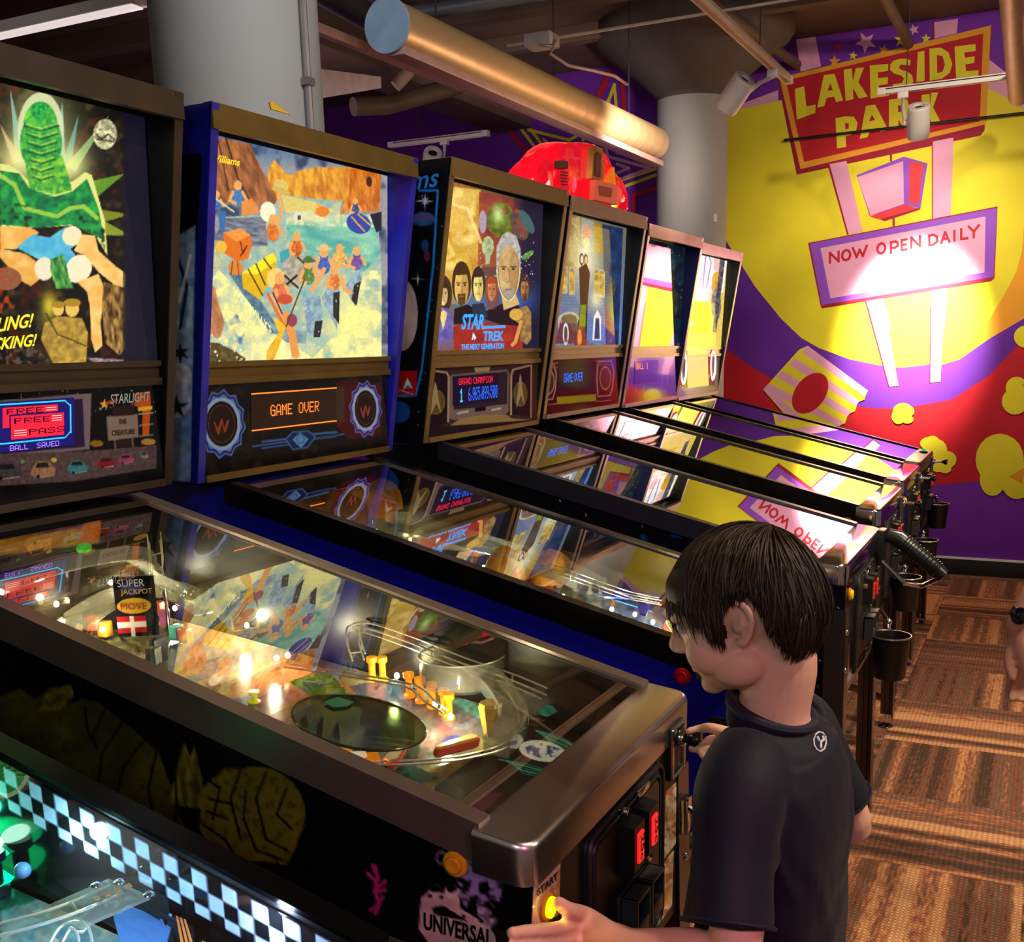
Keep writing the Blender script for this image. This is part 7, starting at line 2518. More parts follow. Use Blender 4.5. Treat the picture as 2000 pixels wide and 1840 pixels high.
A6.cabinet(rail=pm('rail_black', (30, 30, 34), 0.2, 0.8), lock=pm('lock_pewter', (120, 104, 96), 0.35, 0.8))
A6.backbox(g6, s6, 0.005)
A6.playfield(pf_gen((60, 60, 70), (110, 110, 120), (70, 60, 110)), 0.012)
P = A6.P
c0 = [A6.fpt(*Z(x, y), lift=0.002) for x, y in ((1260, 1240), (1425, 1240), (1435, 1560), (1265, 1582))]
MB().prism([c0[0], c0[1], c0[2], c0[3]], Vector((0, -0.004, 0))).build('score_screen', pm('screen_lime', (210, 206, 80), 0.2, emit=(226, 220, 90), es=0.75), A6.sp, smooth=False)
for x, y in ((1222, 1420), (1463, 1395)):
    c = A6.fpt(*Z(x, y), lift=0.004)
    sp_ = MB().lathe([(0, 0), (0.046, 0), (0.048, 0.004), (0.05, 0.006), (0.02, 0.001), (0, 0.001)], c, (0, -1, -.05), 28).build('speaker', blackm, A6.sp)
    MB().tube([c+Vector((0.043*math.cos(t), -0.007, 0.075*math.sin(t))) for t in [2*PI*k/30 for k in range(30)]], 0.006, 6, True).build('lit_ring', pm('ring_white', (255, 240, 236), emit=(255, 226, 220), es=1.4), sp_)
    MB().tube([c+Vector((0.050*math.cos(t), -0.004, 0.085*math.sin(t))) for t in [2*PI*k/30 for k in range(30)]], 0.004, 6, True).build('red_ring', pm('ring_red', (226, 50, 50), emit=(226, 40, 40), es=0.8), sp_)
A6.basic_kit(61, ((60, 160, 90), (120, 110, 190), (210, 160, 30)), 2, 0.4)
for k in range(5):
    MB().box(A6.P(-0.2+0.05*k, LEN-0.05, zp(LEN)+0.07), (0.035, 0.01, 0.012), bev=0.003).build('led_bar', pm('led_white', (255, 255, 255), emit=(255, 255, 255), es=2.5), A6.e)
bt = MB().lathe([(0, 0), (0.020, 0), (0.022, 0.006), (0.015, 0.010), (0, 0.010)], P(0.14, 0.03, ZF+0.004), seg=22).build('lockbar_button', rubber, A6.e)
MB().ball(P(0.14, 0.03, ZF+0.015), 0.012, 1, 1, .9).build('green_cap', pm('cap_green', (10, 150, 90), 0.25, emit=(0, 220, 120), es=0.7), bt)
for M_ in (A4, A5, A6):
    M_.coin_door()
    M_.plunger(0.045)
    M_.start_button(-0.235, 0.83, (255, 140, 40), 0.08)
    M_.flipper_button((150, 20, 24))
    M_.flipper_button((150, 20, 24), side=1)

# speakers as grilles in the printed panels
for M_, spots in ((A2, ()), (A3, ())):
    pass

# ------------------------------------------------------------------ cup holders
for M_, p, lab in ((A3, at(1741, 1243, 2.86), 'largest black cup holder, hanging in front of a chrome leg beside the boy'),
                   (A4, at(1770, 1128, 3.72), 'black cup holder half hidden behind the pistol grip launcher'),
                   (A5, at(1808, 1056, 4.5), 'black cup holder overlapping the white line above the baseboard'),
                   (A6, at(1832, 985, 5.15), 'black cup holder in front of the purple wall, farthest of the row')):
    cup_holder(p, M_.P(HC-0.03, -0.014, p.z-M_.dz-0.02), lab)

# ------------------------------------------------------------------ things on top of the backboxes
tp = empty('topper', A4.P(-0.1, 1.2, TZ), 'translucent red mountain topper with gold framed doors on top of a backbox', 'topper')
redg = pm('red_resin', (240, 24, 50), 0.08, trans=0.5, ior=1.4, emit=(255, 20, 50), es=0.28, spec=0.6, bump=0.5, bscale=14, var=0.25, vscale=9)
yv = A4.y+1.13
# silhouette (front outline) swept back in depth with bulges
sil = [(1022, 345), (1028, 326), (1040, 305), (1050, 300), (1062, 285), (1075, 273), (1098, 274), (1115, 279), (1150, 277), (1160, 283), (1172, 300), (1178, 322), (1186, 328), (1200, 345), (1207, 370), (1208, 396)]
pts = [aty(x, y, yv) for x, y in sil]
z0 = TZ+A4.dz+0.003
q = MB()
rows = []
K = 9
for i in range(len(pts)):
    row = []
    for k in range(K):
        t = PI*k/(K-1)
        hgt = max(pts[i].z-z0, 0.004)
        yy = yv+0.015-0.055*math.cos(t)
        bulge = 0.86+0.13*math.sin(t)+0.03*math.sin(3*t+i*1.3)
        row.append(q.bm.verts.new((pts[i].x, yy+0.012*math.sin(i*2.1+k), z0+hgt*(bulge if 0 < k < K-1 else 0.72+.1*math.sin(i*1.7)))))
    row_b = [q.bm.verts.new((pts[i].x, yv+0.015-0.062*math.cos(PI*k/(K-1)), z0)) for k in (0, K-1)]
    rows.append([row_b[0]]+row+[row_b[1]])
for i in range(len(rows)-1):
    n = len(rows[i])
    for k in range(n):
        q.bm.faces.new((rows[i][k], rows[i][(k+1) % n], rows[i+1][(k+1) % n], rows[i+1][k]))
q.bm.faces.new(rows[0])
q.bm.faces.new(rows[-1][::-1])
body = q.build('mountain_body', redg, tp)
sub = body.modifiers.new('subsurf', 'SUBSURF')
sub.levels = sub.render_levels = 1
gold = pm('topper_gold', (190, 140, 60), 0.35, 0.5, var=0.3)
brn = pm('topper_brown', (86, 50, 24), 0.5)
yf2 = yv-0.062


def flat(name, pts_, y, dep, m, par):
    return MB().prism([aty(x, yy, y) for x, yy in pts_], Vector((0, dep, 0))).build(name, m, par, smooth=False)


d1 = flat('door_frame', [(1160, 286), (1178, 289), (1178, 352), (1156, 348)], yf2, 0.03, gold, tp)
flat('door_arch', [(1163, 301), (1168, 296), (1174, 302), (1173, 346), (1161, 344)], yf2-0.003, 0.006, brn, d1)
flat('door_panel', [(1165, 304), (1168, 300), (1171, 304), (1170, 342), (1164, 341)], yf2-0.005, 0.006, pm('topper_dark_red', (150, 30, 20), 0.4), d1)
flat('window_frame', [(1099, 313), (1110, 315), (1110, 330), (1098, 327)], yf2-0.02, 0.03, brn, tp)
st = flat('stairs', [(1097, 331), (1110, 334), (1112, 372), (1096, 368)], yf2-0.025, 0.03, redg, tp)
for k in range(5):
    flat('step', [(1099, 334+k*6), (1109, 336+k*6), (1109, 338.5+k*6), (1099, 336.5+k*6)], yf2-0.030, 0.01, brn, st)
pl = flat('name_plate', [(1163, 351), (1206, 362), (1206, 400), (1161, 390)], yf2-0.02, 0.02, pm('plate_copper', (226, 110, 76), 0.35, emit=(226, 80, 60), es=0.25), tp)
flat('plate_relief', [(1170, 362), (1196, 368), (1194, 386), (1172, 382)], yf2-0.023, 0.004, pm('relief_red', (180, 60, 40), 0.4), pl)
flat('orange_crystal', [(1184, 350), (1200, 326), (1203, 362), (1184, 358)], yf2+0.01, 0.03, pm('crystal_orange', (236, 150, 40), 0.15, trans=0.3, emit=(236, 130, 20), es=0.3), tp)
light('topper_lamp', 'POINT', A4.P(-0.12, 1.2, TZ+0.08)-tp.location, 0.5, (1.0, 0.1, 0.1), size=0.03, parent=tp)

sg = MB().prism([aty(x, y, A2.y+1.20) for x, y in ((520, 195), (528, 191), (575, 222), (577, 232), (526, 218), (519, 208))], Vector((0, 0.006, 0))).build('topper_sign', pm('sign_maroon', (130, 20, 30), 0.4), smooth=False)
sg.location.z = TZ+A2.dz+0.0025
tag(sg, 'small maroon and yellow arrow shaped sign lying on the blue backbox', 'sign')
MB().prism([aty(x, y, A2.y+1.198) for x, y in ((527, 200), (533, 199), (568, 224), (530, 213))], Vector((0, 0.004, 0))).build('yellow_inlay', pm('sign_yellow', (210, 160, 30), 0.4), sg, smooth=False)
# ================================================================== people
skin_m = pm('skin_child', (232, 178, 150), 0.5, var=0.05, vscale=9, bump=0.05, bscale=90, spec=0.35)
skin_a = pm('skin_adult', (206, 146, 122), 0.5, var=0.06, vscale=9, bump=0.08, bscale=90, spec=0.35)
for m_ in (skin_m, skin_a):
    b_ = m_.node_tree.nodes['Principled BSDF']
    b_.inputs['Subsurface Weight'].default_value = 0.12
    b_.inputs['Subsurface Radius'].default_value = (0.012, 0.005, 0.003)
    b_.inputs['Subsurface Scale'].default_value = 0.5


def catmull(pts, m=6):
    out = []
    n = len(pts)
    for i in range(n-1):
        p0, p1, p2, p3 = pts[max(i-1, 0)], pts[i], pts[i+1], pts[min(i+2, n-1)]
        for k in range(m):
            t = k/m
            out.append(0.5*((2*p1)+(p2-p0)*t+(2*p0-5*p1+4*p2-p3)*t*t+(3*p1-p0-3*p2+p3)*t**3))
    out.append(pts[-1])
    return out


class Flesh:
    """overlapping closed limbs and lumps, then fused into one continuous skin"""

    def __init__(self):
        self.q = MB()

    def limb(self, pts, radii, seg=16, caps=True, flat=1.0, m=5):
        pts = [Vector(p) for p in pts]
        d = catmull(pts, m)
        rs = catmull([Vector((r, 0, 0)) for r in radii], m)
        rr = [r.x for r in rs]
        if caps:
            # rounded ends
            t0, t1 = (d[0]-d[1]).normalized(), (d[-1]-d[-2]).normalized()
            pre, post, pr, por = [], [], [], []
            for k in range(4):
                a = PI/2*(k+0.6)/4.6
                pre.append(d[0]+t0*rr[0]*math.cos(a)); pr.append(rr[0]*math.sin(a))
                post.append(d[-1]+t1*rr[-1]*math.sin(PI/2*(k+1)/4.6)); por.append(rr[-1]*math.cos(PI/2*(k+1)/4.6))
            d = pre+d+post
            rr = pr+rr+por
        L = len(d)
        self.q.tube(d, lambda t: rr[min(L-1, int(round(t*(L-1))))], seg)
        return self

    def ball(self, c, rx, ry, rz, rot=None, seg=24, rings=16):
        self.q.ball(c, 1.0, rx, ry, rz, seg, rings, rot)
        return self

    def loft(self, rings):
        """rings: list of (centre, halfwidth vector, halfdepth vector, squareness)"""
        seg = 28
        rows = []
        for c, a, b, e in rings:
            row = []
            for k in range(seg):
                t = 2*PI*k/seg
                ct, st = math.cos(t), math.sin(t)
                row.append(self.q.bm.verts.new(Vector(c)+Vector(a)*math.copysign(abs(ct)**e, ct)+Vector(b)*math.copysign(abs(st)**e, st)))
            rows.append(row)
        for i in range(len(rows)-1):
            for k in range(seg):
                self.q.bm.faces.new((rows[i][k], rows[i][(k+1) % seg], rows[i+1][(k+1) % seg], rows[i+1][k]))
        self.q.bm.faces.new(rows[0][::-1])
        self.q.bm.faces.new(rows[-1])
        return self

    def fuse(self, name, mat, parent, voxel=0.004, smooth=4, disp=None, cut=None):
        o = self.q.build(name, mat, parent)
        m = o.modifiers.new('remesh', 'REMESH')
        m.mode = 'VOXEL'
        m.voxel_size = voxel
        m.use_smooth_shade = True
        s = o.modifiers.new('smooth', 'SMOOTH')
        s.iterations = smooth
        s.factor = 0.5
        dg = bpy.context.evaluated_depsgraph_get()
        me = bpy.data.meshes.new_from_object(o.evaluated_get(dg))
        o.modifiers.clear()
        old = o.data
        o.data = me
        bpy.data.meshes.remove(old)
        if disp:
            me.update()
            n = len(me.vertices)
            org = origin_of(o)
            for v in me.vertices:
                v.co += v.normal*disp(v.co+org, v.normal)
        if cut:
            bm = bmesh.new()
            bm.from_mesh(me)
            org = origin_of(o)
            for co, no in cut:
                bmesh.ops.bisect_plane(bm, geom=bm.verts[:]+bm.edges[:]+bm.faces[:], plane_co=Vector(co)-org, plane_no=no, clear_outer=True)
            bm.to_mesh(me)
            bm.free()
        me.polygons.foreach_set('use_smooth', [True]*len(me.polygons))
        me.materials.clear()
        me.materials.append(mat)
        me.update()
        return o


# ---------------------------------------------------------------- the boy
B = empty('person', (0.10, -0.26, 0.0), 'boy with dark brown hair in a navy t-shirt pulling the plunger of a pinball machine', 'person')
HCn = Vector((0.092, -0.150, 1.139))          # head centre
# head frame: facing +Y, looking down a little
pit = math.radians(-17)
yaw_h = math.radians(4)
HS = 0.95
HM = Matrix.Rotation(yaw_h, 3, 'Z') @ Matrix.Rotation(pit, 3, 'X')


def H(x, y, z):
    """head space: x to his right, y forward, z up; metres"""
    return HCn + HM @ (Vector((x, y, z))*HS)


body = Flesh()
# cranium, face, jaw
body.ball(H(0, -0.012, 0.022), 0.071*HS, 0.088*HS, 0.078*HS, HM)
body.ball(H(0, 0.022, -0.014), 0.060*HS, 0.062*HS, 0.074*HS, HM)
body.ball(H(0, 0.034, -0.056), 0.046*HS, 0.044*HS, 0.044*HS, HM)
body.ball(H(0, 0.060, -0.086), 0.020*HS, 0.018*HS, 0.016*HS, HM)
for s in (-1, 1):
    body.ball(H(s*0.036, 0.044, -0.036), 0.026*HS, 0.032*HS, 0.032*HS, HM)
    body.ball(H(s*0.044, 0.010, -0.062), 0.020*HS, 0.034*HS, 0.026*HS, HM)
    body.ball(H(s*0.030, 0.070, 0.016), 0.022*HS, 0.014*HS, 0.010*HS, HM)
    # ear: rim, lobe, bowl
    rim = [H(s*(0.066+0.012*math.sin(PI*k/9)), -0.010-0.021*math.sin(PI*k/9*0.98)-0.004, 0.020-0.052*k/9) for k in range(10)]
    body.limb([H(s*0.064, 0.002, 0.006), H(s*0.068, -0.002, 0.021), H(s*0.075, -0.014, 0.026), H(s*0.079, -0.027, 0.017), H(s*0.078, -0.030, 0.0), H(s*0.073, -0.021, -0.018), H(s*0.067, -0.009, -0.029), H(s*0.064, -0.003, -0.026)], [.0032, .0036, .004, .0044, .0044, .004, .0048, .004], 10)
    body.ball(H(s*0.066, -0.014, 0.0), 0.006*HS, 0.013*HS, 0.021*HS, HM)
    body.limb([H(s*0.068, -0.004, -0.010), H(s*0.074, -0.014, -0.006), H(s*0.074, -0.018, 0.008)], [.003, .0034, .003], 8)
# nose, lips
body.limb([H(0, 0.079, 0.010), H(0, 0.088, -0.008), H(0, 0.097, -0.026)], [0.0075, 0.008, 0.0095])
body.ball(H(0, 0.096, -0.029), 0.0105*HS, 0.010*HS, 0.009*HS, HM)
for s in (-1, 1):
    body.ball(H(s*0.010, 0.086, -0.032), 0.008*HS, 0.010*HS, 0.007*HS, HM)
body.limb([H(-0.018, 0.074, -0.055), H(-0.006, 0.081, -0.052), H(0, 0.0805, -0.053), H(0.006, 0.081, -0.052), H(0.018, 0.074, -0.055)], [0.003, 0.0048, 0.0046, 0.0048, 0.003], 10)
body.limb([H(-0.015, 0.074, -0.060), H(0, 0.080, -0.063), H(0.015, 0.074, -0.060)], [0.003, 0.0056, 0.003], 10)
# neck
NB = Vector((0.094, -0.194, 1.008))
body.limb([H(0, -0.022, -0.02), H(0, -0.034, -0.075), NB, NB+Vector((0, -0.02, -0.06))], [0.048, 0.043, 0.0445, 0.046], 22)
body.ball(NB+Vector((0, 0.0, -0.03)), 0.062, 0.040, 0.036)
# torso
LS, RS = Vector((-0.030, -0.186, 0.962)), Vector((0.208, -0.204, 0.957))
mid = (LS+RS)/2
xa = (RS-LS).normalized()
ya = Vector((-xa.y, xa.x, 0))
body.loft([(mid+Vector((0, 0.0, 0.042)), xa*0.05, ya*0.038, 1), (mid+Vector((0, -0.004, 0.015)), xa*0.100, ya*0.050, .9), (mid+Vector((0, -0.004, -0.05)), xa*0.112, ya*0.060, .9), (mid+Vector((0, -0.006, -0.15)), xa*0.104, ya*0.062, .9),
           (mid+Vector((0, -0.006, -0.25)), xa*0.102, ya*0.062, .9), (mid+Vector((0.0, -0.010, -0.33)), xa*0.112, ya*0.072, .9), (mid+Vector((0, -0.012, -0.40)), xa*0.105, ya*0.074, .9)])
# arms
LE, LW = Vector((-0.128, -0.205, 0.800)), Vector((-0.118, -0.082, 0.780))
RE, RW = Vector((0.262, -0.268, 0.800)), Vector((0.318, -0.128, 0.862))
body.limb([LS, LS.lerp(LE, .45)+Vector((-.004, -.004, 0)), LE, LE.lerp(LW, .35), LE.lerp(LW, .7), LW], [0.042, 0.034, 0.029, 0.030, 0.025, 0.0205], 18)
body.limb([RS, RS.lerp(RE, .45)+Vector((.004, -.004, 0)), RE, RE.lerp(RW, .35), RE.lerp(RW, .7), RW], [0.042, 0.034, 0.029, 0.030, 0.025, 0.0205], 18)


def digit(pts, r0, r1, fl=body):
    n = len(pts)
    fl.limb(pts, [r0+(r1-r0)*i/(n-1) for i in range(n)], 12)


# left hand: palm along the cabinet front, thumb at the start button, fingers round the corner
yF = A1.y-0.004


def fr(px, py, off=0.012):
    return aty(px, py, yF-off)


kn = [fr(1128, 1806, 0.016), fr(1134, 1832, 0.018), fr(1140, 1858, 0.018), fr(1144, 1884, 0.017)]
palm_c = LW.lerp(kn[1], 0.55)
body.limb([LW, LW.lerp(kn[1], .5)+Vector((0, -.004, 0)), kn[1].lerp(kn[2], .4)], [0.021, 0.025, 0.019], 16)
for k in kn:
    body.limb([LW+(k-LW)*0.15, LW.lerp(k, .6)+Vector((0, -.003, 0)), k], [0.014, 0.0125, 0.0105], 12)
tipx = [(1082, 1815, 1038, 1818, 1000, 1822), (1086, 1840, 1036, 1848, 985, 1855), (1092, 1868, 1044, 1880, 1000, 1888), (1100, 1895, 1060, 1910, 1030, 1918)]
for k, t in zip(kn, tipx):
    digit([k, fr(t[0], t[1], 0.017), fr(t[2], t[3], 0.012), fr(t[4], t[5], 0.009)], 0.0098, 0.0068)
digit([LW.lerp(kn[0], .35)+Vector((0.0, -.002, 0.006)), fr(1146, 1790, 0.024), fr(1112, 1778, 0.020), fr(1092, 1764, 0.012)], 0.0135, 0.0082)
# right hand: index and thumb pinch the plunger knob
kb = A1.P(0.214, -0.030, 0.868)
kk = [RW+Vector((0.004, 0.052, 0.026)), RW+Vector((0.008, 0.056, 0.010)), RW+Vector((0.010, 0.054, -0.008)), RW+Vector((0.010, 0.046, -0.024))]
body.limb([RW, RW.lerp(kk[1], .55)+Vector((.004, 0, 0)), kk[1]], [0.0205, 0.023, 0.017], 16)
for k in kk:
    body.limb([RW+(k-RW)*0.2, RW.lerp(k, .65), k], [0.0135, 0.012, 0.0098], 12)
digit([kk[0], kk[0]+Vector((-0.006, 0.026, 0.006)), kb+Vector((0.004, -0.016, 0.018)), kb+Vector((-0.002, 0.002, 0.013))], 0.0092, 0.0064)
digit([RW+Vector((-0.010, 0.016, 0.004)), RW+Vector((-0.018, 0.044, 0.0)), kb+Vector((-0.012, -0.030, -0.008)), kb+Vector((-0.006, -0.004, -0.012))], 0.0115, 0.0072)
for k, a, b, c in ((kk[1], (0.0, 0.026, -0.002), (-0.014, 0.034, -0.016), (-0.026, 0.022, -0.022)), (kk[2], (0.0, 0.024, -0.006), (-0.014, 0.030, -0.020), (-0.026, 0.016, -0.024)), (kk[3], (-0.002, 0.020, -0.006), (-0.014, 0.022, -0.018), (-0.022, 0.010, -0.020))):
    digit([k, k+Vector(a), k+Vector(b), k+Vector(c)], 0.0088, 0.0062)
# legs
for s in (-1, 1):
    hip = mid+Vector((s*0.062, -0.012, -0.38))
    knee = Vector((hip.x+s*0.015, hip.y+0.02, 0.315))
    ank = Vector((hip.x+s*0.025, hip.y-0.01, 0.075))
    body.limb([hip, hip.lerp(knee, .5), knee, knee.lerp(ank, .35)+Vector((0, -.012, 0)), ank], [0.075, 0.060, 0.046, 0.046, 0.030], 20)
    body.limb([ank+Vector((0, -0.03, -0.04)), ank+Vector((0, 0.05, -0.045)), ank+Vector((s*.005, 0.11, -0.055))], [0.030, 0.030, 0.020], 14)
sk = body.fuse('body', skin_m, B, 0.0032, 3)
for s in (-1, 1):
    e_ = MB().ball(H(s*0.030, 0.068, 0.002), 0.0115).build('eye', pm('eye_white', (226, 220, 214), 0.2), B)
    MB().ball(H(s*0.030, 0.0765, 0.0005), 0.0055, 1, .7, 1).build('iris', pm('iris_brown', (60, 40, 26), 0.2), e_)

# t-shirt
navy = pm('shirt_navy', (16, 17, 33), 0.62, var=0.12, vscale=40, bump=0.12, bscale=500, sheen=0.05, spec=0.3)
sh = Flesh()
nt_ = Vector((0, 0.26, -1)).normalized()      # the neck opening tips forward
na = xa
nbv = nt_.cross(na).normalized()
NC = NB+Vector((0.0, 0.004, 0.012))
sh.loft([(NC, na*0.054, nbv*0.050, 1), (NC+Vector((0, -0.004, -0.012)), na*0.062, nbv*0.058, 1), (NB+Vector((0, -0.006, -0.014)), xa*0.088, nbv*0.066, 1), (mid+Vector((0, -0.002, 0.018)), xa*0.122, ya*0.070, .95), (mid+Vector((0, -0.004, -0.015)), xa*0.138, ya*0.080, .9), (mid+Vector((0, -0.006, -0.08)), xa*0.136, ya*0.088, .9), (mid+Vector((0, -0.006, -0.16)), xa*0.130, ya*0.088, .85),
         (mid+Vector((0, -0.006, -0.26)), xa*0.132, ya*0.090, .85), (mid+Vector((0, -0.010, -0.36)), xa*0.140, ya*0.096, .85), (mid+Vector((0, -0.012, -0.44)), xa*0.144, ya*0.102, .85)])
lse = LS.lerp(LE, .80)
sh.limb([LS+Vector((0.05, 0, 0.012)), LS+Vector((-0.004, 0, -0.010)), LS.lerp(LE, .45)+Vector((-.002, .004, 0)), lse+Vector((0, .006, -.004))], [0.050, 0.055, 0.049, 0.052], 22, caps=False)
rse = RS.lerp(RE, .74)
sh.limb([RS+Vector((-0.05, 0, 0.012)), RS+Vector((0.004, 0, -0.010)), RS.lerp(RE, .45), rse], [0.050, 0.053, 0.047, 0.047], 22, caps=False)


def folds(p, n):
    d = 0.0
    d += 0.0045*noise.noise(Vector((p.x*9, p.y*9, p.z*5)))
    # drag lines from the shoulders down across the back and the sleeve
    for (a, b, w, h) in (((-0.02, -0.235, 0.96), (0.05, -0.275, 0.85), 0.010, 0.006), ((-0.07, -0.22, 0.93), (-0.02, -0.255, 0.82), 0.009, 0.007), ((0.16, -0.28, 0.94), (0.08, -0.285, 0.80), 0.012, 0.005), ((-0.11, -0.20, 0.90), (-0.09, -0.245, 0.83), 0.008, 0.005), ((0.0, -0.26, 0.86), (0.07, -0.28, 0.70), 0.012, 0.006), ((-0.01, -0.24, 0.78), (0.05, -0.285, 0.62), 0.013, 0.006)):
        a, b = Vector(a), Vector(b)
        e = b-a
        t = max(0, min(1, (p-a).dot(e)/e.length_squared))
        dist = (p-a-e*t).length
        d += h*math.exp(-(dist/w)**2)*math.sin(PI*min(1, .15+t*.85))
    d += 0.002*math.sin(p.z*70+6*noise.noise(p*7))*max(0, min(1, (0.86-p.z)*6))
    return d


shirt = sh.fuse('shirt', navy, B, 0.0045, 5, disp=folds)
# neckband and sleeve hems
nb = [NC+Vector((0, -0.002, -0.004))+na*0.0575*math.cos(t)+nbv*0.0535*math.sin(t) for t in [2*PI*k/40 for k in range(40)]]
MB().tube(nb, 0.0062, 8, True).build('neckband', pm('shirt_rib', (30, 31, 48), 0.75, bump=0.2, bscale=300), shirt)
for E_, S_, r_, off in ((LE, LS, 0.0515, Vector((0, .006, -.004))), (RE, RS, 0.0465, Vector((0, 0, 0)))):
    c = S_.lerp(E_, .79 if E_ is LE else .73)+off
    ax_ = (E_-S_).normalized()
    a_ = ax_.orthogonal().normalized()
    b_ = ax_.cross(a_)
    MB().tube([c+a_*r_*math.cos(t)+b_*r_*math.sin(t) for t in [2*PI*k/36 for k in range(36)]], 0.0028, 6, True).build('sleeve_hem', navy, shirt)

# white badge printed on the back of the shoulder
bmt = bmesh.new()
bmt.from_mesh(shirt.data)
so = origin_of(shirt)
bvh = BVHTree.FromBMesh(bmt)


def on_shirt(px, py, lift=0.0012):
    d = ray(px, py).normalized()
    h = bvh.ray_cast(CP-so, d)
    return h[0]+so+h[1]*lift if h[0] is not None else None


def decal(name, outline_px, w, m, closed=True):
    pts = [on_shirt(*p) for p in outline_px]
    if any(p is None for p in pts):
        return
    MB().tube(pts, w, 6, closed).build(name, m, shirt)


wm = pm('badge_white', (226, 226, 230), 0.5, var=0.02)
decal('shirt_logo', [(1591, 1436), (1597, 1431), (1605, 1432), (1611, 1439), (1612, 1453), (1609, 1464), (1601, 1469), (1594, 1465), (1589, 1456), (1588, 1446)], 0.0011, wm)
decal('shirt_logo', [(1595, 1440), (1598, 1447), (1602, 1450), (1602, 1462)], 0.0016, wm, False)
decal('shirt_logo', [(1606, 1439), (1607, 1446), (1602, 1450)], 0.0016, wm, False)
bmt.free()

# shorts and shoes
sht = Flesh()
for s in (-1, 1):
    hip = mid+Vector((s*0.062, -0.012, -0.38))
    knee = Vector((hip.x+s*0.015, hip.y+0.02, 0.315))
    sht.limb([hip+Vector((0, 0, 0.05)), hip.lerp(knee, .5), hip.lerp(knee, .86)], [0.088, 0.086, 0.084], 22, caps=False)
sht.ball(mid+Vector((0, -0.012, -0.36)), 0.130, 0.095, 0.08)
sht.fuse('shorts', pm('shorts_dark', (26, 26, 32), 0.8, bump=0.1, bscale=300), B, 0.006, 4)
for s in (-1, 1):
    hip = mid+Vector((s*0.062, -0.012, -0.38))
    ank = Vector((hip.x+s*0.025, hip.y-0.01, 0.075))
    f = Flesh()
    f.limb([ank+Vector((0, -0.035, -0.038)), ank+Vector((0, 0.05, -0.036)), ank+Vector((s*.005, 0.12, -0.046))], [0.036, 0.036, 0.027], 16)
    f.limb([ank+Vector((0, -0.01, -0.03)), ank+Vector((0, -0.005, 0.01))], [0.036, 0.036], 16)
    sh_ = f.fuse('shoe', pm('shoe_grey', (70, 72, 78), 0.7), B, 0.005, 3, cut=[((0, 0, 0.003), (0, 0, -1))])

# hair: a soft cap and many tapered locks combed from the crown
hairm = pm('hair_brown', (54, 39, 28), 0.52, var=0.4, vscale=45, spec=0.35)
hb = hairm.node_tree.nodes['Principled BSDF']
hb.inputs['Anisotropic'].default_value = 0.6
cap = Flesh()
cap.ball(H(0, -0.014, 0.022), 0.077*HS, 0.095*HS, 0.076*HS, HM)
cap.ball(H(0, -0.030, -0.020), 0.070*HS, 0.076*HS, 0.060*HS, HM)
cap.ball(H(0, 0.036, 0.044), 0.064*HS, 0.052*HS, 0.042*HS, HM)
capo = cap.fuse('hair', hairm, B, 0.004, 3, cut=None)
# trim the cap away from face, ears and nape
bm = bmesh.new()
bm.from_mesh(capo.data)
org = origin_of(capo)
HI = HM.transposed()


def hairline(a):
    """lowest hair height in head space for azimuth a (0 front, 180 back)"""
    a = abs(a)
    tab = [(0, 0.002), (32, -0.004), (50, -0.012), (62, -0.020), (69, -0.032), (74, -0.026), (79, 0.012), (84, 0.028), (106, 0.028), (112, -0.020), (121, -0.054), (140, -0.076), (160, -0.082), (180, -0.082)]
    for (a0, z0_), (a1, z1_) in zip(tab, tab[1:]):
        if a <= a1:
            return z0_+(z1_-z0_)*(a-a0)/(a1-a0)
    return tab[-1][1]


dele = []
for v in bm.verts:
    l_ = (HI @ (v.co+org-HCn))/HS
    az = math.degrees(math.atan2(l_.x, l_.y+0.012))
    if l_.z < hairline(az)+0.006:
        dele.append(v)
bmesh.ops.delete(bm, geom=dele, context='VERTS')
rh = random.Random(5)
WH = (0.012, -0.058, 0.0)                    # crown whorl, in head space x, y


def scalp(ax, ay, ext):
    """point on the hair volume: direction from the head centre, scaled outward"""
    d = Vector((ax[0], ax[1], ax[2])).normalized()
    rx, ry, rz = 0.080, 0.100, 0.104
    k = 1/math.sqrt((d.x/rx)**2+(d.y/ry)**2+(d.z/(rz if d.z > 0 else 0.095))**2)
    return d*k*ext


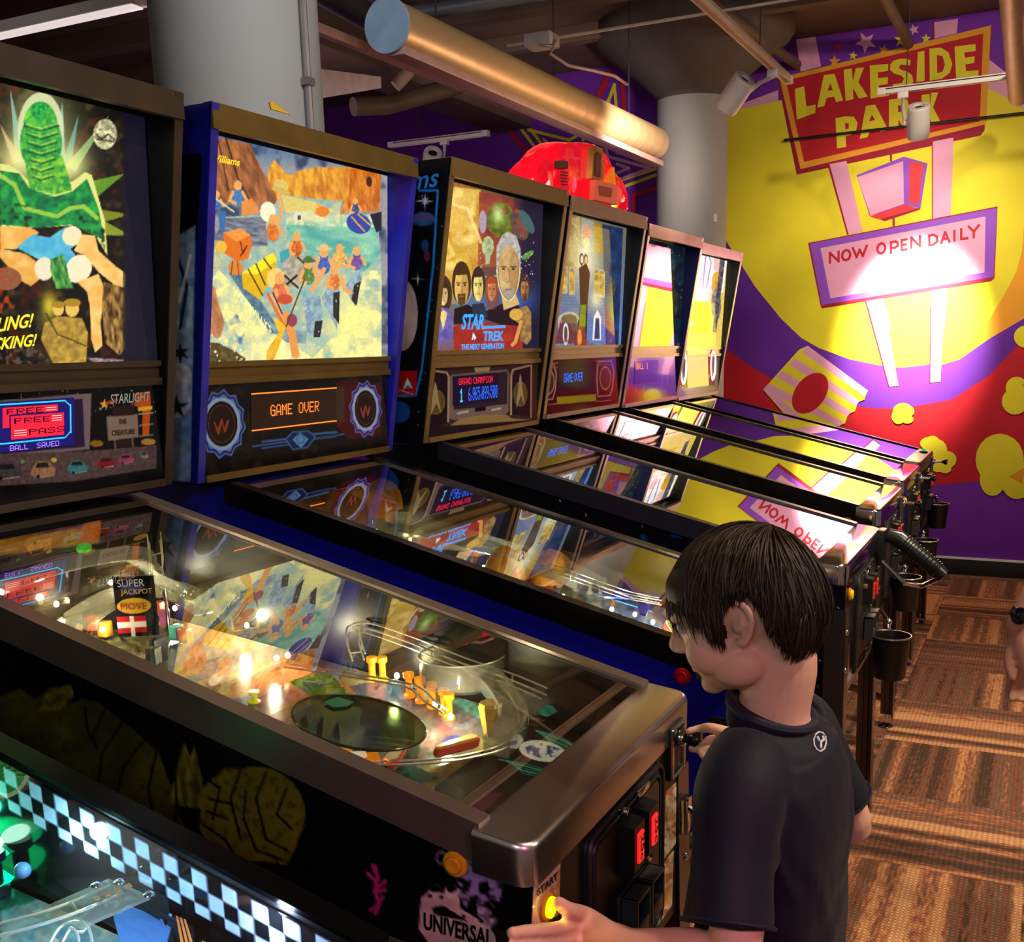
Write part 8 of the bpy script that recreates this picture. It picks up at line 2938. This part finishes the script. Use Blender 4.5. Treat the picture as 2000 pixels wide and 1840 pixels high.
lm = bm
c0 = Vector((0, -0.012, 0.002))
wd_ = Vector((0.10, -0.50, 0.86)).normalized()
ua = wd_.orthogonal().normalized()
ub = wd_.cross(ua)
NL = 3600
for i in range(NL):
    phi = 2*PI*i/NL*37.0+rh.uniform(-.05, .05)
    th0 = abs(rh.gauss(0, 0.45)) if i % 2 else rh.uniform(0.3, 1.6)
    th0 = min(th0, 1.9)
    pts = []
    swirl = 0.35
    ln = rh.uniform(0.45, 1.0)
    lift = rh.uniform(1.0, 1.055)
    N = 9
    for k in range(N):
        th = th0+ln*k/(N-1)*1.25
        ph = phi+swirl*(th-th0)+0.09*math.sin(2.3*th+i*1.7)+0.10*math.sin(phi*5)*th
        d = wd_*math.cos(th)+(ua*math.cos(ph)+ub*math.sin(ph))*math.sin(th)
        p = scalp(d, 0, lift*(1.0+0.02*math.sin(th*2.2+i*.7)+0.012*math.sin(phi*9+th*2)))+c0
        az = math.degrees(math.atan2(p.x, p.y+0.012))
        hl = hairline(az)-rh.uniform(-0.004, 0.012)
        if p.z < hl:
            break
        pts.append(HCn+HM @ (p*HS))
    if len(pts) < 3:
        continue
    # flattened, tapering lock
    n = len(pts)
    w0 = rh.uniform(0.0012, 0.0028)
    rows = []
    for j, p in enumerate(pts):
        t = (pts[min(j+1, n-1)]-pts[max(j-1, 0)]).normalized()
        nn = (p-HCn).normalized()
        s_ = t.cross(nn).normalized()
        f = j/(n-1)
        w = w0*(1-0.88*f**2.2)*(0.5+0.5*min(1, f*5))
        h = w*0.42
        rows.append([lm.verts.new(p+s_*w-org), lm.verts.new(p+nn*h-org), lm.verts.new(p-s_*w-org), lm.verts.new(p-nn*h-org)])
    for j in range(n-1):
        for k in range(4):
            lm.faces.new((rows[j][k], rows[j][(k+1) % 4], rows[j+1][(k+1) % 4], rows[j+1][k]))
    lm.faces.new(rows[0][::-1])
    lm.faces.new(rows[-1])
bmesh.ops.recalc_face_normals(bm, faces=bm.faces[:])
bm.to_mesh(capo.data)
bm.free()
capo.data.polygons.foreach_set('use_smooth', [True]*len(capo.data.polygons))

# ---------------------------------------------------------------- adult at the right edge: only an arm with a black watch reaches into view
G = empty('person', (1.40, -0.86, 0.0), 'adult at the right edge of the photo, bare forearm with a black wristwatch', 'person')
ad = Flesh()
wr = at(1992, 1222, 2.3)
elb = wr+Vector((0.03, -0.115, 0.235))
shd = elb+Vector((0.02, -0.10, 0.30))
ad.limb([shd, shd.lerp(elb, .5), elb, elb.lerp(wr, .4), wr.lerp(elb, .12), wr], [0.060, 0.052, 0.043, 0.045, 0.032, 0.029], 18)
hd = wr+Vector((0.0, -0.026, -0.085))
ad.limb([wr, wr.lerp(hd, .5), hd], [0.026, 0.030, 0.030], 16)
for k, (ox, oy) in enumerate(((0.022, -.03), (0.024, -.010), (0.022, .010), (0.018, .028))):
    a = hd+Vector((ox*.2, oy, -0.006))
    ad.limb([a, a+Vector((-.004, 0, -.035)), a+Vector((-.008+0.002*k, .002, -.062)), a+Vector((-.018, .004, -.074))], [0.0105, 0.0098, 0.0088, 0.0075], 12)
ad.limb([wr+Vector((0, .008, -.03)), wr+Vector((-.006, .016, -.065)), wr+Vector((-.014, .014, -.095)), wr+Vector((-.020, .006, -.115))], [0.015, 0.0125, 0.0105, 0.0085], 12)
tc0 = shd+Vector((0.10, -0.13, 0.0))
ad.loft([(tc0+Vector((0, 0, 0.06)), (0.05, 0.05, 0), (-0.05, 0.05, 0), 1), (tc0, (0.11, 0.15, 0), (-0.08, 0.06, 0), .9), (tc0-Vector((0, 0, 0.2)), (0.11, 0.13, 0), (-0.09, 0.07, 0), .9), (tc0-Vector((0, 0, 0.45)), (0.10, 0.12, 0), (-0.09, 0.07, 0), .9), (tc0-Vector((0, 0, 0.62)), (0.11, 0.13, 0), (-0.09, 0.07, 0), .9)])
ad.limb([tc0+Vector((0, 0, 0.02)), tc0+Vector((0, .01, 0.14))], [0.06, 0.055], 16)
ad.ball(tc0+Vector((0, 0.02, 0.24)), 0.075, 0.09, 0.11)
hc_ = tc0+Vector((0, 0.02, 0.24))
ad.ball(hc_+Vector((0, 0.045, -0.045)), 0.056, 0.055, 0.065)
ad.limb([hc_+Vector((0, 0.092, 0.02)), hc_+Vector((0, 0.106, -0.012)), hc_+Vector((0, 0.104, -0.022))], [0.008, 0.010, 0.011], 10)
ad.limb([hc_+Vector((-.022, 0.088, -0.062)), hc_+Vector((0, 0.098, -0.062)), hc_+Vector((.022, 0.088, -0.062))], [0.004, 0.007, 0.004], 10)
for s in (-1, 1):
    ad.ball(hc_+Vector((s*.076, 0.0, -0.01)), 0.010, 0.018, 0.030)
ad.limb([tc0+Vector((-.10, .12, -.05)), shd], [0.055, 0.06], 16)
for s in (-1, 1):
    hp = tc0+Vector((s*.06, s*.07, -0.6))
    ad.limb([hp, Vector((hp.x, hp.y+.02, 0.48)), Vector((hp.x, hp.y, 0.08))], [0.085, 0.058, 0.04], 18)
    ad.limb([Vector((hp.x, hp.y, 0.05)), Vector((hp.x-.12, hp.y+.08, 0.035))], [0.045, 0.03], 14)
ad.fuse('body', skin_a, G, 0.006, 3)
for s in (-1, 1):
    e_ = MB().ball(hc_+Vector((s*.030, 0.076, 0.004)), 0.012).build('eye', pm('eye_white', (226, 220, 214), 0.2), G)
    MB().ball(hc_+Vector((s*.030, 0.085, 0.004)), 0.005, 1, .7, 1).build('iris', pm('iris_brown', (60, 40, 26), 0.2), e_)
ha = Flesh()
ha.ball(hc_+Vector((0, -0.012, 0.022)), 0.083, 0.094, 0.100)
ha.ball(hc_+Vector((0, -0.040, -0.030)), 0.074, 0.060, 0.070)
ha.fuse('hair', hairm, G, 0.007, 3, disp=lambda p, n: 0.004*noise.noise(p*60), cut=[(hc_+Vector((0, 0.045, 0.02)), (0, 0.75, -0.66))])
tee = Flesh()
tee.loft([(tc0+Vector((0, 0, 0.075)), (0.06, 0.06, 0), (-0.06, 0.06, 0), 1), (tc0+Vector((0, 0, .01)), (0.13, 0.17, 0), (-0.10, 0.075, 0), .9), (tc0-Vector((0, 0, 0.2)), (0.13, 0.15, 0), (-0.11, 0.085, 0), .9), (tc0-Vector((0, 0, 0.62)), (0.13, 0.15, 0), (-0.11, 0.085, 0), .9)])
tee.limb([tc0+Vector((-.08, .10, -.04)), shd, shd.lerp(elb, .55)], [0.075, 0.078, 0.068], 18)
tee.fuse('shirt', pm('tee_plum', (70, 30, 50), 0.8), G, 0.008, 3)
pn = Flesh()
for s in (-1, 1):
    hp = tc0+Vector((s*.06, s*.07, -0.58))
    pn.limb([hp, Vector((hp.x, hp.y+.02, 0.48)), Vector((hp.x, hp.y, 0.12))], [0.105, 0.078, 0.062], 18)
pn.fuse('trousers', pm('trousers_dark', (34, 34, 44), 0.8), G, 0.008, 3)
axw = (elb-wr).normalized()
wc = wr+axw*0.022
a_ = axw.orthogonal().normalized()
b_ = axw.cross(a_)
wt = MB().lathe([(0.0315, -0.010), (0.0335, -0.010), (0.034, 0.0), (0.0335, 0.010), (0.0315, 0.010), (0.0312, 0.0), (0.0315, -0.010)], wc, axw, 30).build('watch_strap', pm('strap_black', (16, 14, 24), 0.35), G)
dv = Vector((-0.75, 0.25, 0.2)).normalized()
dv = (dv-axw*dv.dot(axw)).normalized()
MB().cyl(wc+dv*0.031, 0.019, 0.010, dv, 24, 0.003).build('watch_case', pm('case_black', (12, 12, 16), 0.15, spec=0.8), wt)
